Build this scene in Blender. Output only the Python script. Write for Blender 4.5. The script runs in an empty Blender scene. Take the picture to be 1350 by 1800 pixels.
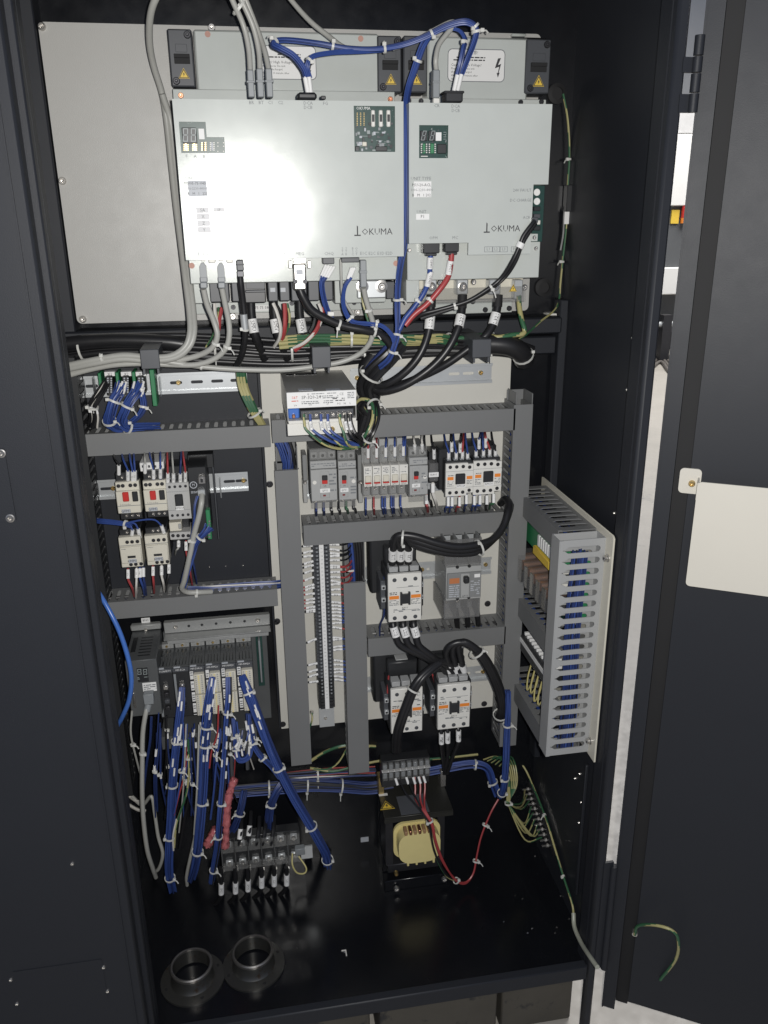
import bpy, bmesh, math, random
from mathutils import Vector, Matrix
random.seed(11)
S = bpy.context.scene
COL = S.collection
PI = math.pi
# ---------------------------------------------------------------- camera
FPX = 1457.0                                   # focal length in photo pixels (1350 x 1800)
AX = Vector((0.98560879, -0.06610571, 0.15558066))   # world X (along the cabinet), as seen in the camera frame
AD = Vector((0.01034145, 0.94222071, 0.33483307))    # world down
AY = Vector((-0.16872569, -0.32840549, 0.92934465))  # world Y (into the cabinet)
CAMD = 1.45                                    # camera stands 1.45 m before the plane Y = 0
cd = bpy.data.cameras.new('camera'); cam = bpy.data.objects.new('camera', cd); COL.objects.link(cam)
cam.matrix_world = Matrix(((AX[0], -AX[1], -AX[2], 0), (AY[0], -AY[1], -AY[2], -CAMD),
                           (-AD[0], AD[1], AD[2], 0), (0, 0, 0, 1)))
cd.sensor_fit = 'VERTICAL'; cd.sensor_height = 24; cd.sensor_width = 18; cd.lens = FPX / 1800 * 24
cd.clip_start = 0.02; cd.clip_end = 100
S.camera = cam
# ---------------------------------------------------------------- world, lamps, exposure
W = bpy.data.worlds.new('World'); S.world = W; W.use_nodes = True
W.node_tree.nodes['Background'].inputs[0].default_value = (0.52, 0.64, 0.95, 1)
W.node_tree.nodes['Background'].inputs[1].default_value = 0.23
def lamp(name, kind, loc, energy, col, **kw):
    l = bpy.data.lights.new(name, kind); l.energy = energy; l.color = col
    for k, v in kw.items(): setattr(l, k, v)
    o = bpy.data.objects.new(name, l); COL.objects.link(o); o.location = loc
    return o
lamp('phone_flash', 'POINT', (0.028, -1.455, 0.014), 65, (1.0, 0.978, 0.94), shadow_soft_size=0.007)
a = lamp('workshop_lamp', 'AREA', (4.6, 4.9, 3.6), 620, (1.0, 0.97, 0.93), shape='RECTANGLE', size=4.0, size_y=5.0)
V = S.view_settings; V.view_transform = 'Standard'; V.look = 'None'; V.exposure = 0.0; V.gamma = 1.0
S.render.engine = 'CYCLES'
# ---------------------------------------------------------------- survey: photo pixel + known depth -> place
def ray(px, py): return Vector(((px - 675) / FPX, (py - 900) / FPX, 1.0))
def at(px, py, Y):
    c = ray(px, py); t = (Y + CAMD) / c.dot(AY)
    return Vector((t * c.dot(AX), Y, -t * c.dot(AD)))
def atX(px, py, X):
    c = ray(px, py); t = X / c.dot(AX)
    return Vector((X, t * c.dot(AY) - CAMD, -t * c.dot(AD)))
def atZ(px, py, Z):
    c = ray(px, py); t = -Z / c.dot(AD)
    return Vector((t * c.dot(AX), t * c.dot(AY) - CAMD, Z))
def rc(px0, py0, px1, py1, Y):
    a = at(px0, py0, Y); b = at(px1, py1, Y)
    return min(a.x, b.x), max(a.x, b.x), min(a.z, b.z), max(a.z, b.z)
# ---------------------------------------------------------------- materials
MT = {}
def mat(name, col, rough=0.5, metal=0.0, var=0.12, vs=14.0, bump=0.0, bs=300.0, coat=0.0, alpha=1.0, spec=0.5, emit=0.0, rv=0.0, wear=None):
    m = bpy.data.materials.new(name); m.use_nodes = True
    nt = m.node_tree; N = nt.nodes; L = nt.links; p = N['Principled BSDF']
    tc = N.new('ShaderNodeTexCoord'); nz = N.new('ShaderNodeTexNoise'); nz.inputs['Scale'].default_value = vs
    nz.inputs['Detail'].default_value = 6; L.new(tc.outputs['Object'], nz.inputs['Vector'])
    mx = N.new('ShaderNodeMix'); mx.data_type = 'RGBA'
    c = Vector(col)
    mx.inputs[6].default_value = (*(c * (1 - var)), 1); mx.inputs[7].default_value = (*[min(1, k * (1 + var)) for k in c], 1)
    L.new(nz.outputs['Fac'], mx.inputs[0])
    out = mx.outputs[2]
    if wear:                                   # scuffs with a shape of their own
        n2 = N.new('ShaderNodeTexNoise'); n2.inputs['Scale'].default_value = wear[1]; n2.inputs['Detail'].default_value = 9
        n2.inputs['Roughness'].default_value = 0.7
        L.new(tc.outputs['Object'], n2.inputs['Vector'])
        rp = N.new('ShaderNodeValToRGB'); rp.color_ramp.elements[0].position = wear[2]; rp.color_ramp.elements[1].position = wear[2] + 0.06
        L.new(n2.outputs['Fac'], rp.inputs[0])
        m2 = N.new('ShaderNodeMix'); m2.data_type = 'RGBA'; m2.inputs[7].default_value = (*wear[0], 1)
        L.new(rp.outputs[0], m2.inputs[0]); L.new(out, m2.inputs[6]); out = m2.outputs[2]
    L.new(out, p.inputs['Base Color'])
    if rv:
        mr = N.new('ShaderNodeMapRange'); mr.inputs[3].default_value = max(0.02, rough - rv); mr.inputs[4].default_value = rough + rv
        n3 = N.new('ShaderNodeTexNoise'); n3.inputs['Scale'].default_value = 40; n3.inputs['Detail'].default_value = 8
        L.new(tc.outputs['Object'], n3.inputs['Vector'])
        L.new(n3.outputs['Fac'], mr.inputs[0]); L.new(mr.outputs[0], p.inputs['Roughness'])
    else: p.inputs['Roughness'].default_value = rough
    p.inputs['Metallic'].default_value = metal
    p.inputs['Specular IOR Level'].default_value = spec
    p.inputs['Coat Weight'].default_value = coat; p.inputs['Coat Roughness'].default_value = 0.25
    p.inputs['Alpha'].default_value = alpha
    if emit: L.new(out, p.inputs['Emission Color']); p.inputs['Emission Strength'].default_value = emit
    if bump:
        nb = N.new('ShaderNodeTexNoise'); nb.inputs['Scale'].default_value = bs; nb.inputs['Detail'].default_value = 3
        L.new(tc.outputs['Object'], nb.inputs['Vector'])
        bp = N.new('ShaderNodeBump'); bp.inputs['Strength'].default_value = bump; bp.inputs['Distance'].default_value = 0.0005
        L.new(nb.outputs['Fac'], bp.inputs['Height']); L.new(bp.outputs[0], p.inputs['Normal'])
    MT[name] = m
    return m
BLK = mat('black_powder_coat', (0.0182, 0.0202, 0.0255), 0.52, spec=0.36, bump=0.30, bs=900, var=0.08, vs=3, rv=0.03, wear=((0.032, 0.033, 0.036), 7, 0.76))
GBLK = mat('shaded_gloss_black', (0.0060, 0.0066, 0.0085), 0.24, bump=0.12, bs=500, var=0.2, vs=5, rv=0.08, wear=((0.02, 0.02, 0.021), 60, 0.74))  # glossy black, colour set darker to paint in the shade deep inside the cabinet
CREAM = mat('cream_paint', (0.40, 0.395, 0.375), 0.42, bump=0.55, bs=800, var=0.05, vs=5, coat=0.25, rv=0.1)
WHITEP = mat('white_panel_paint', (0.56, 0.55, 0.505), 0.5, bump=0.2, bs=900, var=0.05, vs=6, wear=((0.45, 0.43, 0.39), 12, 0.70))
ZINC = mat('zinc_plated_steel', (0.505, 0.53, 0.505), 0.172, 0.06, bump=0.10, bs=1300, var=0.05, vs=30, rv=0.025)
ZINC2 = mat('aluminium_rail', (0.55, 0.57, 0.58), 0.35, 0.5, var=0.08, vs=40)
STEEL = mat('bright_steel', (0.62, 0.60, 0.57), 0.25, 0.9, var=0.1, vs=60)
DARKST = mat('dark_steel', (0.05, 0.05, 0.055), 0.4, 0.6, var=0.2, vs=40)
BRASS = mat('brass', (0.55, 0.42, 0.2), 0.3, 0.9)
COPPER = mat('copper', (0.62, 0.32, 0.2), 0.3, 0.9)
GREY = mat('grey_pvc', (0.162, 0.165, 0.166), 0.5, bump=0.12, bs=700, var=0.06, vs=9, wear=((0.21, 0.21, 0.21), 7, 0.72))
GREYL = mat('light_grey_pvc', (0.32, 0.325, 0.325), 0.45, bump=0.1, bs=700, var=0.05)
GPLUG = mat('grey_plug_plastic', (0.22, 0.235, 0.245), 0.45)
GCAB = mat('grey_cable_jacket', (0.36, 0.36, 0.335), 0.42, var=0.08, vs=20, bump=0.1, bs=250)
WHT = mat('white_plastic', (0.66, 0.65, 0.61), 0.4, var=0.05)
IVORY = mat('ivory_plastic', (0.60, 0.575, 0.49), 0.42, var=0.05)
PAPER = mat('white_sticker', (0.72, 0.72, 0.71), 0.55, var=0.03)
GPAPER = mat('grey_sticker', (0.42, 0.44, 0.47), 0.5, var=0.03)
BGREY = mat('breaker_grey_plastic', (0.34, 0.345, 0.34), 0.42, var=0.05)
BGREY2 = mat('breaker_dark_grey', (0.20, 0.205, 0.205), 0.45, var=0.06)
BPL = mat('black_plastic', (0.022, 0.023, 0.025), 0.4, var=0.15)
BPL2 = mat('charcoal_plastic', (0.062, 0.066, 0.074), 0.45, var=0.12)
BCAB = mat('black_cable_jacket', (0.014, 0.014, 0.0155), 0.38, var=0.2, vs=30, bump=0.15, bs=160)
BLUE = mat('blue_wire', (0.034, 0.068, 0.245), 0.42, var=0.2, vs=40)
BLUE2 = mat('dark_blue_wire', (0.020, 0.036, 0.13), 0.42, var=0.2, vs=40)
BLUEL = mat('light_blue_hose', (0.06, 0.16, 0.50), 0.3, var=0.1)
RED = mat('red_wire', (0.34, 0.050, 0.052), 0.38, var=0.12)
REDP = mat('red_plastic', (0.50, 0.035, 0.03), 0.35, var=0.05)
WWIRE = mat('white_wire', (0.60, 0.58, 0.54), 0.4)
YEL = mat('yellow_wire', (0.46, 0.41, 0.17), 0.4)
YELP = mat('yellow_sign_ink', (0.72, 0.50, 0.06), 0.5)
GRN = mat('green_wire', (0.035, 0.115, 0.055), 0.4)
EYEL = mat('earth_wire_yellow', (0.38, 0.35, 0.16), 0.4)
POCK = mat('pocket_paint', (0.60, 0.575, 0.51), 0.45, bump=0.2, bs=900, var=0.03)
PCB = mat('green_circuit_board', (0.016, 0.050, 0.043), 0.35, var=0.35, vs=180)
PCBG = mat('bright_green_plastic', (0.03, 0.19, 0.08), 0.4, var=0.1)
ORANGE = mat('orange_print', (0.72, 0.22, 0.03), 0.5)
INK = mat('black_ink', (0.03, 0.03, 0.035), 0.6)
GINK = mat('grey_ink', (0.17, 0.18, 0.19), 0.6)
RINK = mat('red_ink', (0.55, 0.06, 0.03), 0.6)
TIE = mat('white_nylon_tie', (0.55, 0.55, 0.52), 0.4)
COIL = mat('yellow_coil_tape', (0.72, 0.62, 0.28), 0.4, var=0.06, vs=60, bump=0.1, bs=90)
PINK = mat('pink_bubble_wrap', (0.56, 0.17, 0.18), 0.14, var=0.35, vs=120, bump=0.9, bs=260, alpha=0.72)
CLEAR = mat('clear_plastic', (0.30, 0.30, 0.29), 0.10, alpha=0.20, var=0.03)
SMOKE = mat('smoked_clear_plastic', (0.20, 0.20, 0.20), 0.12, alpha=0.42, var=0.03)
RUB = mat('black_rubber', (0.010, 0.010, 0.011), 0.75)
CONC = mat('concrete', (0.36, 0.34, 0.305), 0.45, bump=0.3, bs=60, var=0.22, vs=3, rv=0.2, wear=((0.24, 0.235, 0.225), 5, 0.62))
WALLW = mat('white_machine_paint', (0.72, 0.72, 0.70), 0.5, var=0.03)
WALLG = mat('machine_grey_paint', (0.10, 0.105, 0.11), 0.5, var=0.05)
SEG = mat('unlit_segment', (0.26, 0.29, 0.29), 0.4)
# ---------------------------------------------------------------- mesh builder
ORG = {}
class MB:
    def __init__(s, o=(0, 0, 0), k=1.0): s.v = []; s.f = []; s.m = []; s.o = Vector(o); s.k = k; s.mi = 0
    def add(s, vs, fs):
        b = len(s.v); s.v += [s.o + Vector(p) * s.k for p in vs]
        for f in fs: s.f.append([b + i for i in f]); s.m.append(s.mi)
        return s
    def box(s, x0, x1, y0, y1, z0, z1, c=0.0):
        if x1 < x0: x0, x1 = x1, x0
        if y1 < y0: y0, y1 = y1, y0
        if z1 < z0: z0, z1 = z1, z0
        if c <= 0:
            return s.add([(x, y, z) for z in (z0, z1) for y in (y0, y1) for x in (x0, x1)],
                         [(0, 2, 3, 1), (4, 5, 7, 6), (0, 1, 5, 4), (2, 6, 7, 3), (0, 4, 6, 2), (1, 3, 7, 5)])
        c = min(c, (x1 - x0) * .45, (y1 - y0) * .45, (z1 - z0) * .45)
        lo = (x0, y0, z0); hi = (x1, y1, z1); vs = []; ix = {}
        for sx in (0, 1):
            for sy in (0, 1):
                for sz in (0, 1):
                    g = (sx, sy, sz)
                    for a in range(3):
                        p = [(hi if g[k] else lo)[k] + (0 if k == a else (-c if g[k] else c)) for k in range(3)]
                        ix[g, a] = len(vs); vs.append(p)
        fs = [[ix[g, 0], ix[g, 1], ix[g, 2]] for g in [(i, j, k) for i in (0, 1) for j in (0, 1) for k in (0, 1)]]
        for a in range(3):
            b_, c_ = [k for k in range(3) if k != a]
            for t in (0, 1):
                q = []
                for (u, w) in ((0, 0), (1, 0), (1, 1), (0, 1)):
                    g = [0, 0, 0]; g[a] = t; g[b_] = u; g[c_] = w; q.append(ix[tuple(g), a])
                fs.append(q)
            for u in (0, 1):
                for w in (0, 1):
                    g0 = [0, 0, 0]; g0[b_] = u; g0[c_] = w; g1 = list(g0); g1[a] = 1
                    fs.append([ix[tuple(g0), b_], ix[tuple(g1), b_], ix[tuple(g1), c_], ix[tuple(g0), c_]])
        return s.add(vs, fs)
    def cyl(s, p0, p1, r0, r1=None, n=12):
        r1 = r0 if r1 is None else r1
        p0 = Vector(p0); p1 = Vector(p1); d = (p1 - p0).normalized()
        u = d.orthogonal().normalized(); w = d.cross(u)
        vs = []
        for p, r in ((p0, r0), (p1, r1)):
            for i in range(n):
                a = 2 * PI * i / n; vs.append(p + u * (math.cos(a) * r) + w * (math.sin(a) * r))
        fs = [(i, (i + 1) % n, n + (i + 1) % n, n + i) for i in range(n)] + [list(range(n))[::-1], list(range(n, 2 * n))]
        return s.add(vs, fs)
    def lathe(s, c, d, prof, n=16):            # prof: (radius, distance along d)
        c = Vector(c); d = Vector(d).normalized(); u = d.orthogonal().normalized(); w = d.cross(u); vs = []
        for r, h in prof:
            for i in range(n):
                a = 2 * PI * i / n; vs.append(c + d * h + (u * math.cos(a) + w * math.sin(a)) * max(r, 1e-5))
        fs = []
        for k in range(len(prof) - 1):
            for i in range(n): fs.append((k * n + i, k * n + (i + 1) % n, (k + 1) * n + (i + 1) % n, (k + 1) * n + i))
        return s.add(vs, fs)
    def tube(s, pts, r, n=8, stripe=None):
        P = [Vector(p) for p in pts]; m = len(P)
        T = [(P[min(i + 1, m - 1)] - P[max(i - 1, 0)]).normalized() for i in range(m)]
        u = T[0].orthogonal().normalized(); vs = []
        for i in range(m):
            u = (u - T[i] * u.dot(T[i])); u = u.normalized() if u.length > 1e-6 else T[i].orthogonal().normalized()
            w = T[i].cross(u); rr = r[i] if isinstance(r, (list, tuple)) else r
            for j in range(n):
                a = 2 * PI * j / n; vs.append(P[i] + u * (math.cos(a) * rr) + w * (math.sin(a) * rr))
        b = len(s.v); s.v += [s.o + Vector(p) * s.k for p in vs]
        for i in range(m - 1):
            for j in range(n):
                s.f.append([b + i * n + j, b + i * n + (j + 1) % n, b + (i + 1) * n + (j + 1) % n, b + (i + 1) * n + j])
                s.m.append(s.mi if stripe is None else (1 if (j + int(i * stripe)) % n < n * 0.42 else 0))
        s.f.append([b + j for j in range(n)][::-1]); s.m.append(s.mi)
        s.f.append([b + (m - 1) * n + j for j in range(n)]); s.m.append(s.mi)
        return s
    def plate(s, outer, holes, w0, w1, fn):    # flat plate with real holes; fn(u, v, w) -> xyz
        bm = bmesh.new(); loops = []
        for lp in [outer] + list(holes):
            vv = [bm.verts.new((p[0], p[1], 0)) for p in lp]
            for i in range(len(vv)): bm.edges.new((vv[i], vv[(i + 1) % len(vv)]))
        bmesh.ops.triangle_fill(bm, edges=bm.edges[:], use_beauty=True, use_dissolve=False, normal=(0, 0, 1))
        bm.verts.index_update()
        tv = [(v.co.x, v.co.y) for v in bm.verts]; tf = [[v.index for v in f.verts] for f in bm.faces]; bm.free()
        s.add([fn(a, b_, w0) for a, b_ in tv], tf)
        s.add([fn(a, b_, w1) for a, b_ in tv], [f[::-1] for f in tf])
        for lp in [outer] + list(holes):
            n = len(lp)
            s.add([fn(a, b_, w0) for a, b_ in lp] + [fn(a, b_, w1) for a, b_ in lp],
                  [(i, (i + 1) % n, n + (i + 1) % n, n + i) for i in range(n)])
        return s
    def prism(s, poly, y0, y1): return s.plate(poly, [], y0, y1, lambda u, v, w: (u, w, v))
    def build(s, name, m, parent=None, smooth=True, weld=False):
        me = bpy.data.meshes.new(name)
        og = ORG[parent.name] if parent else Vector((0, 0, 0))
        me.from_pydata([tuple(p - og) for p in s.v], [], s.f)
        for k in (m if isinstance(m, (list, tuple)) else [m]): me.materials.append(k)
        if any(s.m): me.polygons.foreach_set('material_index', s.m)
        bm = bmesh.new(); bm.from_mesh(me)
        if weld: bmesh.ops.remove_doubles(bm, verts=bm.verts, dist=1e-5)
        bmesh.ops.recalc_face_normals(bm, faces=bm.faces); bm.to_mesh(me); bm.free()
        if smooth: me.shade_smooth(); me.set_sharp_from_angle(angle=0.7)
        o = bpy.data.objects.new(name, me); COL.objects.link(o)
        if parent: o.parent = parent
        ORG[o.name] = og.copy()
        return o
def thing(name, label, cat, loc=(0, 0, 0), group=None):
    o = bpy.data.objects.new(name, None); COL.objects.link(o); o.location = loc; o.empty_display_size = 0.02
    o['label'] = label; o['category'] = cat
    if group: o['group'] = group
    ORG[o.name] = Vector(loc)
    return o
def struct(o): o['kind'] = 'structure'; return o
def rrect(x0, x1, z0, z1, r, n=4):
    p = []
    for cx, cz, a0 in ((x1 - r, z1 - r, 0), (x0 + r, z1 - r, 90), (x0 + r, z0 + r, 180), (x1 - r, z0 + r, 270)):
        for i in range(n + 1):
            a = math.radians(a0 + 90 * i / n); p.append((cx + r * math.cos(a), cz + r * math.sin(a)))
    return p
def ccw(p): return p
XZ = lambda u, v, w: (u, w, v)
# lettering: font outlines filled as flat print
def txt(s, size, p, m, parent, rot=(PI / 2, 0, 0), al='CENTER', bend=0.0, name='lettering'):
    c = bpy.data.curves.new('t', 'FONT'); c.body = s; c.size = size; c.align_x = al; c.align_y = 'CENTER'; c.resolution_u = 1
    t = bpy.data.objects.new('t', c)
    me = bpy.data.meshes.new_from_object(t)
    bpy.data.objects.remove(t); bpy.data.curves.remove(c)
    me.name = name; me.materials.clear(); me.materials.append(m)
    if bend:                                   # wrap round a sleeve of radius bend (text runs along the axis)
        for v in me.vertices:
            a = v.co.y / bend; v.co.y = math.sin(a) * bend; v.co.z = math.cos(a) * bend - bend
    R = rot if isinstance(rot, Matrix) else Matrix.Rotation(rot[2], 3, 'Z') @ Matrix.Rotation(rot[1], 3, 'Y') @ Matrix.Rotation(rot[0], 3, 'X')
    og = ORG[parent.name]
    for v in me.vertices: v.co = R @ v.co + Vector(p) - og
    o = bpy.data.objects.new(name, me); COL.objects.link(o); o.parent = parent; ORG[o.name] = og.copy()
    return o
def smallprint(parent, x0, x1, z0, z1, y, rows, m=None, dens=0.8, name='small_print'):
    b = MB(); h = (z1 - z0) / rows
    for i in range(rows):
        zz = z1 - (i + 0.5) * h; x = x0
        while x < x1:
            w = random.uniform(0.6, 3.2) * h * 0.8
            if random.random() < dens: b.add([(x, y, zz - h * .24), (min(x + w, x1), y, zz - h * .24), (min(x + w, x1), y, zz + h * .24), (x, y, zz + h * .24)], [(0, 1, 2, 3)])
            x += w + h * 0.35
    if b.v: return b.build(name, m or INK, parent, smooth=False)
# smooth path through points
def spline(P, k=6):
    P = [Vector(p) for p in P]; out = []
    Q = [P[0] * 2 - P[1]] + P + [P[-1] * 2 - P[-2]]
    for i in range(1, len(Q) - 2):
        a, b, c, d = Q[i - 1], Q[i], Q[i + 1], Q[i + 2]
        for j in range(k):
            t = j / k
            out.append(0.5 * ((2 * b) + (c - a) * t + (2 * a - 5 * b + 4 * c - d) * t * t + (3 * b - a - 3 * c + d) * t ** 3))
    out.append(P[-1]); return out
def path(pts, k=6): return spline([at(*p) for p in pts], k)
def tie_at(parent, pts, i, r, name='cable_tie', tail=True):
    i = max(1, min(len(pts) - 2, int(i * (len(pts) - 1)) if isinstance(i, float) else i))
    p = pts[i]; d = (pts[i + 1] - pts[i - 1]).normalized()
    b = MB(); b.lathe(p - d * 0.0017, d, [(r, 0), (r + .0013, 0), (r + .0013, .0034), (r, .0034)], 14)
    side = d.cross(Vector((0, 1, 0))); side = side.normalized() if side.length > .1 else Vector((1, 0, 0))
    side = (side * random.choice((1, -1)) + Vector((0, -0.7, 0))).normalized()
    q = p + side * (r + .0015)
    b.box(q.x - .0028, q.x + .0028, q.y - .0025, q.y + .0025, q.z - .0025, q.z + .0025, .0006)
    if tail and random.random() < .5:
        b.tube([q, q + side * .006 + Vector((0, 0, -.002)), q + side * .009 + Vector((0, 0, -.006))], .0011, 5)
    return b.build(name, TIE, parent)
def cable(name, label, cat, pts, r, m, ties=(), group=None, n=10, k=7, world=False, jit=0.0):
    P = spline(pts, k) if world else path(pts, k)
    t = thing(name, label, cat, P[0], group)
    stripe = 0.55 if m == 'gy' else None
    MB().tube(P, r, n, stripe).build('jacket', [GRN, EYEL] if m == 'gy' else m, t)
    for i in ties: tie_at(t, P, i, r)
    return t, P
def bundle(name, label, cat, pts, n, r, R, ms, ties=(), group=None, k=6, twist=1.2, fan0=1.0, fan1=1.0, world=False, sides=6, partname='wire'):
    P = spline(pts, k) if world else path(pts, k)
    t = thing(name, label, cat, P[0], group); m = len(P)
    for j in range(n):
        a0 = 2.399963 * j; rad = R * math.sqrt((j + .35) / n); ph = random.uniform(-.4, .4); Q = []
        u = Vector((0, 1, 0)); wob = random.uniform(0, 6)
        for i in range(m):
            d = (P[min(i + 1, m - 1)] - P[max(i - 1, 0)]).normalized()
            uu = (u - d * u.dot(d)); uu = uu.normalized() if uu.length > .05 else d.orthogonal().normalized(); w = d.cross(uu); u = uu
            s = i / (m - 1); f = 1 + (fan0 - 1) * max(0, 1 - s * 4) ** 2 + (fan1 - 1) * max(0, (s - .75) * 4) ** 2
            a = a0 + ph + twist * s + .25 * math.sin(6 * s + wob)
            Q.append(P[i] + (uu * math.cos(a) + w * math.sin(a)) * rad * f)
        mm = ms[j % len(ms)]
        b = MB()
        if mm == 'gy': b.tube(Q, r, sides, 0.5).build(partname, [GRN, EYEL], t)
        else: b.tube(Q, r, sides).build(partname, mm, t)
    for i in ties: tie_at(t, P, i, R + r)
    return t, P
def sleeve(parent, p, q, r, s='', name='marker_sleeve', m=None, size=None, flip=False):
    p = Vector(p); q = Vector(q); MB().cyl(p, q, r, n=14).build(name, m or PAPER, parent)
    if s:
        d = (q - p).normalized()
        if flip: d = -d
        nrm = Vector((0, -1, 0)); nrm = (nrm - d * nrm.dot(d)).normalized(); v = nrm.cross(d)
        R = Matrix((d, v, nrm)).transposed()
        txt(s, size or r * 1.5, (p + q) / 2 + nrm * (r + .0003), INK, parent, R, bend=r)
def screw(parent, p, r=.004, h=.003, m=None, d=(0, -1, 0), washer=0.0, name='screw'):
    b = MB(); d = Vector(d)
    if washer: b.lathe(p, d, [(washer, -.001), (washer, .0008), (r * .9, .0012)], 16)
    b.lathe(p, d, [(r, -.002), (r, h * .5), (r * .8, h), (r * .45, h), (r * .3, h * .55), (0, h * .5)], 12)
    return b.build(name, m or STEEL, parent)
def tri_sign(parent, x, y, z, w):
    h = w * .87
    o = MB().prism([(x - w / 2, z - h / 2), (x + w / 2, z - h / 2), (x, z + h / 2)], y, y - .0004).build('warning_triangle', YELP, parent)
    k = .62; zz = z - h * .06
    MB().plate([(x - w * .46, z - h * .46), (x + w * .46, z - h * .46), (x, z + h * .43)], [[(x - w * .36, z - h * .40), (x + w * .36, z - h * .40), (x, z + h * .28)]], y - .0004, y - .0006, XZ).build('black_border', INK, o)
    e = w * .1
    MB().prism([(x + e * .5, zz + h * .2), (x - e, zz - h * .08), (x - e * .1, zz - h * .05), (x - e * .6, zz - h * .28), (x + e, zz), (x + e * .2, zz - h * .01)], y - .0004, y - .0007).build('lightning_mark', INK, o)
    return o
# ================================================================ setting
GZ = -1.52
struct(MB().box(-9, 16, -6, 20, GZ - .05, GZ).build('ground', CONC))
cab = thing('electrical_cabinet', 'tall black open control cabinet with its doors swung open on the concrete floor', 'cabinet', (0.15, -0.15, GZ))
def cp(b, name, m=BLK, par=None, **k): return b.build(name, m, par or cab, **k)
XL, XR, YF, ZF, ZT = -.285, .576, -.345, -1.325, .46
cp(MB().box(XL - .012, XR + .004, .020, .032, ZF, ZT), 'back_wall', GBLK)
lw = cp(MB().box(XL - .012, XL, YF, .020, ZF, ZT), 'side_wall')
rw = cp(MB().box(XR, XR + .004, YF + .001, .020, ZF, ZT), 'side_wall')
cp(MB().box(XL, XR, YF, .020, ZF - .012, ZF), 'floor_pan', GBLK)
cp(MB().box(XL - .012, XR + .004, YF, .032, ZT, ZT + .012), 'roof')
# front frame: uprights with rolled inner edge, header, sill
a = at(108, 600, -.35)
xl = -.2215; xr = .5560
cp(MB().box(XL - .012, xl, -.362, YF, GZ + .03, ZT, .002).box(xl - .003, xl, YF, YF + .022, ZF, ZT), 'front_upright')
cp(MB().box(xr, xr + .0175, -.362, YF, GZ, ZT, .004).box(xr, xr + .003, YF, YF + .03, ZF, ZT), 'front_upright')
cp(MB().box(xl, xr, -.362, YF, ZF - .02, ZF + .012, .002), 'sill')
TIMB = mat('grimy_base_block', (.075, .068, .055), .7, var=.35, vs=9, bump=.3, bs=120, wear=((.03, .03, .03), 14, .55))
for xa, xb, ya in ((-.02, .155, -.30), (.172, .40, -.315), (.415, .56, -.30)): cp(MB().box(xa, xb, ya, ya + .10, GZ, ZF - .03, .003), 'base_block', TIMB)
cp(MB().box(XL, -.20, -.12, -.02, GZ, ZF - .0122, .002), 'base_block', TIMB)
cp(MB().box(xl, xr, -.362, YF, ZT - .10, ZT - .001, .002), 'header')
# frame behind the upper plate and under it
cp(MB().box(XL, -.2625, -.030, .019, -.20, .44, .002), 'frame_post')
cp(MB().box(XL, XR - .017, -.036, .018, *[at(500, y, -.036).z for y in (603, 572)], .003), 'cross_bar')
cp(MB().box(XL, XR - .017, -.014, .018, *[at(500, y, -.01).z for y in (640, 606)], .003), 'cross_bar')
# ribs and bolts on the right-hand wall
p = atX(985, 525, .568); cp(MB().box(.560, .5755, -.02, .012, -1.1, p.z, .002), 'wall_rib')
cp(MB().box(.5715, .5755, -.322, -.314, -.60, -.12, .001), 'wall_rib')
cp(MB().box(.570, .5755, -.255, -.248, -1.25, -.95, .001), 'wall_rib')
for px, py in ((1113, 594), (1104, 685), (982, 717), (1081, 902), (1020, 1360), (1012, 1368), (1023, 1410), (1024, 1438), (1019, 1446)):
    q = atX(px, py, .5755); screw(rw, q, .0028, .0025, d=(-1, 0, 0), name='rivet')
for px, py in ((955, 505), (978, 165)):        # round black grommets on the back
    q = at(px, py, .018); cp(MB().lathe(q, (0, -1, 0), [(.016, -.002), (.016, .004), (.010, .006), (.010, .002), (0, .002)], 20), 'grommet', RUB)
q = at(966, 558, .0); cp(MB().box(q.x - .005, q.x + .010, q.y - .01, .019, q.z - .008, q.z + .008, .001).box(q.x - .022, q.x - .006, q.y - .002, .019, q.z - .008, q.z - .003), 'cable_clip', WHT)
# upper cream plate
Y1 = -.020
x0, x1, z0, z1 = rc(66, 38, 925, 556, Y1); z0 = -.157; x1 = .4985
x1 = at(940, 300, Y1).x
pl = cp(MB().plate(rrect(x0, x1, z0, z1, .008), [], Y1, Y1 + .003, XZ), 'mounting_plate', CREAM)
pl['label'] = 'cream upper mounting plate with round-head bolts'
for px, py in ((74, 47), (110, 318), (146, 561), (372, 49), (628, 548), (409, 556)): screw(pl, at(px, py, Y1), .0058, .005, name='bolt')
# lower white panel and black sub-plate
YW = -.030
wx0 = .027; wx1 = .470
zt = at(700, 628, YW).z; zb = at(560, 1281, YW).z
outl = [(wx0, at(480, 1278, YW).z), (at(520, 640, YW).x * 0 + wx0, at(470, 650, YW).z), (.12, zt + .004), (wx1, zt + .006), (wx1, -.955), (.2, -.955), (.2, -.952), (wx0 + .01, -.952)]
wp = cp(MB().plate([(wx0, -.953), (wx1, -.953), (wx1, zt + .004), (.44, zt + .018), (.24, zt + .018), (.20, zt), (wx0, zt - .004)], [], YW, YW + .003, XZ), 'mounting_panel', WHITEP)
wp['label'] = 'white lower mounting panel'
for px, py in ((474, 851), (487, 1092), (497, 1273), (857, 1061), (851, 1237), (486, 1093)): screw(wp, at(px, py, YW), .0048, .003, DARKST, washer=.0062, name='bolt')
cp(MB().box(-.262, .0215, -.027, -.024, -.66, -.185), 'sub_plate')
cp(MB().box(.0225, .0262, -.030, .019, -.95, -.20), 'panel_edge')
for px in (368, 397, 427): screw(cab, at(px, 996 - (px - 368) * .04, -.027), .0012, .001, name='rivet')
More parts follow.
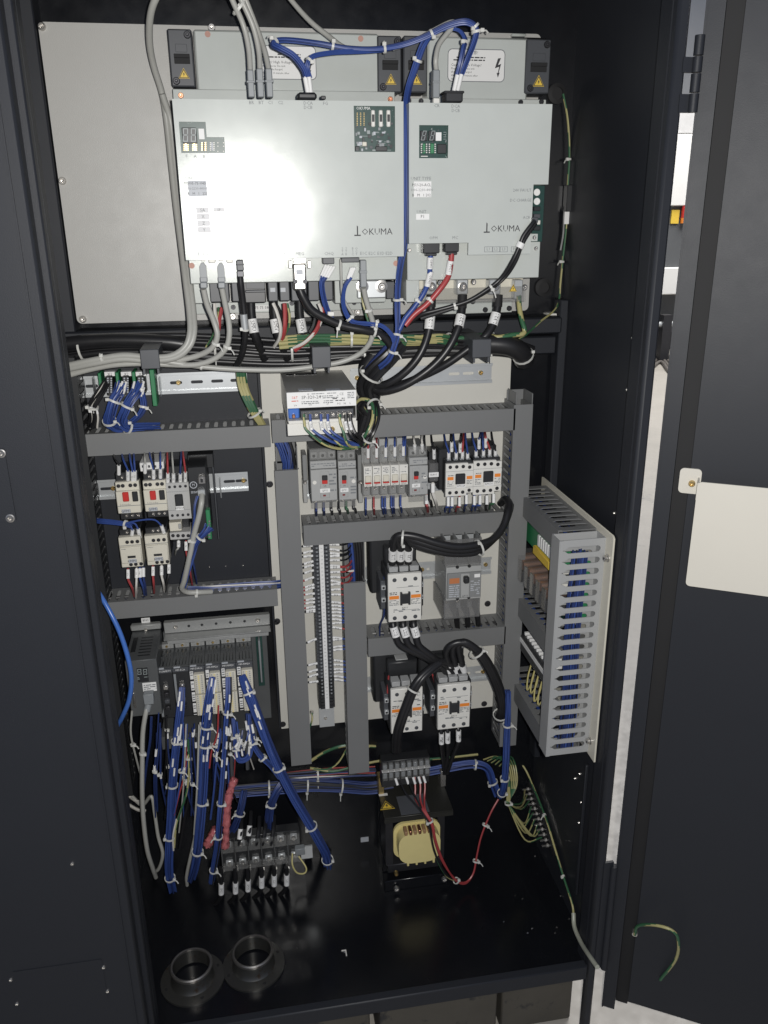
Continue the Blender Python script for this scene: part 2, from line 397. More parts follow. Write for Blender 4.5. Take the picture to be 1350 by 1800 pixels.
# left fixed front panel with lock plate and riveted flap
lp = cp(MB().box(-1.0, -.2295, -.388, -.364, GZ + .02, ZT + .05, .003), 'front_panel')
cp(MB().box(-.2455, -.2435, -.3905, -.3885, GZ + .05, ZT), 'folded_edge', BLK, lp)
x0, x1, z0, z1 = rc(-60, 792, 29, 916, -.390)
k = cp(MB().plate(rrect(x0, x1, z0, z1, .002), [], -.3884, -.3905, XZ), 'lock_plate', BLK, lp)
for px, py in ((2, 797), (18, 911)): screw(lp, at(px, py, -.3905), .0042, .003, washer=.0055)
x0, x1, z0, z1 = rc(22, 1709, 190, 1758, -.389)
cp(MB().plate(rrect(x0, x1, z0, z1, .001), [], -.3884, -.3890, XZ), 'cover_flap', BLK, lp)
for px, py in ((19, 1722), (182, 1700), (189, 1742), (30, 1764), (127, 1518)): screw(lp, at(px, py, -.3885), .003, .002, name='rivet')
# right door, swung open, hung on hinges
HA = math.radians(31); HX, HY = .5925, -.360
du = Vector((math.cos(HA), -math.sin(HA), 0)); dn = Vector((-math.sin(HA), -math.cos(HA), 0)); H0 = Vector((HX, HY, 0))
def dpt(u, w, z): return H0 + du * u + dn * w + Vector((0, 0, z))
def atd(px, py, w):
    c = ray(px, py); c = Vector((c.dot(AX), c.dot(AY), -c.dot(AD))); o = Vector((0, -CAMD, 0))
    t = ((H0 + dn * w - o).dot(dn)) / c.dot(dn); q = o + c * t - H0
    return q.dot(du), q.z
def dbox(b, u0, u1, w0, w1, z0, z1):
    return b.add([dpt(u, w, z) for z in (z0, z1) for w in (w0, w1) for u in (u0, u1)],
                 [(0, 2, 3, 1), (4, 5, 7, 6), (0, 1, 5, 4), (2, 6, 7, 3), (0, 4, 6, 2), (1, 3, 7, 5)])
DZ0 = -1.42
b = MB(); dbox(b, 0, .78, -.030, -.026, DZ0, ZT); dbox(b, 0, .003, -.0262, .0, DZ0, ZT); dbox(b, .003, .0235, -.003, 0, DZ0, ZT)
dbox(b, .0205, .0235, -.026, -.003, DZ0, ZT); dbox(b, .046, .78, -.026, -.0025, DZ0 + .03, ZT)
door = cp(b, 'door', BLK); door['label'] = 'black right-hand door swung open with a cream document pocket'
b = MB(); dbox(b, .0240, .0455, -.0258, -.012, DZ0 + .01, ZT); cp(b, 'gasket', RUB, door)
b = MB(); dbox(b, .0006, .0030, 0, .0022, DZ0, ZT); cp(b, 'folded_edge', BLK, door)
u0, za = atd(1227, 847, .03); u1, zc = atd(1350, 868, .03); _, zb2 = atd(1204, 1028, .03)
b = MB(); b.plate(rrect(u0, u0 + .30, zb2 - .001, za, .006), [], .028, .030, lambda u, v, w: dpt(u, w, v))
dbox(b, u0 + .004, u0 + .297, -.002, .0279, zb2 + .001, zb2 + .003)
pk = cp(b, 'document_pocket', POCK, door); pk['label'] = 'cream sheet-metal document pocket'
ua, zz = atd(1221, 855, .0)
b = MB(); b.plate(rrect(u0 - .026, u0 + .004, za - .028, za + .010, .006), [], -.0024, .000, lambda u, v, w: dpt(u, w, v)); dbox(b, u0 - .0005, u0 + .002, 0, .028, za - .028, za - .002); cp(b, 'pocket_bracket', POCK, door)
screw(door, dpt(u0 - .008, .0, za - .012), .005, .006, BRASS, d=dn, name='bolt')
b = MB(); b.lathe(dpt(.115, -.0025, .17), dn, [(.016, 0), (.016, .0006), (.013, .0008), (.013, .0003), (.007, .0003), (.006, .0008), (0, .0008)], 20); cp(b, 'stamped_mark', BLK, door)
# hinge: knuckles on a pin between upright and door
zz = [at(1225, y, -.36).z for y in (62, 100, 130, 165, 200)]
for i in range(4):
    b = MB(); b.cyl((HX - .0065, HY - .006, zz[i + 1] + .0008), (HX - .0065, HY - .006, zz[i] - .0008), .0062, n=14)
    if i % 2: b.box(xr + .012, HX - .0066, HY - .004, HY + .001, zz[i + 1] + .0008, zz[i] - .0008)
    cp(b, 'hinge_knuckle', BLK, cab)
z = at(1160, 1300, -.36).z
b = MB(); b.cyl((HX - .0065, HY - .006, at(1060, 1520, -.36).z), (HX - .0065, HY - .006, at(1040, 1700, -.36).z), .0062, n=14).box(xr + .012, HX - .0066, HY - .004, HY + .001, at(1060, 1515, -.36).z, at(1040, 1700, -.36).z)
cp(b, 'lower_hinge', BLK, cab)
# earth strap on the door foot
P = [atd(*p) for p in ((1116, 1640, 0), (1122, 1626, .01), (1150, 1626, .03), (1180, 1634, .035), (1192, 1652, .03), (1188, 1690, .02), (1160, 1730, .01))]
P = [dpt(u, w, z) for (u, z), w in zip(P, (.004, .012, .03, .036, .03, .014, .000))]
t, _ = cable('earth_strap', 'green and yellow earth strap bolted to the foot of the open door', 'wire', P, .0028, 'gy', world=True)
screw(t, P[0] - dn * .006, .006, .006, d=dn, name='lug_bolt')
# workshop seen through the gap beside the door
struct(MB().box(-2, 16, 12.0, 12.2, GZ, 4.5).build('workshop_wall', mat('pale_wall_paint', (.62, .62, .60), .6, var=.05, vs=2)))
mc = thing('machine_tool', 'white machine enclosure across the workshop, seen through the door gap', 'machine', (4.9, 7.8, GZ))
MY = 7.4
def far(px, py, Y=MY): return at(px, py, Y)
zA, zB, zC, zD = far(1190, 362).z, far(1180, 470).z, far(1175, 518).z, far(1196, 236).z
MB().box(3.2, 6.4, MY, MY + 1, zA, zD, .01).build('upper_casing', WALLW, mc)
MB().box(3.2, 6.4, MY + .03, MY + 1, zD + .01, zD + .3, .01).build('roof_casing', mat('pale_grey_paint', (.5, .5, .5), .5), mc)
MB().box(3.2, 6.4, MY + .06, MY + 1, zB, zA - .002).build('dark_band', WALLG, mc)
MB().box(3.2, 6.4, MY, MY + 1, zC, zB - .002, .01).build('lower_casing', WALLW, mc)
MB().box(3.2, 6.4, MY + .3, MY + 1, GZ + .22, zC - .002).build('base', WALLG, mc)
for x in (3.4, 4.35, 5.0, 6.2): MB().cyl((x, MY + .5, GZ), (x, MY + .5, GZ + .23), .09).build('levelling_foot', DARKST, mc)
q = far(1187, 381, MY + .05)
MB().box(q.x - .05, q.x + .04, MY + .04, MY + .06, q.z - .07, q.z + .07).build('caution_label', YELP, mc)
q = far(1203, 378, MY + .02)
MB().cyl((q.x, MY + .02, q.z - .03), (q.x, MY + .02, q.z + .09), .035).build('signal_lamp', REDP, mc)
MB().cyl((q.x, MY + .02, q.z - .085), (q.x, MY + .02, q.z - .03), .035).build('signal_lamp', ORANGE, mc)
for i in range(4):
    y0 = 565 + i * 14
    P = [atZ(1110, 640 + i * 4, GZ + .02), atZ(1140, 626 + i * 8, GZ + .015), atZ(1162, 618 + i * 6, GZ + .02), atZ(1185, 630 + i * 9, GZ + .02), atZ(1230, 625 + i * 5, GZ + .02)]
    cable('floor_cable', 'dark cable lying on the workshop floor before the white machine', 'cable', P, .018, mat('floor_cable_jacket%d' % i, (.12, .11, .10), .5), world=True, group='cables on the workshop floor')
pn = thing('pipe_stand', 'grey pipe with dark bracket before the foot of the white machine', 'pipe', (4.4, 7.0, GZ))
q = far(1162, 570, 7.0)
MB().cyl((q.x - 1, 7.0, q.z), (q.x + 1, 7.0, q.z), .03).build('pipe', ZINC2, pn)
for dx in (-.8, .05, .8): MB().box(q.x + dx - .05, q.x + dx + .05, 6.95, 7.05, GZ, q.z + .1).build('bracket', DARKST, pn)
# two flanged cable collars on the floor pan
for i, (px, py, lab) in enumerate(((336, 1695, 'flanged steel cable collar on the cabinet floor beside the left upright'), (444, 1671, 'flanged steel cable collar on the cabinet floor further from the left upright'))):
    q = atZ(px, py, ZF + .037)
    t = thing('cable_collar', lab, 'collar', (q.x, q.y, ZF))
    MB().lathe((q.x, q.y, ZF), (0, 0, 1), [(.058, 0), (.058, .004), (.040, .005), (.035, .012), (.035, .030), (.0378, .032), (.0378, .036), (.034, .037), (.034, .004)], 40).build('tube', mat('worn_steel%d' % i, (.11, .11, .105), .38, .8, wear=((.08, .05, .03), 20, .6)), t)
    MB().lathe((q.x, q.y, ZF), (0, 0, 1), [(.0352, .0295), (.0382, .0315), (.0384, .0362), (.0360, .0378), (.0338, .0372), (.0338, .033)], 40).build('rim', mat('rim_steel%d' % i, (.30, .29, .275), .3, .85, wear=((.10, .06, .04), 30, .58)), t)
    for a in (.4, 1.97, 3.5, 5.1): MB().cyl((q.x + .049 * math.cos(a), q.y + .049 * math.sin(a), ZF + .004), (q.x + .049 * math.cos(a), q.y + .049 * math.sin(a), ZF + .0046), .0035, n=10).build('bolt_hole', RUB, t)
# ================================================================ drive units
def poly(pts, Y): return [(at(px, py, Y).x, at(px, py, Y).z) for px, py in pts]
def snap(pts, Y, tol=.0035):                   # square the surveyed corners up
    P = poly(pts, Y); xs = [p[0] for p in P]; zs = [p[1] for p in P]
    def cl(v, L): k = [w for w in L if abs(w - v) < tol]; return sum(k) / len(k)
    return [(cl(x, xs), cl(z, zs)) for x, z in P]
def bx(name, m, par, px0, py0, px1, py1, y0, y1, c=.0008):
    x0, x1, z0, z1 = rc(px0, py0, px1, py1, y0)
    return MB().box(x0, x1, y0, y1, z0, z1, c).build(name, m, par)
def ptxt(s, h, px, py, Y, m, par, al='CENTER', rot=None):
    q = at(px, py, Y); return txt(s, h, (q.x, Y, q.z), m, par, rot or (PI / 2, 0, 0), al)
def logo(par, px, py, Y, h):
    q = at(px, py, Y)
    o = txt('OKUMA', h, (q.x, Y, q.z), INK, par, al='LEFT', name='brand_lettering')
    x = q.x - h * .42; z = q.z
    MB().prism([(x - h * .42, z - h * .42), (x + h * .32, z - h * .42), (x + h * .32, z - h * .28), (x + h * .02, z - h * .28), (x + h * .02, z + h * .62), (x - h * .12, z + h * .74), (x - h * .12, z - h * .28), (x - h * .42, z - h * .28)], Y, Y - .0002).build('brand_mark', INK, par)
def digit8(par, x, z, w, h, Y, sl=.12):
    b = MB(); t = w * .16
    def seg(a, b_, c, d): return [(a, c), (b_, c), (b_, d), (a, d)]
    for (xa, xb, za, zb) in ((0, w, h - t, h), (0, w, h / 2 - t / 2, h / 2 + t / 2), (0, w, 0, t), (0, t, t, h - t), (w - t, w, t, h - t)):
        P = [(x + u + v * sl, z + v) for u, v in ((xa, za), (xb, za), (xb, zb), (xa, zb))]
        b.prism(P, Y, Y - .0003)
    return b.build('display_digit', SEG, par)
def chips(par, x0, x1, z0, z1, y, n, ms, smin=.002, smax=.005):
    for i in range(n):
        w = random.uniform(smin, smax); h = random.uniform(smin, smax); x = random.uniform(x0, x1 - w); z = random.uniform(z0, z1 - h)
        MB().box(x, x + w, y - random.uniform(.0008, .0022), y, z, z + h, .0002).build('component', random.choice(ms), par)
def fan_block(par, px0, py0, px1, py1, Y, side):
    x0, x1, z0, z1 = rc(px0, py0, px1, py1, Y); w = x1 - x0; h = z1 - z0
    g = MB().box(x0, x1, Y, -.022, z0, z1, .002).build('fan_end_block', BPL2, par)
    xa = x0 + w * .2; xb = x0 + w * .85
    MB().box(xa, xb, Y - .001, Y, z0 + h * .40, z0 + h * .52, .0004).box(xa, xb, Y - .0035, Y, z0 + h * .50, z0 + h * .57, .0005).build('vent_slot', RUB, g)
    MB().box(xa + .003, xb - .003, Y - .0012, Y, z0 + h * .60, z0 + h * .74, .0004).build('raised_pad', BPL2, g)
    tri_sign(g, (x0 + x1) / 2 + w * .05, Y, z0 + h * .24, w * .46)
    for px, pz in ((.82, .9), (.22, .1)): screw(g, (x0 + w * px, Y, z0 + h * pz), .0052, .003, DARKST)
    return g
def warn_label(par, px0, py0, px1, py1, Y):
    x0, x1, z0, z1 = rc(px0, py0, px1, py1, Y); w = x1 - x0; h = z1 - z0
    g = MB().plate(rrect(x0, x1, z0, z1, .007), [], Y, Y - .0004, XZ).build('warning_label', PAPER, par)
    MB().plate(rrect(x0, x1, z0, z1, .007), [rrect(x0 + .0012, x1 - .0012, z0 + .0012, z1 - .0012, .006)], Y - .0004, Y - .0006, XZ).build('border', GINK, g)
    y = Y - .0006
    txt('注意!', h * .13, (x0 + w * .45, y, z1 - h * .12), INK, g)
    smallprint(g, x0 + w * .1, x0 + w * .74, z0 + h * .62, z0 + h * .78, y, 2)
    txt('Caution! High Voltage!', h * .115, (x0 + w * .06, y, z0 + h * .51), INK, g, al='LEFT')
    txt('Please remove the unit', h * .088, (x0 + w * .06, y, z0 + h * .40), INK, g, al='LEFT')
    txt('after it is discharged.', h * .088, (x0 + w * .06, y, z0 + h * .30), INK, g, al='LEFT')
    txt('Wait over 10 minute after', h * .088, (x0 + w * .06, y, z0 + h * .19), INK, g, al='LEFT')
    txt('disconnect.', h * .088, (x0 + w * .06, y, z0 + h * .09), INK, g, al='LEFT')
    X = x0 + w * .88; Z = z0 + h * .44; s = h * .30
    MB().prism([(X + s * .30, Z + s), (X - s * .05, Z + s * .95), (X - s * .38, Z - s * .05), (X + s * .12, Z + s * .12), (X - s * .02, Z - s * .52), (X - s * .16, Z - s * .50), (X + s * .0, Z - s), (X + s * .2, Z - s * .48), (X + s * .08, Z - s * .5), (X + s * .34, Z + s * .42), (X - s * .02, Z + s * .28)], y, y - .0002).build('lightning_mark', INK, g)
    return g
YD = -.20
# ---------------- wide drive
dr = thing('servo_drive', 'wide zinc-plated servo drive with five-lead plugs and a bright front cover', 'drive unit', (.087, -.11, -.10))
Wc = snap([(302, 173), (710, 179), (709, 452), (327, 456)], YD)
x0, x1 = Wc[0][0], Wc[1][0]; z1, z0 = Wc[0][1], Wc[2][1]
win1 = snap([(314, 214), (361.5, 214), (363, 241), (394, 241), (396, 269), (319, 269)], YD)
win2 = snap([(622, 186), (695, 186.5), (694, 267), (623, 267)], YD)
fc = MB().plate([(x0, z0), (x1, z0), (x1, z1), (x0, z1)], [win1, win2], YD, YD + .0015, XZ).box(x0, x1, YD + .0015, YD + .03, z1 - .0015, z1).box(x0, x0 + .0015, YD + .0015, -.06, z0, z1 - .0015).box(x1 - .0015, x1, YD + .0015, -.06, z0, z1 - .0015).box(x0 + .002, x1 - .002, YD + .002, YD + .03, z0, z0 + .0015).build('front_cover', ZINC, dr)
MB().box(x0 + .003, x1 - .003, YD + .03, -.021, z0 + .004, z1 - .004).build('housing', BPL, dr)
# circuit boards in the windows
for wn, nm in ((win1, 'a'), (win2, 'b')):
    xs = [p[0] for p in wn]; zs = [p[1] for p in wn]
    g = MB().box(min(xs) - .003, max(xs) + .003, YD + .007, YD + .009, min(zs) - .003, max(zs) + .003).build('circuit_board', PCB, dr)
    yb = YD + .007; xa, xb, za, zb = min(xs), max(xs), min(zs), max(zs)
    if nm == 'a':
        bx('display', BPL, g, 319, 224, 347, 252, yb - .003, yb)
        for k in (0, 1):
            q = at(321.5 + 14.0 * k, 249, yb - .003); digit8(g, q.x, q.z, .0066, .0165, yb - .0031, .1)
        bx('sticker', PAPER, g, 348.5, 226, 360, 245, yb - .003, yb, .0002)
        for i, px in enumerate((327, 342, 358, 373)):
            m = (BRASS, BRASS, BRASS, WHT)[i]
            for r in range(5): 
                for c in (-3, 3): bx('terminal_pin', m, g, px + c - 1.2, 250 + r * 3.2, px + c + 1.4, 252 + r * 3.2, yb - .002, yb, .0001)
            bx('component', (COPPER, BRASS, BPL2, GPAPER)[i], g, px - 2.2, 250, px + 2.2, 265, yb - .0015, yb, .0002)
        for px in (383, 393):
            for py in (251, 257, 266): bx('terminal_pin', WHT, g, px - 1, py - 1, px + 1, py + 1, yb - .002, yb, .0001)
    else:
        q = at(626, 190.5, yb); txt('OKUMA', .0055, (q.x, yb - .0003, q.z), PAPER, g, al='LEFT', name='brand_lettering')
        for px in (656, 669.5, 683):
            k = bx('selector_switch', WHT, g, px - 3.5, 193, px + 3.8, 223, yb - .004, yb, .0012)
            bx('slider', BPL, k, px - 2, 201, px + 2.4, 214, yb - .0046, yb - .003, .0004)
        bx('component', IVORY, g, 637, 249, 645, 257, yb - .003, yb); bx('component', BPL, g, 660, 257, 681, 266, yb - .002, yb)
        bx('component', BPL, g, 624, 257, 632, 265, yb - .002, yb)
        for r in range(8):
            for c in (628, 634, 640): bx('terminal_pin', (COPPER, BRASS, WHT)[c % 3], g, c - 1, 198 + r * 3, c + 1, 199.6 + r * 3, yb - .0015, yb, .0001)
        chips(g, xa + .001, xb - .002, za + .001, zb - .02, yb, 46, [GPAPER, GPLUG, BPL2, SEG, BPL])
        for i in range(9):
            x = random.uniform(xa, xb - .012); z = random.uniform(za, zb - .03); MB().box(x, x + random.uniform(.004, .012), yb - .0003, yb, z, z + .0006).build('trace', SEG, g)
# printed words
y = YD - .0003
for i, s in enumerate('FABCD'): ptxt(s, .0058, 328 + 15.2 * i, 275, y, GINK, dr)
for s, px in (('BR', 442), ('BT', 459), ('C1', 475.5), ('C2', 493)): ptxt(s, .006, px, 180.5, y, GINK, dr)
ptxt('DCA', .006, 541.5, 181.5, y, GINK, dr); ptxt('DCB', .006, 541.5, 189, y, GINK, dr); ptxt('FG', .006, 572, 182, y, GINK, dr)
ptxt('UNIT TYPE', .006, 345, 313.5, y, GINK, dr)
st = bx('type_sticker', GPAPER, dr, 329.5, 317.5, 365, 345, y, YD, 0)
ptxt('MIV05-75-V43-B8', .0050, 347, 322.5, y - .0003, INK, st); ptxt('1006-2230-4400008', .0043, 347.5, 331.5, y - .0003, GINK, st); ptxt('B   M   1   223', .0046, 347.5, 340.5, y - .0003, INK, st)
ptxt('AXIS', .006, 355, 359, y, GINK, dr); ptxt('MOTOR', .005, 392, 320, y, GINK, dr)
for i, s in enumerate(('SA', 'X', 'Z', 'Y')):
    k = bx('axis_sticker', mat('pale_sticker%d' % i, (.60, .60, .61), .5), dr, 344 + i * 1.0, 363.8 + i * 11.6, 368 + i * 1.1, 374.6 + i * 11.6, y, YD, 0)
    ptxt(s, .006, 356 + i, 369.5 + i * 11.6, y - .0003, GINK, k)
k = bx('axis_sticker', MT['pale_sticker0'], dr, 374, 364.5, 396, 373, y, YD, 0); ptxt('SP', .005, 385, 369, y - .0003, GINK, k)
for s, py in (('A', 382), ('B', 395), ('C', 407), ('D', 417)): ptxt(s, .006, 342 + (py - 382) * .08, py, y, GINK, dr)
b = MB()
for (pa, qa, pb, qb) in ((403, 328, 478, 329.2), (477, 328, 478.2, 366), (350, 419, 470, 420), (403, 328, 404, 345)):
    xa, xb, za, zb = rc(pa, qa, pb, qb, YD); b.box(xa, xb, y, YD - .00005, za, za + max(.0005, zb - za) if qb - qa > 5 else za + .0006)
b.build('printed_frame', GINK, dr)
ptxt('CAUTION', .0045, 472, 340, y, GINK, dr, rot=(PI / 2, -PI / 2, 0))
for s, px in (('E1A', 354), ('E2A', 370), ('E1B', 386), ('E2B', 402), ('TQG', 462), ('EVS', 478), ('SPOP', 494), ('MEG', 527), ('CHQ', 578.5), ('E1C', 639), ('E2C', 654), ('E1D', 669.5), ('E2D', 684)):
    ptxt(s, .0062, px, 446.8 - (px - 354) * .004, y, GINK, dr)
for s, px in (('STA', 602), ('STB', 608.5), ('BSC', 620), ('OCT', 626.5)):
    for i, ch in enumerate(s): ptxt(ch, .0048, px, 437 + i * 5, y, GINK, dr)
logo(dr, 635.5, 408, y, .0125)
# upper cover, flange, fan blocks
YU = -.062
bx('upper_cover', ZINC, dr, 339, 51, 667, 170, YU, -.021, .003)
x0_, x1_, z0_, z1_ = rc(303, 156, 694, 180, YU - .008)
MB().box(x0_, x1_, YU - .008, -.022, z0_ - .01, z1_, .001).build('flange', ZINC, dr)
fan_block(dr, 293, 50, 344, 153, YU - .004, 0); fan_block(dr, 663, 62, 706, 163, YU - .004, 1)
for px, py in ((318, 168), (686, 174.5)): screw(dr, at(px, py, YU - .008), .0042, .003, COPPER)
for px, py in ((365, 60), (634, 68)): MB().lathe(at(px, py, YU), (0, -1, 0), [(.0042, 0), (.0042, .0004), (0, .0004)], 12).build('red_mark', mat('pale_red_mark%d' % px, (.45, .25, .2), .6), dr)
warn_label(dr, 449, 79, 557, 141, YU)
# lower cover and terminals
YL = -.165
bx('lower_cover', ZINC, dr, 331, 450, 699, 491, YL, -.06, .001)
MB().lathe(at(337, 467, YL), (0, -1, 0), [(.0042, 0), (.0042, .0004), (0, .0004)], 12).build('red_mark', MT['pale_red_mark365'], dr)
MB().lathe(at(696, 463, YL), (0, -1, 0), [(.0042, 0), (.0042, .0004), (0, .0004)], 12).build('red_mark', MT['pale_red_mark365'], dr)
YT = -.115
bx('end_bracket', ZINC, dr, 339, 494, 372, 533, YT, -.03, .001)
for i, (a_, b_) in enumerate(((367, 404), (406, 425), (470, 489.5), (490.5, 510), (541, 562), (563, 586))): bx('terminal_housing', BPL2, dr, a_, 495 - i * .3, b_, 531 - i * .6, YT - .006, -.03, .0015)
g = bx('fan_housing', BPL, dr, 427, 495, 468, 532, YT, -.03, .0015); bx('handle_bar', BPL2, g, 431, 510, 467, 514, YT - .006, YT, .001); bx('label_window', BPL2, g, 432, 497, 466, 507, YT - .002, YT, .0004)
bx('terminal_housing', BPL2, dr, 511, 495, 540, 529, YT - .004, -.03, .0015)
for px in (475, 493): bx('white_mark', GPAPER, dr, px, 506, px + 9, 513, YT - .0068, YT - .006, 0)
for px in (377, 416, 455): bx('jumper', STEEL, dr, px, 492, px + 5, 496, YT - .01, YT - .005, .0004)
g = bx('terminal_plate', ZINC, dr, 588, 491, 678, 531, YT, -.03, .001)
bx('busbar_plate', ZINC2, dr, 627, 493, 679, 524, YT - .006, YT, .002)
for px in (637, 670.5):
    q = at(px, 503.5, YT - .006); screw(dr, q, .0062, .006, STEEL, washer=.0098, name='terminal_bolt')
bx('side_bracket', BPL2, dr, 679, 495, 694, 525, YT + .02, -.03, .001)
bx('foot_flange', ZINC, dr, 343, 533, 694, 543, -.03, -.0202, .001)
for px, py in ((410, 540), (622.5, 532), (513, 533)): screw(dr, at(px, py, -.031), .004, .003, DARKST)
st = bx('rating_sticker', PAPER, dr, 447, 537, 473, 546, -.0305, -.03, 0); ptxt('75·75·38', .0065, 460, 541, -.0309, INK, st)
# ---------------- narrow drive
ds = thing('power_supply_unit', 'narrow zinc-plated drive unit with stepped cover and three heavy black leads', 'drive unit', (.35, -.11, -.10))
C = snap([(719.8, 181), (971, 182.5), (963.8, 324), (937.5, 324.5), (932.5, 446), (823, 448.5), (823, 427), (718.5, 428)], YD)
wn = snap([(736.5, 220), (788, 220), (787.5, 278), (737, 278)], YD)
ex = lambda v: v
b = MB().plate(C, [wn], YD, YD + .0015, XZ)
X0, X1, Z1 = C[0][0], C[1][0], C[0][1]
b.box(X0, X0 + .0015, YD + .0015, -.06, C[7][1], Z1 - .0015).box(X1 - .0015, X1, YD + .0015, -.06, C[2][1], Z1 - .0015).box(X0, X1, YD + .0015, YD + .04, Z1 - .0015, Z1).box(C[3][0] - .0015, C[3][0], YD + .0015, -.08, C[4][1], C[3][1])
b.build('front_cover', ZINC, ds)
MB().box(X0 + .003, C[3][0] - .004, YD + .03, -.021, C[7][1] + .003, Z1 - .004).box(C[3][0] - .01, X1 - .003, YD + .03, -.021, C[2][1] + .004, Z1 - .004).build('housing', BPL, ds)
xs = [p[0] for p in wn]; zs = [p[1] for p in wn]
g = MB().box(min(xs) - .003, max(xs) + .003, YD + .007, YD + .009, min(zs) - .003, max(zs) + .003).build('circuit_board', PCB, ds); yb = YD + .007
for k in (0, 1):
    bx('display', BPL, g, 738.5 + 14.8 * k, 229.5, 751.5 + 14.8 * k, 248, yb - .003, yb)
    q = at(739.5 + 15.2 * k, 246.8, yb - .003); digit8(g, q.x, q.z, .0052, .0125, yb - .0031, .28)
bx('sticker', PAPER, g, 766, 232.5, 776, 247.5, yb - .003, yb, .0002)
bx('component', BPL, g, 769, 253, 785, 270, yb - .003, yb)
for px in (741, 750, 755, 765):
    for r in range(5): bx('terminal_pin', WHT, g, px - 1, 252.5 + r * 3.6, px + 1, 254.6 + r * 3.6, yb - .002, yb, .0001)
bx('component', PCBG, g, 743, 252, 748, 270, yb - .0015, yb); bx('component', PCBG, g, 757, 252, 763, 270, yb - .0015, yb)
bx('component', WHT, g, 740, 274, 752, 275.5, yb - .001, yb, 0)
for r in range(4): bx('component', SEG, g, 779.5, 232 + r * 4, 784.5, 233 + r * 4, yb - .001, yb, 0)
chips(g, min(xs), max(xs), min(zs), max(zs), yb, 14, [GPLUG, SEG, BPL2], .001, .003)
ptxt('UNIT TYPE', .0062, 740, 314, y, GINK, ds)
st = bx('type_sticker', PAPER, ds, 727.5, 319, 758, 346.5, y, YD, 0)
ptxt('PSU-20-ACL', .0054, 741, 325.3, y - .0003, INK, st); ptxt('1006-2230-4400', .0050, 741.5, 334, y - .0003, GINK, st); ptxt('B   M   1 202', .0052, 741, 343.2, y - .0003, INK, st)
ptxt('UNIT', .0062, 741, 372.5, y, GINK, ds); st = bx('unit_sticker', PAPER, ds, 731.5, 376, 754.5, 386, y, YD, 0); ptxt('P1', .006, 743, 380.7, y - .0003, INK, st)
ptxt('CR', .006, 768, 186, y, GINK, ds); ptxt('DCA', .006, 801, 187, y, GINK, ds); ptxt('DCB', .006, 801, 194.5, y, GINK, ds)
ptxt('24V FAULT', .0058, 934, 334.5, y, GINK, ds, al='RIGHT'); ptxt('DC CHARGE', .0058, 934, 352, y, GINK, ds, al='RIGHT'); ptxt('ACR', .0056, 932, 382.5, y, GINK, ds, al='RIGHT')
ptxt('OPM', .006, 762, 418.5, y, GINK, ds); ptxt('MC', .006, 800, 418, y, GINK, ds)
logo(ds, 862.5, 402.5, y, .0125)
b = MB()
for i in range(4): 
    pa = (851.5, 866, 879, 898.5)[i]; pb = (865.5, 878.5, 892, 912)[i]
    xa, xb, za, zb = rc(pa, 433.5, pb, 443, YD); b.plate([(xa, za), (xb, za), (xb, zb), (xa, zb)], [[(xa + .0006, za + .0006), (xb - .0006, za + .0006), (xb - .0006, zb - .0006), (xa + .0006, zb - .0006)]], YD, y, XZ)
b.build('printed_frame', GINK, ds)
for s, px in (('L1', 858.5), ('L2', 872), ('L3', 885.5), ('PE', 905)): ptxt(s, .0058, px, 438, y, GINK, ds)
# upper part
bx('upper_cover', ZINC, ds, 752, 63, 926, 178, YU, -.021, .003)
bx('flange', ZINC, ds, 722, 172, 960, 184, YU - .008, -.022, .001); bx('top_rail', DARKST, ds, 900, 65, 962, 67.5, YU - .002, -.03, .0005)
fan_block(ds, 709, 62, 751, 163, YU - .004, 0); fan_block(ds, 926, 68, 965, 165, YU - .004, 1)
warn_label(ds, 787, 85, 886.5, 145, YU)
for px, py in ((718.5, 177), (740, 178), (915, 180), (951.5, 179)): screw(ds, at(px, py, YU - .008), .004, .003, DARKST)
bx('hanging_ear', ZINC, ds, 900, 58, 926, 64, -.03, -.0202, .002)
# lower part
bx('lower_cover', ZINC, ds, 716, 426, 947, 488, YL, -.06, .001)
bx('end_bracket', ZINC, ds, 714, 488.3, 737, 531, YL + .01, -.05, .001)
g = bx('side_board', PCB, ds, 938.5, 326, 953, 425, YL - .004, YL + .05, .0005)
for py in (338, 354):
    q = at(943.5, py, YL - .004); MB().lathe(q, (0, -1, 0), [(.005, 0), (.005, .0012), (.0034, .0012), (.0034, .0004), (0, .0004)], 16).build('lamp_lens', PAPER, g)
for py, m in ((367, BPL), (380, BPL2), (391, WHT), (401, BPL)): bx('connector', m, g, 938.8, py - 4, 950, py + 4, YL - .016, YL - .0041, .0008)
bx('screw_tab', ZINC, ds, 934, 411, 945, 424, YL - .005, YL - .0042, .0008); screw(ds, at(939, 417.5, YL - .005), .0032, .002)
for px, py in ((719.5, 440), (941.5, 436.5)): screw(ds, at(px, py, YL), .0032, .002)
MB().box(at(737, 500, YT).x, at(923, 500, YT).x, YT + .01, -.03, at(800, 528, YT).z, at(800, 489, YT).z, .001).build('terminal_base', IVORY, ds)
bx('insulating_guard', CLEAR, ds, 736, 508, 924, 530, YT - .016, YT - .013, .001)
for px, py in ((758, 504), (813, 504), (870, 504)):
    k = bx('terminal_lug', ZINC2, ds, px - 10, py - 13, px + 10, py + 14, YT - .012, YT + .009, .002); screw(k, at(px, py, YT - .012), .0058, .005, STEEL, washer=.0075, name='terminal_bolt')
for px, py in ((773, 497), (832, 496), (922, 505)): screw(ds, at(px, py, YT + .006), .0046, .004)
bx('earth_lug', ZINC2, ds, 905, 492, 918, 525, YT - .008, YT + .009, .001)
q = at(902, 506, YT - .0165); tri_sign(ds, q.x, q.y, q.z, .013)
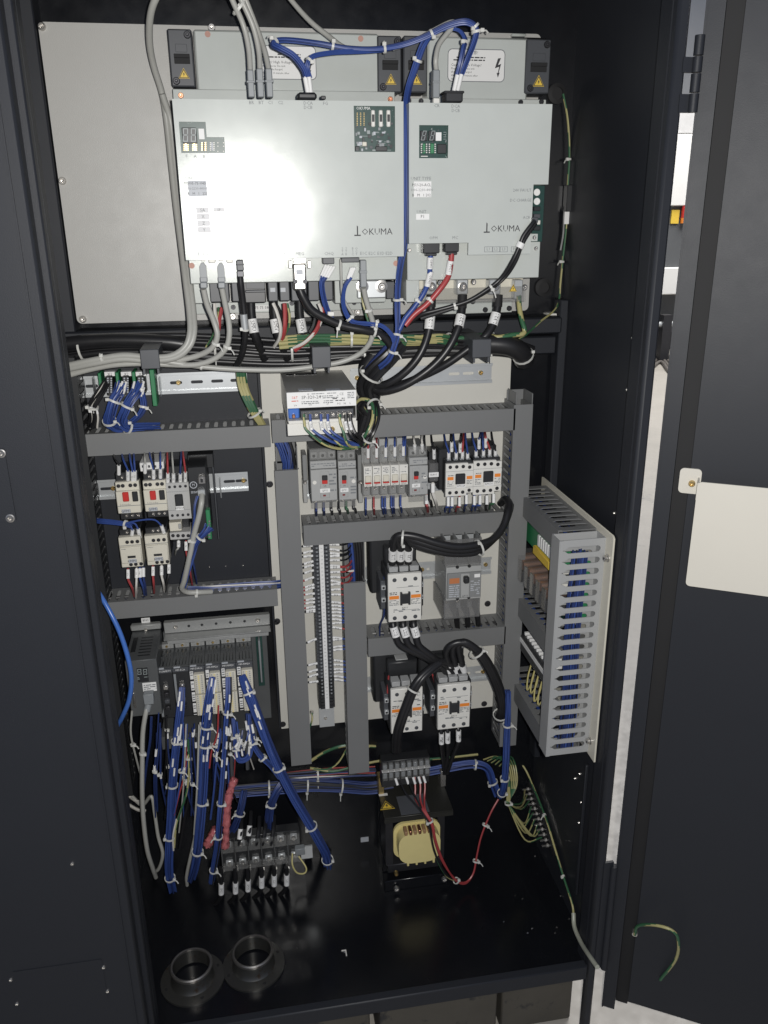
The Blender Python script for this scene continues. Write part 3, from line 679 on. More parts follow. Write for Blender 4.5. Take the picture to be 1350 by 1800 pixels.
bx('foot_flange', ZINC, ds, 742, 533, 900, 549, -.03, -.0202, .001)
for px, py in ((853, 544.5), (895, 542), (831, 530)): screw(ds, at(px, py, -.031), .0046, .003, DARKST)
# ================================================================ wiring ducts
def duct(label, O, ea, ew, ed, L, Wd, Dp, m=GREY, slots=(1, 1), pitch=.0147, cut=None, name='wiring_duct', cover=(0, 1), hw=.0036, ext=(.16, .80, .905), fill=None):
    O = Vector(O); ea = Vector(ea); ew = Vector(ew); ed = Vector(ed)
    t = thing(name, label, 'wiring duct', O, 'slotted grey wiring ducts')
    P = lambda a, w, d: O + ea * a + ew * w + ed * d
    b = MB(); b.add([P(a, w, d) for d in (0, .0018) for w in (0, Wd) for a in (0, L)], [(0, 2, 3, 1), (4, 5, 7, 6), (0, 1, 5, 4), (2, 6, 7, 3), (0, 4, 6, 2), (1, 3, 7, 5)]); b.build('base', m, t)
    n = int((L - .006) / pitch); off = (L - (n - 1) * pitch) / 2
    for k in (0, 1):
        w0 = 0 if k == 0 else Wd - .0016
        hs = []
        if slots[k]:
            for i in range(n):
                c = off + i * pitch; va = Dp * ext[0]; vb = Dp * ext[1]; h = hw; pts = []
                for j in range(7): a = PI + PI * j / 6; pts.append((c + h * math.cos(a), va + h + h * math.sin(a)))
                pts += [(c + h, vb - h * 1.2), (c + .0009, vb), (c + .0009, Dp * ext[2]), (c - .0009, Dp * ext[2]), (c - .0009, vb), (c - h, vb - h * 1.2)]
                hs.append(pts)
        MB().plate([(0, .0019), (L, .0019), (L, Dp - .002), (0, Dp - .002)], hs, w0, w0 + .0016, lambda u, v, w: P(u, w, v)).build('slotted_wall', m, t)
    c0, c1 = cover[0] * L, cover[1] * L
    b = MB()
    for (wa, wb, da, db) in ((-.0012, Wd + .0012, Dp - .0018, Dp), (-.0012, -.0001, Dp - .007, Dp - .0019), (Wd + .0001, Wd + .0012, Dp - .007, Dp - .0019)):
        b.add([P(a, w, d) for d in (da, db) for w in (wa, wb) for a in (c0, c1)], [(0, 2, 3, 1), (4, 5, 7, 6), (0, 1, 5, 4), (2, 6, 7, 3), (0, 4, 6, 2), (1, 3, 7, 5)])
    b.build('cover', m, t)
    if fill:
        cen = P(0, Wd * .5, Dp * .42); rr = min(Wd, Dp) * .36
        f = thing('duct_wires', fill, 'wires', cen, 'wires packed inside the ducts')
        for i in range(9):
            a0 = 2.4 * i; q0 = rr * math.sqrt((i + .4) / 9); pts = []
            for j in range(7):
                s_ = .01 + (L - .02) * j / 6; a1 = a0 + random.uniform(-.25, .25); pts.append(P(s_, Wd * .5 + q0 * math.cos(a1), Dp * .42 + q0 * math.sin(a1)))
            MB().tube(pts, .0026, 5).build('wire', (BLUE2, BCAB, BLUE, BCAB, BLUE2, BCAB, BLUE, BCAB, BCAB)[i], f)
    return t
def hduct(label, px0, py0, px1, py1, Yf=-.09, Yb=-.0295, **k):
    a = at(px0, py0, Yf); b = at(px1, py1, Yf); d = at(px0, py1 + (py0 - at_dy(px0, px1, py0)) * 0, Yf)
    return duct(label, (a.x, Yb, b.z), (1, 0, 0), (0, 0, 1), (0, -1, 0), b.x - a.x, k.pop('Wd', .037), Yb - Yf, **k)
def at_dy(a, b, c): return c
def vduct(label, pxl, pyt, pxr, pyb, Yf=-.09, Yb=-.0295, **k):
    a = at(pxl, pyt, Yf); b = at(pxr, pyt, Yf); c = at(pxl, pyb, Yf); w = b.x - a.x
    return duct(label, (a.x, Yb, c.z), (0, 0, 1), (1, 0, 0), (0, -1, 0), a.z - c.z, w, Yb - Yf, **k)
hduct('grey slotted wiring duct under the green terminal boards, above the motor breakers', 133, 762, 476.5, 784, Wd=.034, fill='wires inside the duct under the green terminal boards')
hduct('grey slotted wiring duct behind the white power supply, above the breaker row', 478, 755, 905, 755, Wd=.036, cover=(0, 1), fill='wires inside the duct behind the white power supply')
hduct('grey slotted wiring duct below the breaker row', 533, 921, 884, 933.5, Wd=.036, fill='wires inside the duct below the breaker row')
hduct('grey slotted wiring duct under the two small ivory contactors', 176, 1064, 489, 1063.5, Wd=.030, fill='wires inside the duct under the small ivory contactors')
hduct('grey slotted wiring duct between the big upper contactor and the lower contactors', 647, 1121, 888, 1131, Wd=.035, fill='wires inside the duct between upper and lower big contactors')
vduct('long grey wiring duct upright left of the terminal strip', 484, 828, 522.5, 1350, cover=(0, 1))
vduct('short open-topped duct stub above the long upright duct', 484, 786, 522.5, 827, Yf=-.075, slots=(1, 1), cover=(0, .01))
vduct('grey wiring duct upright between terminal strip and big contactors', 605, 1026, 641.5, 1362, cover=(0, 1))
vduct('short open duct stub at the top of the duct beside the terminal strip', 605, 956, 641, 1025, Yf=-.075, cover=(0, .01))
vduct('tall grey wiring duct upright beside the right-hand side plate', 905, 712, 936, 1310, hw=.0034, fill='wires inside the tall upright duct')
# left slotted duct along the side wall, seen edge-on
q = at(150, 650, -.09)
duct('black slotted wiring duct along the left side wall', (-.2845, -.0285, -1.02), (0, 0, 1), (1, 0, 0), (0, -1, 0), .82, .0255, .068, m=BPL, name='wiring_duct', hw=.0042)
# open end with bent ears above the tall upright duct
p = at(905, 712, -.09); b = MB()
for px in (905, 933): 
    q = at(px, 690, -.08); b.box(q.x, q.x + .0018, -.088, -.04, p.z, q.z, .0004)
b.box(p.x, p.x + .03, -.045, -.043, p.z, p.z + .018)
t = thing('duct_end', 'open end of the tall upright duct with its cover cut back', 'duct end', (p.x, -.05, p.z)); b.build('end_walls', GREY, t)
# ---------------- side plate with ducts on the right-hand wall
sp = thing('side_plate', 'cream side mounting plate on stand-off bolts against the right-hand wall', 'mounting plate', (.55, -.16, -.9))
SX = .550
ZA = atX(1079, 944, SX).z; ZB = atX(1041, 1336, SX).z
MB().plate([(-.002, ZB), (-.325, ZB), (-.325, ZA - .004), (-.320, ZA), (-.002, ZA)], [], SX, SX + .003, lambda u, v, w: (w, u, v)).build('plate', IVORY, sp)
for px, py in ((1069, 981), (1038, 1302)):
    q = atX(px, py, SX); MB().cyl((SX - .004, q.y, q.z), (XR, q.y, q.z), .0032, n=10).lathe((SX, q.y, q.z), (-1, 0, 0), [(.0068, 0), (.0068, .002), (.0052, .003), (.0052, .007), (.003, .008), (0, .008)], 12).build('standoff_bolt', STEEL, sp)
CX = .472
duct('light grey slotted duct upright on the side plate with blue wires inside', (SX, -.2993, ZB + .004), (0, 0, 1), (0, 1, 0), (-1, 0, 0), -.483 - ZB - .004, .032, SX - CX, m=GREYL, pitch=.0193, hw=.0052, ext=(.10, .875, .955))
for lab, za in (('topmost slotted duct on the side plate running into the cabinet', -.515), ('middle slotted duct on the side plate, between relay row and terminal strip', -.716), ('lowest slotted duct on the side plate', -.902)):
    duct(lab, (SX, -.262, za), (0, 1, 0), (0, 0, 1), (-1, 0, 0), .235, .034, SX - .484, pitch=.0212, hw=.0062, ext=(.10, .88, .95), fill='wires inside the ' + lab.split(' on ')[0])
bundle('duct_wires', 'blue wires packed inside the light grey side duct', 'wires', [(.515, -.283, -.51), (.512, -.284, -.65), (.516, -.283, -.78), (.513, -.284, -.885)], 26, .0013, .0135, [BLUE2, BLUE2, BLUE2, BLUE, BLUE2, BCAB, BLUE2], world=True, twist=.6, sides=5)
# relay board between top and middle side ducts
RCLEAR = mat('relay_clear_case', (.3, .3, .3), .08, alpha=.10)
rb = thing('relay_board', 'green relay board with six copper relays between side ducts', 'relay board', (.53, -.15, -.62))
MB().box(.528, .532, -.258, -.05, -.675, -.520).build('circuit_board', PCB, rb); MB().box(.532, SX, -.25, -.06, -.66, -.54).build('carrier', PCBG, rb)
MB().box(.500, .529, -.215, -.07, -.572, -.528, .001).build('terminal_body', PCBG, rb)
for i in range(6): MB().box(.497, .502, -.20 + i * .011, -.192 + i * .011, -.556, -.535, .0004).build('white_tag', PAPER, rb)
MB().box(.494, .501, -.205, -.125, -.575, -.560, .0005).build('yellow_strip', YELP, rb)
for i in range(6):
    y0 = -.238 + i * .031
    g = MB().box(.478, .527, y0, y0 + .022, -.640, -.592, .001).build('relay_case', RCLEAR, rb)
    MB().cyl((.484, y0 + .011, -.608), (.524, y0 + .011, -.606), .0098, n=14).build('coil', COPPER, g)
    MB().box(.480, .5265, y0 + .003, y0 + .019, -.6385, -.619, .0005).build('contact_block', BPL, g)
    MB().box(.479, .481, y0 + .004, y0 + .018, -.637, -.598).build('armature', STEEL, g)
for i in range(2): MB().box(.489, .527, -.2475 + i * .012, -.239 + i * .012, -.592 + i * .02, -.582 + i * .02, .001).build('plug', WHT, rb)
# terminal strip with yellow loops
ts = thing('terminal_strip', 'black terminal strip with white tag row and yellow wire loops on the side plate', 'terminal strip', (.53, -.15, -.78))
MB().box(.492, SX, -.235, -.085, -.792, -.758, .002).build('body', BPL, ts)
MB().box(.4905, .492, -.232, -.088, -.772, -.764).build('tag_strip', PAPER, ts)
for i in range(11):
    y0 = -.228 + i * .013; MB().box(.498, .540, y0, y0 + .006, -.758, -.752, .0005).build('terminal_tag', PAPER, ts)
for i in range(4):
    y0 = -.215 + i * .02; P = spline([(.500, y0, -.790), (.494, y0 - .004, -.82), (.488, y0 + .004, -.838 - .006 * (i % 2)), (.492, y0 + .014, -.82), (.500, y0 + .017, -.79)], 5)
    MB().tube(P, .0015, 6).build('wire_loop', YEL, ts)
# ================================================================ rails
def din(label, px0, py0, px1, py1, Y, slots=(), screws=(), h=.035):
    a = at(px0, py0, Y); b = at(px1, py1, Y); z1 = a.z; z0 = a.z - h
    t = thing('din_rail', label, 'mounting rail', ((a.x + b.x) / 2, Y, z0), 'steel mounting rails')
    B = MB(); zc = (z0 + z1) / 2
    hs = []
    for px in slots:
        x = at(px, py0, Y).x; hs.append(rrect(x - .010, x + .010, zc - .0026, zc + .0026, .0025, 3))
    B.plate([(a.x, zc - .0135), (b.x, zc - .0135), (b.x, zc + .0135), (a.x, zc + .0135)], hs, Y + .006, Y + .007, XZ)
    for s in (1, -1):
        B.box(a.x, b.x, Y, Y + .0068, zc + s * .0126, zc + s * .0136); B.box(a.x, b.x, Y, Y + .001, zc + s * .0137, zc + s * .0175)
    B.build('rail', ZINC2, t)
    for px in screws: x = at(px, py0, Y).x; screw(t, (x, Y + .006, zc), .0042, .003, BRASS)
    return t
din('mounting rail carrying the green terminal boards', 140, 662, 434, 662, -.036, (158, 308, 345, 381, 415), (312,))
din('short mounting rail behind the motor breakers and black converter', 163, 845, 436, 845, -.036, (184, 403, 424), (196, 428))
din('empty mounting rail beside the white power supply', 616, 648, 866, 648, -.038, (800, 825), (628, 755, 847))
din('mounting rail behind the breaker row', 531, 845, 882, 845, -.038, (), ())
din('mounting rail behind the big upper contactor', 643, 996, 864, 996, -.038, (760, 765), (743, 855))
din('mounting rail behind the two lower contactors', 645, 1190, 860, 1190, -.038, (820, 845), (850,))
# ================================================================ terminal boards (left, under the harness)
gb = thing('terminal_board', 'row of green terminal boards with white tags and blue wire looms', 'terminal board', at(220, 690, -.05))
for px0, px1, py0, py1 in ((171, 181, 656, 690), (202, 212, 655, 690), (231, 241, 654, 690), (262, 277, 650, 714)): bx('green_divider', PCBG, gb, px0, py0, px1, py1, -.075, -.037, .001)
for px0, s in ((183, 'X1'), (212, 'X2'), (238, 'X3')):
    k = bx('white_tag', PAPER, gb, px0, 654, px0 + 19, 661, -.074, -.06, .0003); ptxt(s, .0062, px0 + 10, 658, -.0746, INK, k)
    k = bx('connector', BPL, gb, px0 + 2, 662, px0 + 17, 695, -.085, -.04, .001)
    for r in range(7):
        for c in (5, 11): bx('contact', GPAPER, k, px0 + c, 664 + r * 4, px0 + c + 3, 666.5 + r * 4, -.0875, -.085, .0002)
for px in (164, 281): bx('end_stop', ZINC2, gb, px - 2, 664, px + 2, 698, -.060, -.036, .001)
# ================================================================ power supply
YP0 = -.21
ps = thing('power_supply', 'boxed switching power supply with terminal row and white foot plate', 'power supply', at(563, 740, -.12))
x0, x1, _, z1 = rc(503.5, 690.5, 626, 690, YP0); z0 = at(560, 738, YP0).z; zt_ = z1
MB().box(x0, x1, YP0 + .002, YW - .001, z1 - .0012, z1).box(x0, x0 + .0012, YP0 + .002, YW - .001, z0 - .002, z1 - .0013).box(x1 - .0012, x1, YP0 + .002, YW - .001, z0 - .002, z1 - .0013).box(x0 + .002, x1 - .002, YP0 + .03, YW - .001, z0, z0 + .03).build('casing', mat('grey_galvanised', (.36, .355, .335), .34, .12, bump=.1, bs=800, rv=.08), ps)
zl = at(560, 716, YP0).z
fp = MB().box(x0, x1, YP0, YP0 + .0018, zl, z1, .0004).build('name_plate', PAPER, ps); y = YP0 - .0003
txt('SP-320-24', .0072, (x0 + .022, y, z1 - .0085), INK, fp, al='LEFT'); txt('CE', .0056, (x0 + .083, y, z1 - .0055), GINK, fp)
txt('S&T', .0055, (x0 + .012, y, z1 - .0080), RINK, fp); smallprint(fp, x0 + .007, x0 + .018, z1 - .0145, z1 - .0118, y, 1, RINK, 1); smallprint(fp, x0 + .022, x0 + .075, z1 - .0045, z1 - .0022, y, 1, GINK)
smallprint(fp, x0 + .050, x0 + .078, z1 - .0115, z1 - .006, y, 2, GINK); smallprint(fp, x0 + .022, x0 + .07, z1 - .019, z1 - .0135, y, 2, GINK); smallprint(fp, x0 + .092, x1 - .003, z1 - .013, z1 - .0022, y, 4, GINK); smallprint(fp, x0 + .069, x0 + .088, z1 - .0165, z1 - .0105, y, 2, INK, .6)
for s, f in (('V+', .12), ('+V', .33), ('-V', .58), ('FG', .745), ('N', .83), ('L', .91)): txt(s, .0042, (x0 + (x1 - x0) * f, y, zl + .0042), INK, fp)
zs_ = at(560, 738, YP0).z
MB().box(x0 + .002, x1 - .002, YP0 + .030, YP0 + .032, zs_, zl).build('inner_panel', BPL, ps)
MB().box(x0 + .0015, x0 + .019, YP0 + .010, YP0 + .028, zs_ + .001, zl - .002, .002).build('potentiometer', BLUEL, ps); MB().box(x0 + .007, x0 + .012, YP0 + .004, YP0 + .010, zs_ + .003, zs_ + .009, .001).build('trimmer', COPPER, ps)
tb = MB().box(x0 + .020, x1 - .004, YP0 + .004, YP0 + .028, zs_ + .001, zl - .005, .001).build('terminal_block', BPL2, ps)
nT = 9; w = (x1 - x0 - .028) / nT
for i in range(nT):
    xc = x0 + .022 + (i + .5) * w
    MB().box(xc - w * .36, xc + w * .36, YP0 + .0015, YP0 + .006, zs_ + .003, zl - .008, .0005).build('terminal_plate', STEEL, tb); screw(tb, (xc, YP0 + .0015, (zs_ + zl) / 2 - .002), .0036, .002, STEEL)
zf = at(560, 764, YP0).z
MB().box(x0 - .001, x1 + .001, YP0 + .001, YP0 + .003, zf, zs_ - .0045, .0005).box(x0 + .001, x1 - .001, YP0 - .001, YP0 + .02, zs_ - .0045, zs_ + .0005, .0005).box(x0 + .001, x1 - .001, YP0 + .003, YW - .001, zf, zf + .0015).build('foot_plate', WHT, ps)
screw(ps, at(584, 754.5, YP0), .0042, .003, BRASS)
# silhouettes on the casing top: slotted vent and two pads
yv = [atZ(500 + i, 658, zt_).y for i in (0,)][0]
b = MB(); a_ = atZ(503, 660, zt_); c_ = atZ(557, 658, zt_)
for i in range(9):
    x = a_.x + (c_.x - a_.x) * (i + .5) / 9; b.box(x - .003, x + .003, a_.y - .004, a_.y + .012, zt_, zt_ + .0006)
b.build('vent', BPL, ps); screw(ps, (a_.x + .014, a_.y + .002, zt_ + .0006), .0025, .001, d=(0, 0, 1))
for px in (537, 585): q = atZ(px, 685, zt_); MB().box(q.x - .011, q.x + .011, q.y - .008, q.y + .008, zt_, zt_ + .0004).build('sticker', GPAPER, ps)
# ================================================================ control gear
def at_c(px0, py0, px1, py1, Y): x0, x1, z0, z1 = rc(px0, py0, px1, py1, Y); return x0, x1, z0, z1
def hole(par, x, y, z, r, m=None):
    MB().lathe((x, y, z), (0, -1, 0), [(r, -.001), (r, .0006), (r * .82, .0006), (r * .82, .00015), (r * .7, .0002), (0, .0002)], 14).build('terminal_screw', m or DARKST, par)
def motor_breaker(px0, py0, px1, py1, tag, lab):
    Y = -.118; x0, x1, z0, z1 = at_c(px0, py0, px1, py1, Y); w = x1 - x0; h = z1 - z0
    t = thing('motor_breaker', lab, 'circuit breaker', (x0, -.037, z0), 'motor breakers on the left rail')
    MB().box(x0 + .001, x1 - .001, -.105, -.0365, z0 - .014, z1 + .014, .001).build('body', BPL, t)
    f = MB().box(x0, x1 - .0004, Y + .006, -.090, z0, z1, .001).build('front', IVORY, t); MB().box(x0, x1 - .0004, Y, Y + .006, z0 + h * .02, z0 + h * .74, .0012).build('raised_face', IVORY, t)
    for i in (.13, .31, .63, .83): hole(t, x0 + w * i, Y + .006, z1 - h * .12, .0032)
    MB().box(x0 + w * .28, x0 + w * .54, Y - .004, Y, z0 + h * .42, z0 + h * .72, .001).build('stop_button', REDP, t)
    MB().box(x0 + w * .68, x0 + w * .92, Y - .003, Y, z0 + h * .40, z0 + h * .72, .001).build('start_button', BPL, t)
    MB().box(x0, x1 - .0004, Y - .0005, Y, z0 + h * .26, z0 + h * .275).build('seam', GINK, t); txt('Schneider', .0045, (x0 + w * .12, Y - .0003, z0 + h * .31), GINK, t, al='LEFT', name='brand_lettering')
    k = MB().box(x0 + w * .16, x0 + w * .54, Y - .0006, Y, z0 + h * .04, z0 + h * .16).build('tag', GPAPER, t); txt(tag, .006, (x0 + w * .35, Y - .0009, z0 + h * .10), INK, k)
    for i in (.3, .55, .8): screw(t, (x0 + w * i, -.105, z0 - .007), .003, .002); screw(t, (x0 + w * i, -.105, z1 + .006), .003, .002)
motor_breaker(201, 850, 249.5, 902, 'QFM1', 'ivory motor breaker tagged QFM1 with red and black buttons')
motor_breaker(249.7, 848, 296, 898.5, 'QFM2', 'ivory motor breaker tagged QFM2 with red and black buttons')
def contactor4(px0, py0, px1, py1, Y, tag, lab, front=WHT, orange=True, notch=True):
    x0, x1, z0, z1 = at_c(px0, py0, px1, py1, Y); w = x1 - x0; h = z1 - z0; yb = YW - .007
    t = thing('contactor', lab, 'contactor', (x0, yb, z0), 'four-pole contactors')
    MB().box(x0 - w * .12, x1 - .001, Y + .030, yb, z0 + h * .05, z1 + h * .32, .002).box(x0 + .001, x1 - .001, Y + .006, Y + .030, z0 + h * .03, z1 + h * .06, .001).build('body', BPL, t)
    MB().plate([(x0, z0), (x1 - w * .24, z0), (x1 - w * .24, z0 + h * .08), (x1, z0 + h * .08), (x1, z1 - h * .04), (x1 - w * .2, z1 - h * .04), (x1 - w * .2, z1), (x0, z1)] if notch else [(x0, z0), (x1, z0), (x1, z1), (x0, z1)], [], Y, Y + .006, XZ).build('front', front, t)
    for i in range(4):
        u = x0 + w * (.155 + .235 * i); dz = -h * .03 if (i == 3 and notch) else 0
        hole(t, u, Y, z1 - h * .10 + dz, w * .065); hole(t, u, Y, z0 + h * .11 - dz * 1.6, w * .065)
        MB().box(u - w * .07, u + w * .07, Y + .008, Y + .02, z1, z1 + h * .10, .0005).build('terminal', GPLUG, t); screw(t, (u, Y + .008, z1 + h * .05), .0025, .001)
    MB().box(x0 + w * .34, x0 + w * .70, Y - .004, Y, z0 + h * .36, z0 + h * .70, .0015).build('plunger_block', BPL, t)
    if orange:
        for u0, u1 in ((.06, .28), (.76, .97)):
            MB().box(x0 + w * u0, x0 + w * u1, Y - .0003, Y, z0 + h * .50, z0 + h * .60).build('orange_band', ORANGE, t); smallprint(t, x0 + w * u0, x0 + w * u1, z0 + h * .30, z0 + h * .48, Y - .0003, 4, GINK)
        smallprint(t, x0 + w * .08, x0 + w * .30, z0 + h * .62, z0 + h * .66, Y - .0003, 1)
    k = MB().box(x0 + w * .36, x0 + w * .70, Y - .0052, Y - .0042, z0 + h * .28, z0 + h * .385).build('tag', PAPER, t); txt(tag, h * .075, (x0 + w * .53, Y - .0056, z0 + h * .335), INK, k)
    for zc in (.25, .76): MB().box(x0, x1, Y - .0002, Y, z0 + h * zc, z0 + h * zc + .0005).build('seam', GINK, t)
    return t
contactor4(784, 816, 831, 870, -.122, 'KMC28', 'white contactor with orange bands tagged KMC28, beside the small tagged relay')
contactor4(833, 811, 880, 867, -.122, 'KMC31', 'white contactor with orange bands tagged KMC31, beside the tall upright duct')
contactor4(291, 850, 337, 911, -.112, 'KM50A', 'grey-white contactor with large black centre tagged KM50A', mat('grey_white_plastic', (.42, .42, .41), .42), False, False)
# overload block beneath it
t = thing('overload_relay', 'small ivory relay under the contactor tagged KM50A', 'relay', at(316, 935, -.07))
bx('upper_block', IVORY, t, 297, 919, 320, 933, -.105, -.0365, .001); bx('body', BPL, t, 298, 908, 336, 950, -.085, -.037, .002); bx('terminal_row', mat('pale_grey_plastic', (.42, .42, .41), .4), t, 298, 937, 336, 947, -.108, -.06, .001)
for i in range(4): q = at(304 + i * 9, 941.5, -.108); hole(t, q.x, q.y, q.z, .003)
bx('red_mark', REDP, t, 321, 930, 326, 934, -.087, -.085, 0); bx('dial', BGREY, t, 313, 921, 319, 930, -.107, -.105, .001)
def contactor3(px0, py0, px1, py1, tag, lab):
    Y = -.122; x0, x1, z0, z1 = at_c(px0, py0, px1, py1, Y); w = x1 - x0; h = z1 - z0
    t = thing('small_contactor', lab, 'contactor', (x0, -.027, z0), 'three-pole contactors')
    MB().box(x0 + .001, x1 - .0005, -.108, -.0275, z0 - h * .02, z1 + h * .20, .0015).build('body', BPL, t)
    MB().box(x0, x1 - .0004, Y + .004, -.085, z0, z1, .001).build('front', IVORY, t); MB().box(x0 + .001, x1 - .0014, Y, Y + .0039, z0 + h * .16, z0 + h * .70, .001).build('raised_face', IVORY, t)
    MB().box(x0, x1 - .0004, Y + .0035, Y + .004, z0 + h * .72, z0 + h * .735).build('seam', GINK, t); smallprint(t, x0 + w * .1, x0 + w * .34, z0 + h * .62, z0 + h * .66, Y - .0003, 1, GINK)
    MB().box(x0 + w * .34, x0 + w * .70, Y - .001, Y, z0 + h * .34, z0 + h * .41).build('indicator_slot', BPL, t)
    k = MB().box(x0 + w * .36, x0 + w * .72, Y - .0006, Y, z0 + h * .17, z0 + h * .30).build('tag', GPAPER, t); txt(tag, .0058, (x0 + w * .54, Y - .0009, z0 + h * .235), INK, k)
    for i in (.38, .6, .84): hole(t, x0 + w * i, Y + .004, z1 - h * .16, .0031); hole(t, x0 + w * (i + .05), Y + .004, z0 + h * .09, .0031); screw(t, (x0 + w * i, -.108, z1 + h * .10), .003, .002)
contactor3(207, 947, 252.5, 997, 'KMM1', 'small ivory contactor tagged KMM1 under the left motor breaker')
contactor3(253, 944, 299, 993, 'KMM2', 'small ivory contactor tagged KMM2 beside the overload relay')
t = thing('auxiliary_block', 'small white two-socket block above the motor breakers', 'contact block', at(268, 822, -.07)); bx('block', PAPER, t, 245, 814, 289, 827, -.092, -.0365, .001)
for px in (251, 262, 273, 283): bx('socket', BPL2, t, px - 2, 818, px + 2, 822, -.0925, -.092, 0)
# black converter with plugs
cv = thing('converter', 'black interface converter box with grey network lead and green terminal plug', 'converter', at(360, 880, -.08))
bx('case', BPL, cv, 329, 822, 372, 946, -.125, -.0365, .001); bx('side_flange', BPL2, cv, 372.5, 820, 386, 948, -.06, -.0365, .001); bx('top_plate', BPL, cv, 329, 800, 376, 822, -.06, -.0365, .001)
bx('socket', STEEL, cv, 348, 838, 361.5, 850.5, -.132, -.125, .001); bx('socket_hole', BPL, cv, 352, 841, 357, 848, -.1325, -.132, 0); bx('network_jack', ZINC2, cv, 347, 862, 361, 872, -.134, -.125, .001)
q = at(340, 852.5, -.1253); MB().lathe(q, (0, -1, 0), [(.0060, 0), (.0060, .0003), (.0048, .0003), (.0048, 0)], 20).build('logo_ring', GPAPER, cv); txt('M', .006, (q.x, -.1255, q.z), GPAPER, cv); smallprint(cv, q.x - .005, q.x + .006, q.z - .0145, q.z - .0105, -.1254, 2, GPAPER, 1)
k = bx('terminal_plug', PCBG, cv, 361, 897, 373, 948, -.140, -.1251, .001)
for i in range(6): bx('terminal_screw', STEEL, k, 366, 915 + i * 5.5, 370, 918 + i * 5.5, -.1415, -.14, .0004)
bx('rail_clip', ZINC2, cv, 385, 841, 390, 876, -.045, -.036, .001)
# breaker row
def breaker(px0, py0, px1, py1, tag, lab, poles, lever, Y=-.112, amp='5A'):
    x0, x1, z0, z1 = at_c(px0, py0, px1, py1, Y); w = x1 - x0; h = z1 - z0
    t = thing('circuit_breaker', lab, 'circuit breaker', (x0, YW - .008, z0), 'grey moulded breakers in the breaker row')
    MB().box(x0 + .0006, x1 - .0006, Y + .014, YW - .0075, z0 - h * .10, z1 + h * .24, .001).build('body', BGREY2, t)
    MB().box(x0, x1 - .0004, Y + .003, Y + .02, z1 - h * .20, z1, .001).build('upper_band', BGREY, t); smallprint(t, x0 + w * .05, x1 - w * .06, z1 - h * .15, z1 - h * .05, Y + .0027, 2, GINK, .6)
    MB().box(x0, x1 - .0004, Y, Y + .02, z0, z1 - h * .205, .001).build('front', BGREY, t)
    lx = x0 + w * lever; lw = min(.0085, w * .22)
    MB().box(lx - lw * .9, lx + lw * .9, Y - .001, Y, z0 + h * .08, z0 + h * .74, .0005).build('lever_plate', BGREY, t)
    MB().box(lx - lw * .55, lx + lw * .55, Y - .006, Y - .001, z0 + h * .54, z0 + h * .66, .001).build('toggle', BPL, t); MB().box(lx - lw * .55, lx + lw * .55, Y - .003, Y - .001, z0 + h * .44, z0 + h * .54, .0006).build('red_flag', REDP, t)
    txt(amp, .0042, (lx, Y - .0013, z0 + h * .38), INK, t)
    k = MB().box(lx - lw * 1.0, lx + lw * 1.0, Y - .0016, Y - .001, z0 + h * .22, z0 + h * .32).build('tag', PAPER, t); txt(tag, .0046, (lx, Y - .0019, z0 + h * .27), INK, k)
    MB().box(lx - .0035, lx + .001, Y - .0022, Y - .001, z0 + h * .125, z0 + h * .165).build('test_button', mat('dark_red%s' % tag, (.18, .03, .03), .4), t)
    sx = x0 + w * (.14 if lever > .4 and poles == 3 else .82); MB().lathe((sx, Y, z0 + h * .48), (0, -1, 0), [(.0034, 0), (.0034, .0004), (.0026, .0004), (.0026, .0001), (0, .0001)], 14).build('adjuster', WHT, t)
    smallprint(t, x0 + w * .58 if lever < .5 and poles == 3 else x0 + w * .64, x1 - w * .05, z0 + h * .14, z0 + h * .70, Y - .0003, 7, GINK, .6)
    for i in range(poles):
        u = x0 + w * (i + .5) / poles
        MB().box(u - w * .4 / poles, u + w * .4 / poles, Y + .010, Y + .014, z1 + h * .03, z1 + h * .20, .001).build('terminal_cell', BGREY, t); hole(t, u, Y + .010, z1 + h * .10, .0027, RUB)
        screw(t, (u, Y + .012, z0 - h * .05), .003, .002, STEEL)
    MB().box(x0, x1 - .0005, Y + .006, Y + .008, z1 + h * .01, z1 + h * .30, .001).build('terminal_cover', CLEAR, t); MB().box(x0, x1 - .0005, Y + .004, Y + .006, z0 - h * .20, z0 - .0006, .001).build('terminal_cover', CLEAR, t)
    return t
breaker(545, 812, 594, 879, 'QF52', 'grey three-pole breaker tagged QF52 in the breaker row', 3, .52)
breaker(594.2, 812, 628, 877.5, 'QF51', 'grey two-pole breaker tagged QF51 beside QF52', 2, .30, amp='1A')
breaker(720, 806, 752.5, 869, 'QF1', 'grey two-pole breaker tagged QF1 beside the five white fuse switches', 2, .34, amp='5A')
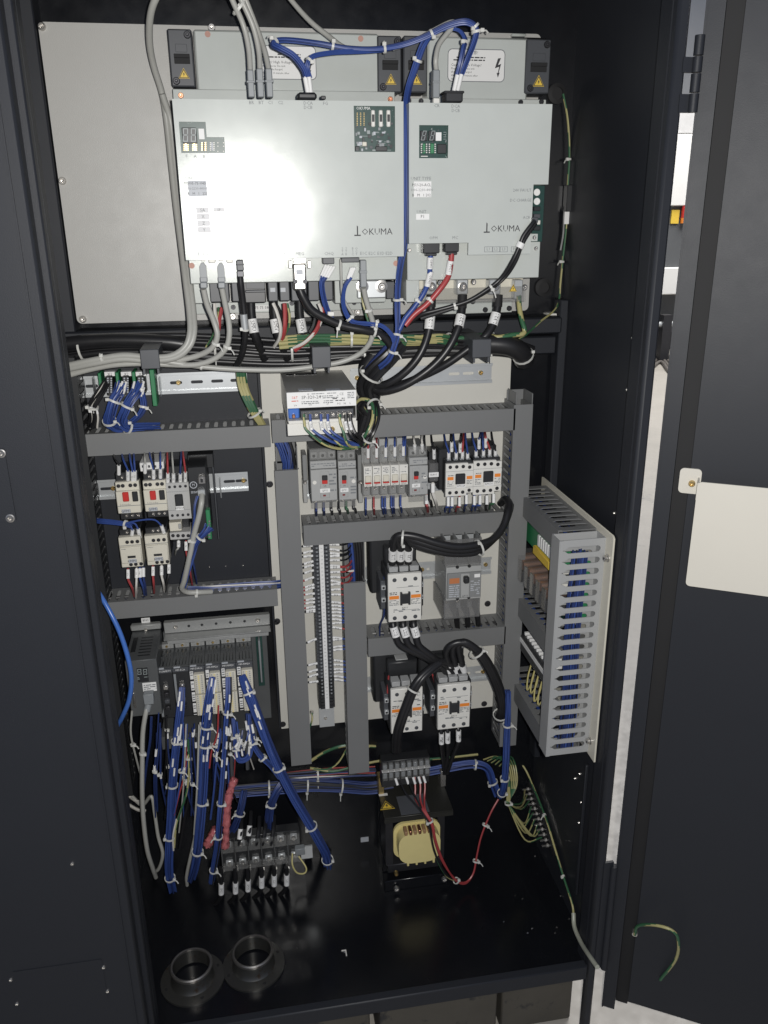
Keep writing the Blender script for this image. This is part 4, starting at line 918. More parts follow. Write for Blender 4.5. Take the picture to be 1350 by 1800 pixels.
for i in range(5):
    px = 639.3 + 15.7 * i; tag = ('QF60', 'QF61', 'QF62', 'QF63', 'QF64')[i]; py = -.9 * i
    t = thing('fuse_switch', ('slim white red-striped breaker directly beside the dark grey end stop', 'slim white red-striped breaker second from the dark grey end stop', 'slim white red-striped breaker in the middle of the five', 'slim white red-striped breaker second from the grey QF1 breaker', 'slim white red-striped breaker directly beside the grey QF1 breaker')[i], 'circuit breaker', at(px, 870, -.06), 'slim white breakers')
    Y = -.108; x0, x1, z0, z1 = at_c(px, 820.5 + py, px + 15.4, 855.5 + py, Y); w = x1 - x0; h = z1 - z0
    MB().box(x0, x1, Y, Y + .03, z0, z1, .0008).build('front', WHT, t); MB().box(x0 + .0004, x1 - .0004, Y + .025, YW - .0075, z0 - h * .65, z1 + h * 1.1, .001).build('body', BGREY, t)
    MB().box(x0 + w * .15, x1 - w * .15, Y - .004, Y, z0 + h * .24, z0 + h * .56, .001).build('lever', IVORY, t); MB().box(x0 + w * .12, x1 - w * .15, Y - .0045, Y, z0 + h * .17, z0 + h * .235, .0004).build('red_stripe', REDP, t)
    smallprint(t, x0 + w * .15, x1 - w * .2, z0 + h * .62, z0 + h * .92, Y - .0003, 4, GINK, .7); txt(tag, .0042, (x0 + w * .48, Y - .0003, z0 + h * .08), INK, t)
    MB().box(x0 + .0008, x1 - .0008, Y + .006, Y + .02, z1 + h * .03, z1 + h * .85, .002).build('upper_terminal_cover', CLEAR, t); MB().box(x0 + .0004, x1 - .0004, Y + .004, Y + .02, z0 - h * .64, z0 - .0006, .001).build('lower_terminal_cover', CLEAR, t)
    screw(t, (x0 + w * .5, Y + .024, z1 + h * .45), .0034, .003, STEEL); screw(t, (x0 + w * .5, Y + .024, z0 - h * .3), .003, .003, STEEL)
for px0, px1, lab in ((531, 541, 'dark grey rail end stop beside the QF52 breaker'), (628.5, 638, 'dark grey end stop between breakers and slim white breakers')):
    t = thing('end_stop', lab, 'end stop', at(px0, 870, -.05), 'rail end stops'); bx('block', BGREY2, t, px0, 800, px1, 845, -.075, -.0375, .001); bx('clamp', BGREY, t, px0 + 1, 846, px1, 884, -.062, -.0375, .001); screw(t, at((px0 + px1) / 2, 848, -.075), .003, .003)
t = thing('signal_relay', 'slim black relay with a white tag between QF1 and the contactors', 'relay', at(762, 830, -.06))
bx('base', BPL, t, 754, 795, 771, 848, -.080, -.0375, .001); bx('clear_case', SMOKE, t, 755, 815, 770.5, 846, -.105, -.0801, .001); k = bx('tag', PAPER, t, 754, 831, 771, 838, -.1068, -.1052, 0); ptxt('KA01', .0052, 762.5, 834.5, -.1071, INK, k)
# big contactors
def big_contactor(px0, py0, px1, py1, Y, tag, lab, lo=False):
    x0, x1, z0, z1 = at_c(px0, py0, px1, py1, Y); w = x1 - x0; h = z1 - z0; yb = YW - .008
    t = thing('power_contactor', lab, 'contactor', (x0, yb, z0), 'large white power contactors')
    MB().box(x0 - w * .36, x1 + w * .06, -.085, yb, z0 + h * .30, z1 + h * .50, .004).box(x0 - .002, x1 + w * .05, Y + .008, -.0855, z0 + h * .02, z1 + h * .02, .002).box(x0 + w * .02, x1 - w * .02, Y + .04, -.086, z1 + h * .02, z1 + h * .36, .003).build('body', BPL, t)
    MB().box(x0, x1, Y, Y + .008, z0, z1, .0012).build('front', WHT, t)
    for i in range(3):
        u = x0 + w * (.19 + .31 * i)
        hole(t, u, Y, z1 - h * .115, w * .062, BPL2); hole(t, u, Y, z0 + h * .085, w * .062, BPL2)
        MB().box(u - w * .135, u + w * .135, Y + .008, Y + .030, z1 + .0004, z1 + h * .115, .001).build('terminal_hood', GREYL, t)
    for u0, u1 in ((.03, .32), (.68, .97)):
        MB().box(x0 + w * u0, x0 + w * u1, Y - .0003, Y, z0 + h * .485, z0 + h * .555).build('orange_band', ORANGE, t); smallprint(t, x0 + w * u0, x0 + w * u1, z0 + h * .35, z0 + h * .475, Y - .0003, 4, GINK, .7)
    smallprint(t, x0 + w * .04, x0 + w * .26, z0 + h * .57, z0 + h * .64, Y - .0003, 2, INK, .9); smallprint(t, x0 + w * .82, x0 + w * .92, z0 + h * .59, z0 + h * .63, Y - .0003, 1, INK, 1)
    for zc in (.72, .24): MB().box(x0 + w * .25, x0 + w * .92, Y - .0003, Y, z0 + h * zc, z0 + h * zc + .0006).build('print_line', GINK, t); smallprint(t, x0 + w * .08, x0 + w * .95, z0 + h * (zc - .04), z0 + h * (zc + .04), Y - .0003, 2, GINK, .25)
    bxx = x0 + w * .5; bz = z0 + h * .50; a_ = w * .15
    MB().plate([(bxx - a_, bz - h * .13), (bxx - a_ * .6, bz - h * .13), (bxx - a_ * .6, bz - h * .10), (bxx + a_ * .6, bz - h * .10), (bxx + a_ * .6, bz - h * .13), (bxx + a_, bz - h * .13), (bxx + a_, bz + h * .13), (bxx + a_ * .6, bz + h * .13), (bxx + a_ * .6, bz + h * .09), (bxx - a_ * .6, bz + h * .09), (bxx - a_ * .6, bz + h * .13), (bxx - a_, bz + h * .13)], [], Y - .005, Y, XZ).build('armature_block', BPL, t)
    txt(tag, h * .05, (bxx, Y - .0003, z0 + h * .29), INK, t)
    for sx, sd in ((x0 - w * .10, -1), (x1 + w * .04, 1)):
        g = MB().box(sx - w * .075, sx + w * .075, Y + .018, -.0856, z0 + h * .20, z0 + h * .80, .001).build('auxiliary_block', BPL2 if sd < 0 else BPL, t)
        for zc in (.68, .42): MB().box(sx - w * .065, sx + w * .065, Y + .012, Y + .018, z0 + h * (zc - .045), z0 + h * (zc + .045), .0006).build('aux_terminal', ZINC2, g); hole(g, sx, Y + .012, z0 + h * zc, w * .035, RUB)
    return t
big_contactor(682, 1011, 741, 1089.5, -.150, 'KM11', 'big white power contactor with orange bands below the breaker row duct')
big_contactor(687, 1213, 742.5, 1284.5, -.150, 'KM12', 'big white power contactor crossed by a thick black lead')
big_contactor(770, 1206, 825.5, 1277.5, -.150, 'KM13', 'big white power contactor beside the lower right corner of the panel')
# terminal riser behind the lower left contactor
t = thing('coil_terminal', 'small white two-socket terminal with red wires above the crossed contactor', 'terminal block', at(705, 1165, -.08)); bx('block', BGREY, t, 696, 1160, 717, 1170, -.105, -.0383, .001); bx('shelf', BPL, t, 690, 1170, 726, 1186, -.092, -.0383, .001)
for px in (703, 711): q = at(px, 1165, -.105); hole(t, q.x, q.y, q.z, .0024, RUB)
# moulded main breaker
mb = thing('main_breaker', 'grey moulded-case main breaker with clear terminal covers beside the big upper contactor', 'circuit breaker', at(815, 1060, -.06)); Y = -.135
x0, x1, z0, z1 = at_c(785.5, 1000, 846, 1053, Y); w = x1 - x0; h = z1 - z0
MB().box(x0 + .001, x1 - .001, Y + .012, YW - .0085, z0 - h * .02, z1 + h * .05, .002).build('body', BGREY, mb); MB().box(x0, x1, Y + .004, Y + .018, z0, z1, .001).build('frame', BGREY, mb)
f = MB().box(x0 + w * .02, x1 - w * .02, Y, Y + .004, z0 + h * .08, z1 - h * .16, .0006).build('front', BGREY2, mb)
MB().box(x0 + w * .08, x0 + w * .36, Y - .0003, Y, z0 + h * .54, z0 + h * .70).build('orange_print', mat('dull_orange', (.45, .16, .06), .5), f); smallprint(f, x0 + w * .07, x0 + w * .36, z0 + h * .12, z0 + h * .5, Y - .0003, 6, GPAPER, .7); smallprint(f, x0 + w * .68, x1 - w * .06, z0 + h * .16, z0 + h * .6, Y - .0003, 8, GPAPER, .7)
MB().box(x0 + w * .40, x0 + w * .64, Y - .0015, Y, z0 + h * .10, z1 - h * .18, .0006).build('toggle_plate', BGREY, mb); MB().box(x0 + w * .45, x0 + w * .60, Y - .012, Y - .0015, z0 + h * .58, z0 + h * .78, .002).build('toggle', BPL, mb); txt('QF10', .005, (x0 + w * .52, Y - .0018, z0 + h * .15), INK, mb)
MB().box(x0 + w * .78, x1 - w * .06, Y - .0008, Y, z0 + h * .68, z0 + h * .78).build('tag', PAPER, f)
for za, zb_, n_ in ((z1 + .001, z1 + h * .78, 'upper_cover'), (z0 - h * .62, z0 - .001, 'lower_cover')):
    g = MB().box(x0 - .002, x1 + .001, Y + .010, Y + .0115, za, zb_, .0005).box(x0 - .002, x0 - .0006, Y + .0116, YW - .009, za, zb_).box(x1 - .0004, x1 + .001, Y + .0116, YW - .009, za, zb_).build(n_, SMOKE, mb)
    for i in range(4): u = x0 + (w - .002) * i / 3; MB().box(u, u + .0014, Y + .012, YW - .009, za, zb_).build('barrier', BGREY2, g)
    for i in range(3): u = x0 + w * (i + .5) / 3; MB().box(u - .006, u + .006, Y + .045, Y + .05, za + .004, zb_ - .004).build('terminal', ZINC2, g); screw(g, (u, Y + .045, za + h * .3 if za > z1 else zb_ - h * .3), .005, .004, STEEL)
for px, py in ((804, 997), (825, 995), (804, 1052), (824, 1050)): q = at(px, py, Y + .003); hole(mb, q.x, q.y, q.z, .003, RUB)
# ================================================================ long terminal strip
tl = thing('terminal_row', 'long upright black terminal strip with white number strip and ferruled wires', 'terminal strip', at(570, 1245, -.06))
YT2 = -.080
zt_, zb_ = at(560, 953, YT2).z, at(578, 1246, YT2).z
xA, xB = at(551, 1000, YT2).x, at(581, 1000, YT2).x
xs0 = at(562, 1000, YT2).x; xs1 = at(570, 1000, YT2).x; N = 46
ph = (zt_ - zb_) / N
tm = None
for i in range(N):
    z = zb_ + i * ph
    o = MB().box(xA, xB, YT2 + .004, YW - .008, z + .0002, z + ph - .0002, .0004).box(xA + .0035, xB - .0035, YT2, YT2 + .0039, z + .0006, z + ph - .0006, .0006).build('terminal', BPL if i < 9 else BPL2, tl) if tm is None or i == 9 else None
    if o: tm = o; base_z = z
    else:
        o = tm.copy(); COL.objects.link(o); o.parent = tl; o.location = (0, 0, z - base_z)
    if i >= 4:
        for u in (.24, .80): MB().box(xA + (xB - xA) * u - .0014, xA + (xB - xA) * u + .0014, YT2 - .0005, YT2, z + ph * .3, z + ph * .7).build('clamp_screw', GPLUG, tl)
MB().box(xs0, xs1, YT2 - .0022, YT2 - .0006, zb_ + .001, zt_, .0003).build('number_strip', PAPER, tl)
for i in range(3, N): txt(str(60 - i), .0038, ((xs0 + xs1) / 2, YT2 - .0025, zb_ + (i + .5) * ph), GINK, tl)
MB().box(xA + .002, xB + .001, -.042, -.031, at(578, 1276, -.04).z, zb_ - .0005).build('rail_tail', ZINC2, tl); screw(tl, at(572, 1262, -.042), .0035, .003)
for sgn, xs, rows in ((-1, xA, (957, 966, 975, 984, 991, 1000, 1012, 1025, 1030, 1041, 1050, 1056, 1064, 1069, 1072, 1120, 1163, 1174, 1182, 1195)), (1, xB, (957, 965, 972, 978, 985, 994, 998, 1006, 1014, 1020, 1028, 1037, 1045, 1058, 1064, 1070, 1076, 1082, 1088, 1096, 1102, 1120, 1125, 1138, 1143, 1160, 1168, 1176, 1182, 1188, 1194))):
    for j, py in enumerate(rows):
        q = at(566 + (py - 1000) * .05, py, YT2 + .004); z = q.z; a = Vector((xs + sgn * -.002, YT2 + .002, z)); e = Vector((xs + sgn * .024, YT2 - .004 + random.uniform(-.004, .004), z + random.uniform(-.005, .003)))
        m_ = a.lerp(e, .08); n_ = a.lerp(e, .74)
        MB().cyl(m_, n_, .0024, n=8).build('ferrule_marker', PAPER, tl)
        for kk in (.3, .45, .6): c = m_.lerp(n_, kk); MB().box(c.x - .0005, c.x + .0005, c.y - .00262, c.y - .0023, c.z - .0011, c.z + .0011).build('marker_print', INK, tl)
        if sgn < 0: MB().tube(spline([n_, e, e + Vector((-.012, .006, .002)), e + Vector((-.022, .014, .0))], 3), .0016, 6).build('wire', RED if 1006 < py < 1068 else BCAB, tl)
        else: MB().tube(spline([n_, e, e + Vector((.010, .012, -.002)), e + Vector((.018, .028, .0))], 3), .0016, 6).build('wire', RED if (990 < py < 1060 or 1096 < py < 1103) else (BLUE if py > 1055 else BCAB), tl)
q = at(548, 1252, -.034); t, P = cable('earth_tail', 'short green and yellow earth tail screwed to the panel under the terminal strip', 'wire', [(548, 1252, -.036), (549, 1262, -.042), (547, 1272, -.045), (543, 1281, -.04)], .0018, 'gy'); screw(t, q, .004, .004, STEEL)
# ================================================================ plugs on the drives
def plug(par, px0, py0, px1, py1, Y0, Y1, m=GPLUG, name='plug', ring=True):
    g = bx(name, m, par, px0, py0, px1, py1, Y0, Y1, .0012)
    if ring: bx('grip_ring', m, g, px0 - .6, py0 + (py1 - py0) * .40, px1 + .6, py0 + (py1 - py0) * .48, Y0 - .0008, Y1, .0005)
    return g
YC = -.185
GC = 'grey signal cables'
tops = (('grey cable plugged into the BR socket on top of the wide drive', [(395, -30, -.20), (412, 8, -.19), (428, 45, -.18), (437, 85, -.18), (440, 124, YC)], 441, 124),
        ('grey cable plugged into the BT socket on top of the wide drive', [(408, -30, -.19), (430, 12, -.185), (446, 50, -.18), (455, 90, -.18), (457, 124, YC)], 457.5, 122),
        ('grey cable plugged into the C1 socket on top of the wide drive', [(420, -30, -.17), (440, 20, -.165), (456, 62, -.165), (466, 92, -.175), (473, 124, YC)], 473.5, 122))
for lab, pts, px, py in tops:
    t, P = cable('signal_cable', lab, 'cable', pts, .0037, GCAB, group=GC)
    plug(t, px - 7, py - 2, px + 7, 171, YC - .008, YC + .008)
t = thing('cable_tie', 'white tie gathering grey cables above the wide drive', 'cable tie', at(412, 8, -.19)); P = path([(395, -10, -.19), (420, 12, -.18), (445, 40, -.18)]); tie_at(t, P, .5, .011, 'band')
cable('signal_cable', 'grey cable slanting over the wide drive into the blue loom', 'cable', [(480, -40, -.10), (520, 10, -.11), (548, 40, -.12), (578, 64, -.13), (602, 82, -.145), (625, 88, -.15), (660, 88, -.15), (700, 82, -.15)], .0036, GCAB, group=GC)
t, P = cable('signal_cable', 'grey cable plugged into the top of the narrow drive', 'cable', [(690, 85, -.155), (730, 72, -.16), (760, 55, -.165), (790, 40, -.17), (800, 42, -.175), (785, 60, -.18), (771, 80, -.185), (766, 105, -.19), (767, 125, YC)], .0036, GCAB, group=GC)
plug(t, 761.5, 122, 773, 172, YC - .008, YC + .008); bx('boot', WHT, t, 762, 172, 773, 182, YC - .006, YC + .006, .001)
# D-shaped plugs with blue leads
t = thing('data_plug', 'wide black plug with white-sleeved blue leads on top of the wide drive', 'plug', at(541, 172, -.18)); bx('shell', BPL, t, 523, 161.5, 557.5, 175.5, YC - .012, YC + .012, .003)
sleeve(t, at(536, 135, YC), at(541, 163, YC), .0032); sleeve(t, at(543, 135, YC - .003), at(546.5, 163, YC), .0032); bx('latch', BPL, t, 564, 168, 573, 175, YC - .006, YC, .001)
t = thing('data_plug', 'wide black plug with white-sleeved blue leads on top of the narrow drive', 'plug', at(798, 178, -.18)); bx('shell', BPL, t, 783, 160, 814, 180, YC - .012, YC + .012, .002); bx('flange', BPL, t, 781, 159, 816.5, 164, YC - .014, YC + .012, .001)
sleeve(t, at(804, 132, YC), at(798, 160, YC), .0032); sleeve(t, at(811, 131, YC - .003), at(804, 160, YC - .003), .0032)
BM = [BLUE, BLUE, BLUE2, BLUE]
bundle('blue_loom', 'blue loom looping from the wide drive plug across to the narrow drive plug', 'wire loom', [(539, 137, YC), (533, 120, -.19), (515, 98, -.19), (492, 85, -.19), (481, 79, -.185), (486, 71, -.18), (510, 70, -.175), (560, 76, -.17), (610, 85, -.17), (660, 87, -.17), (705, 80, -.17), (745, 66, -.175), (785, 46, -.18), (815, 38, -.185), (832, 43, -.19), (838, 56, -.19), (832, 80, -.19), (822, 105, -.19), (812, 131, YC)], 8, .0013, .0037, BM, (.26, .42, .52, .63, .80), twist=2.5)
bundle('blue_loom', 'thin blue loom from the wide drive plug joining above it', 'wire loom', [(545, 137, YC), (540, 118, -.19), (545, 104, -.19), (556, 97, -.188), (590, 92, -.178), (630, 90, -.172), (670, 87, -.168), (700, 81, -.168)], 5, .0012, .0026, BM, (.28,), twist=1.5)
bundle('blue_loom', 'blue leads rising from the narrow drive plug in a narrow arch', 'wire loom', [(804, 133, YC), (810, 110, -.19), (815, 85, -.19), (818, 68, -.185), (806, 52, -.18), (780, 52, -.175), (750, 66, -.172)], 4, .0013, .0026, BM, (.42,), twist=1.0)
bundle('blue_loom', 'blue loom dropping through the slot between the two drives', 'wire loom', [(755, 62, -.17), (744, 80, -.17), (737, 98, -.165), (728, 125, -.16), (718, 158, -.16), (713.5, 200, -.18), (714, 270, -.185), (714, 350, -.185), (711, 425, -.18), (704, 462, -.175), (699, 500, -.165), (698, 540, -.16), (699, 580, -.165), (694, 605, -.17), (684, 630, -.165), (668, 645, -.15)], 9, .0014, .0042, BM, (.16, .72, .83, .90), twist=2.0)
t = thing('tie_cluster', 'white tie heads on blue leads above the narrow drive', 'cable tie', at(838, 52, -.19)); P = path([(826, 40, -.19), (838, 56, -.19), (832, 80, -.19)]); tie_at(t, P, .5, .0066, 'band')
# plugs below the wide drive
YB_ = -.182
for lab, px, py, pts in (('grey cable from the E1A socket under the wide drive', 357, 458, [(357.5, 508, YB_), (364, 535, -.175), (376, 565, -.17), (382, 590, -.17), (372, 612, -.165), (345, 626, -.155), (305, 634, -.15), (265, 633, -.15), (215, 634, -.145), (165, 642, -.14), (108, 655, -.13)]),
                         ('grey cable from the E1B socket under the wide drive', 388.5, 458, [(390, 506, YB_), (396, 535, -.175), (402, 565, -.17), (403, 590, -.168), (397, 612, -.165), (378, 630, -.16), (345, 641, -.155), (300, 641, -.15), (255, 639, -.15), (205, 641, -.148), (160, 649, -.14), (108, 663, -.13)])):
    t, P = cable('signal_cable', lab, 'cable', pts, .0043, GCAB, ties=(.36,), group=GC)
    b = MB(); x0, x1, z0, z1 = rc(px - 7, py, px + 7, 487, YB_); b.prism([(x0, z0), (x1, z0), (x1, z1 - .008), (x1 - .003, z1 - .003), (x0 + .003, z1 - .003), (x0, z1 - .008)], YB_ - .006, YB_ + .006).build('plug', GPLUG, t)
    bx('grip', GPLUG, t, px - 6, 487, px + 8, 496, YB_ - .0045, YB_ + .0045, .001); bx('boot', GPLUG, t, px - 6, 496, px + 8, 507, YB_ - .006, YB_ + .006, .0015); bx('latch', WHT, t, px - 4, 452, px + 4, 459, YB_ - .003, YB_ + .003, .0005); bx('socket', WHT, t, px + 9, 454, px + 22, 462, YB_ + .004, YB_ + .02, .001)
t, P = cable('motor_lead', 'black lead with crimped plug hanging under the wide drive', 'cable', [(422, 485, YB_), (424, 505, -.18), (427, 530, -.175), (430, 556, -.172), (431, 575, -.17), (430, 600, -.16), (425, 625, -.14), (415, 645, -.12)], .0048, BCAB, ties=(.60,))
plug(t, 415, 457, 429, 476, YB_ - .007, YB_ + .007, BPL2); bx('collar', DARKST, t, 416, 476, 429, 487, YB_ - .006, YB_ + .006, .001); sleeve(t, at(428, 552, -.1735), at(431, 578, -.171), .0056, m=ZINC2)
# silver D-sub under the wide drive with thick black lead
t, P = cable('pulse_cable', 'thick black cable leaving the silver plug under the wide drive', 'cable', [(527, 508, YB_), (533, 522, -.182), (548, 545, -.18), (575, 561, -.178), (605, 573, -.176), (640, 580, -.175), (668, 588, -.17), (684, 602, -.165), (690, 622, -.155), (680, 645, -.14)], .0062, BCAB, ties=(.42, .62))
g = bx('plug_shell', STEEL, t, 514.5, 463, 539.5, 510, YB_ - .008, YB_ + .008, .0025); bx('label', GPAPER, g, 520, 474, 533, 483, YB_ - .0085, YB_ - .008, 0)
for px in (519.5, 536): screw(g, at(px, 495, YB_ - .008), .0034, .002, DARKST); 
for px in (507, 540): bx('jack_screw', STEEL, g, px, 458, px + 7, 472, YB_ - .004, YB_ + .004, .001)
bx('shroud', STEEL, g, 516, 454, 538, 463, YB_ - .006, YB_ + .006, .0006)
# motor power leads behind with sleeves
for i, (px, s, lab) in enumerate(((441, 'SMU', 'black motor lead with white sleeve SMU under the wide drive'), (481, 'SMV', 'black motor lead with white sleeve SMV under the wide drive'), (526, 'SMW', 'black motor lead with white sleeve SMW under the wide drive'))):
    t, P = cable('motor_lead', lab, 'cable', [(px, 528, -.105), (px + 1, 550, -.11), (px + 4, 572, -.115), (px + 8, 590, -.115), (px + 16, 610, -.10), (px + 24, 630, -.08)], .0068, BCAB, group='black motor leads under the wide drive')
    sleeve(t, at(px + 1.5, 561, -.1125), at(px + 6, 585, -.116), .0078, s, size=.0085)
def drop(lab, cat, items, ties=(), name='wire_set', par=None):
    pts0 = items[0][0]; t = thing(name, lab, cat, at(*pts0[0]))
    for pts, m, r in items:
        b = MB(); P = path(pts, 5)
        if m == 'gy': b.tube(P, r, 6, .5).build('wire', [GRN, EYEL], t)
        else: b.tube(P, r, 6).build('wire', m, t)
    for pts, i, r in ties: tie_at(t, path(pts, 5), i, r)
    return t
drop('white, red and green brake wires hanging behind the E1 cables', 'wires', [([(377, 533, -.13), (378, 550, -.13), (382, 580, -.125), (372, 610, -.11)], WWIRE, .0026), ([(390, 540, -.12), (386, 560, -.12), (384, 580, -.12), (376, 605, -.10)], RED, .003), ([(384, 540, -.12), (383, 560, -.118), (374, 590, -.11), (362, 610, -.10)], 'gy', .0016)])
drop('white, red and green motor wires hanging between sleeves SMV and SMW', 'wires', [([(480, 533, -.135), (487, 550, -.138), (493, 575, -.14), (491, 595, -.13), (482, 610, -.11)], WWIRE, .0027), ([(500, 533, -.13), (501, 555, -.13), (500, 580, -.13), (494, 603, -.11)], RED, .0036), ([(505, 533, -.13), (509, 555, -.132), (507, 575, -.13), (500, 590, -.12)], 'gy', .002), ([(487, 536, -.13), (494, 550, -.13), (497, 570, -.12)], BCAB, .002)])
drop('red and white brake leads curving left under the thick black cable', 'wires', [([(560, 533, -.13), (566, 550, -.13), (562, 570, -.135), (550, 588, -.14), (535, 602, -.14), (516, 612, -.13)], WWIRE, .0026), ([(568, 540, -.128), (565, 556, -.13), (556, 580, -.138), (540, 598, -.138), (518, 616, -.13)], RED, .0034), ([(556, 545, -.125), (552, 570, -.13), (545, 585, -.13)], BCAB, .003)])
t = bundle('blue_loom', 'blue leads with white sleeves hanging from the CHQ plug', 'wire loom', [(570, 486, -.18), (566, 500, -.178), (570, 525, -.17), (577, 547, -.165), (584, 560, -.16)], 8, .0013, .0038, BM, (), fan0=1.6)[0]
for i in range(4): sleeve(t, at(573 + i * 5, 465 + i, YB_), at(563 + i * 4.5, 488, -.18), .0022)
bx('plug', BPL2, t, 567, 453, 588, 464, YB_ - .006, YB_ + .01, .001); bx('tie', WHT, t, 576, 548, 588, 556, -.172, -.16, .001)
t = bundle('blue_loom', 'small blue leads with white sleeves from the STA plugs', 'wire loom', [(617, 487, -.18), (606, 505, -.178), (603, 530, -.17), (609, 552, -.165), (622, 566, -.165), (650, 569, -.168), (672, 573, -.17), (688, 588, -.17), (694, 602, -.17)], 6, .0013, .0031, BM, (.45, .7), fan0=1.3)[0]
for i in range(3): sleeve(t, at(624 - i * 3, 470, YB_), at(615 - i * 2, 490, -.18), .0022)
bx('plug', BPL2, t, 600, 453, 632, 461, YB_ - .006, YB_ + .01, .001)
cable('signal_lead', 'thin grey lead hanging beside the STA plugs', 'cable', [(599, 456, YB_), (600, 490, -.18), (602, 520, -.17), (612, 540, -.165), (622, 556, -.16)], .0022, GCAB)
t, P = cable('signal_cable', 'grey cable from the E1C socket under the wide drive logo', 'cable', [(639, 506, YB_), (643, 525, -.175), (650, 548, -.17), (655, 566, -.165), (655, 585, -.17), (650, 603, -.165), (632, 622, -.155), (600, 636, -.15), (555, 644, -.15), (500, 650, -.15), (440, 650, -.15), (380, 647, -.15), (320, 640, -.152), (270, 632, -.155), (210, 630, -.15), (160, 636, -.145), (108, 648, -.13)], .0042, GCAB, ties=(.12, .26, .72), group=GC)
plug(t, 633, 457, 645, 505, YB_ - .006, YB_ + .006)
drop('pair of green and yellow earth wires beside the E1C cable', 'wires', [([(636, 515, -.125), (639, 535, -.13), (645, 558, -.13), (650, 570, -.13)], 'gy', .0022), ([(638, 515, -.123), (643, 540, -.125), (648, 560, -.128), (655, 572, -.13)], 'gy', .0022)])
# big grey cables on the left
for lab, dx, dy, e in (('thick grey cable dropping from the cabinet roof past the wide drive', 0, 0, 0), ('second thick grey cable lying beside the first down the upper plate', 7, 3, 1)):
    pts = [(300 + dx, -40, -.16), (275 + dx, -5, -.15), (264 + dx, 30, -.13), (263 + dx, 75, -.10), (270 + dx, 115, -.075), (285, 165, -.055 - .0075 * e), (293 + dx, 215, -.05), (300 + dx, 280, -.055), (309 + dx, 360, -.07), (318 + dx, 430, -.09), (327 + dx, 500, -.12), (333 + dx, 550, -.14), (334 + dx, 585, -.155), (325 + dx, 610, -.16), (300 + dx, 626 + dy, -.16), (262, 628 + dy * 2, -.158), (215, 625 + dy * 2, -.155), (165, 633 + dy * 2, -.15), (108, 645 + dy * 2, -.135)]
    if e: pts = pts[5:]
    cable('signal_cable', lab, 'cable', pts, .0048, GCAB, ties=(.93,) if e == 0 else (), group=GC)
# saddles: black clips hooked over the cross bar
for lab, px0, py0, px1, py1 in (('black plastic saddle clip over the grey cables by the green boards', 245, 615, 282, 648), ('black plastic saddle clip above the white power supply', 548, 610, 582, 646), ('black plastic saddle clip at the top right of the white panel', 831, 597, 863, 628)):
    t = thing('saddle_clip', lab, 'cable clip', at((px0 + px1) / 2, py1, -.1), 'black saddle clips'); bx('front_pad', BPL2, t, px0, py0, px1, py1, -.176, -.173, .001)
    x0, x1, z0, z1 = rc(px0, py0, px1, py1, -.173); MB().box(x0, x1, -.1729, -.028, z1 - .003, z1, .0005).build('strap', BPL2, t); MB().box(x0 + .002, x0 + .005, -.172, -.028, z0 - .008, z1 - .0032).box(x1 - .005, x1 - .002, -.172, -.028, z0 - .008, z1 - .0032).build('side_cheeks', BPL2, t)
# harness trunk behind
bundle('black_cable_loom', 'black cable trunk running along under the drives', 'cable loom', [(112, 617, -.06), (180, 608, -.07), (260, 606, -.075), (340, 606, -.08), (420, 610, -.085), (500, 614, -.09), (580, 610, -.095), (660, 606, -.1), (740, 600, -.1), (820, 602, -.095), (880, 606, -.09), (930, 622, -.06)], 12, .0044, .015, [BCAB], (.06, .32, .48, .88), twist=1.5, sides=10, partname='cable')
bundle('black_cable_loom', 'second black cable trunk sagging below the first', 'cable loom', [(120, 632, -.05), (200, 628, -.055), (300, 628, -.06), (400, 632, -.065), (480, 634, -.07), (560, 630, -.075), (640, 622, -.08), (720, 615, -.085), (800, 612, -.085), (870, 612, -.08), (915, 618, -.06)], 8, .0044, .012, [BCAB, BCAB, GREY, BCAB], (.6,), twist=1.2, sides=10, partname='cable')
cable('cable_sleeve', 'black sleeved loom on the left lying before the cross bar', 'cable', [(112, 605, -.07), (160, 600, -.075), (220, 598, -.08), (290, 601, -.085), (330, 606, -.085)], .011, BCAB)
cable('cable_sleeve', 'black sleeved loom turning down at the right end of the harness', 'cable', [(850, 604, -.11), (885, 606, -.115), (905, 612, -.115), (918, 622, -.11), (922, 635, -.10)], .017, BCAB, ties=(.85,))
bundle('earth_loom', 'green and yellow earth loom crossing under the drives', 'wire loom', [(490, 602, -.115), (540, 598, -.118), (600, 597, -.12), (650, 597, -.122), (700, 598, -.122), (740, 599, -.12), (775, 596, -.115), (800, 602, -.105)], 8, .0030, .0085, ['gy'], (.35, .95), twist=2.5, sides=8)
cable('earth_lead', 'green and yellow earth lead looping from the narrow drive earth lug', 'wire', [(912, 520, -.125), (913, 540, -.12), (917, 562, -.115), (922, 580, -.115), (918, 587, -.118), (900, 589, -.12), (875, 593, -.12), (850, 590, -.11), (800, 596, -.11)], .0042, 'gy')
drop('green and yellow earth wire running up the back right corner', 'wire', [([(905, 600, -.10), (925, 588, -.08), (950, 565, -.05), (975, 545, -.02), (983, 525, .0), (985, 500, .005), (990, 450, .006), (996, 390, .006), (998, 330, .006), (1001, 270, .006), (998, 210, .008), (990, 165, .012)], 'gy', .0018)], [([(985, 500, .005), (988, 460, .006), (996, 400, .006)], .5, .003), ([(998, 330, .006), (1000, 280, .006), (1000, 250, .006)], .5, .003)])
t = thing('grommet_tail', 'black wire with cream tag on the back right corner', 'wire', at(995, 380, .01)); MB().tube(path([(985, 440, .012), (990, 410, .012), (992, 370, .012), (1000, 340, .014)], 4), .0028, 6).build('wire', BCAB, t); bx('tag', PAPER, t, 993, 372, 1000, 394, .004, .006, .0004); bx('sleeve_block', BPL, t, 998, 325, 1010, 372, .0, .018, .001)
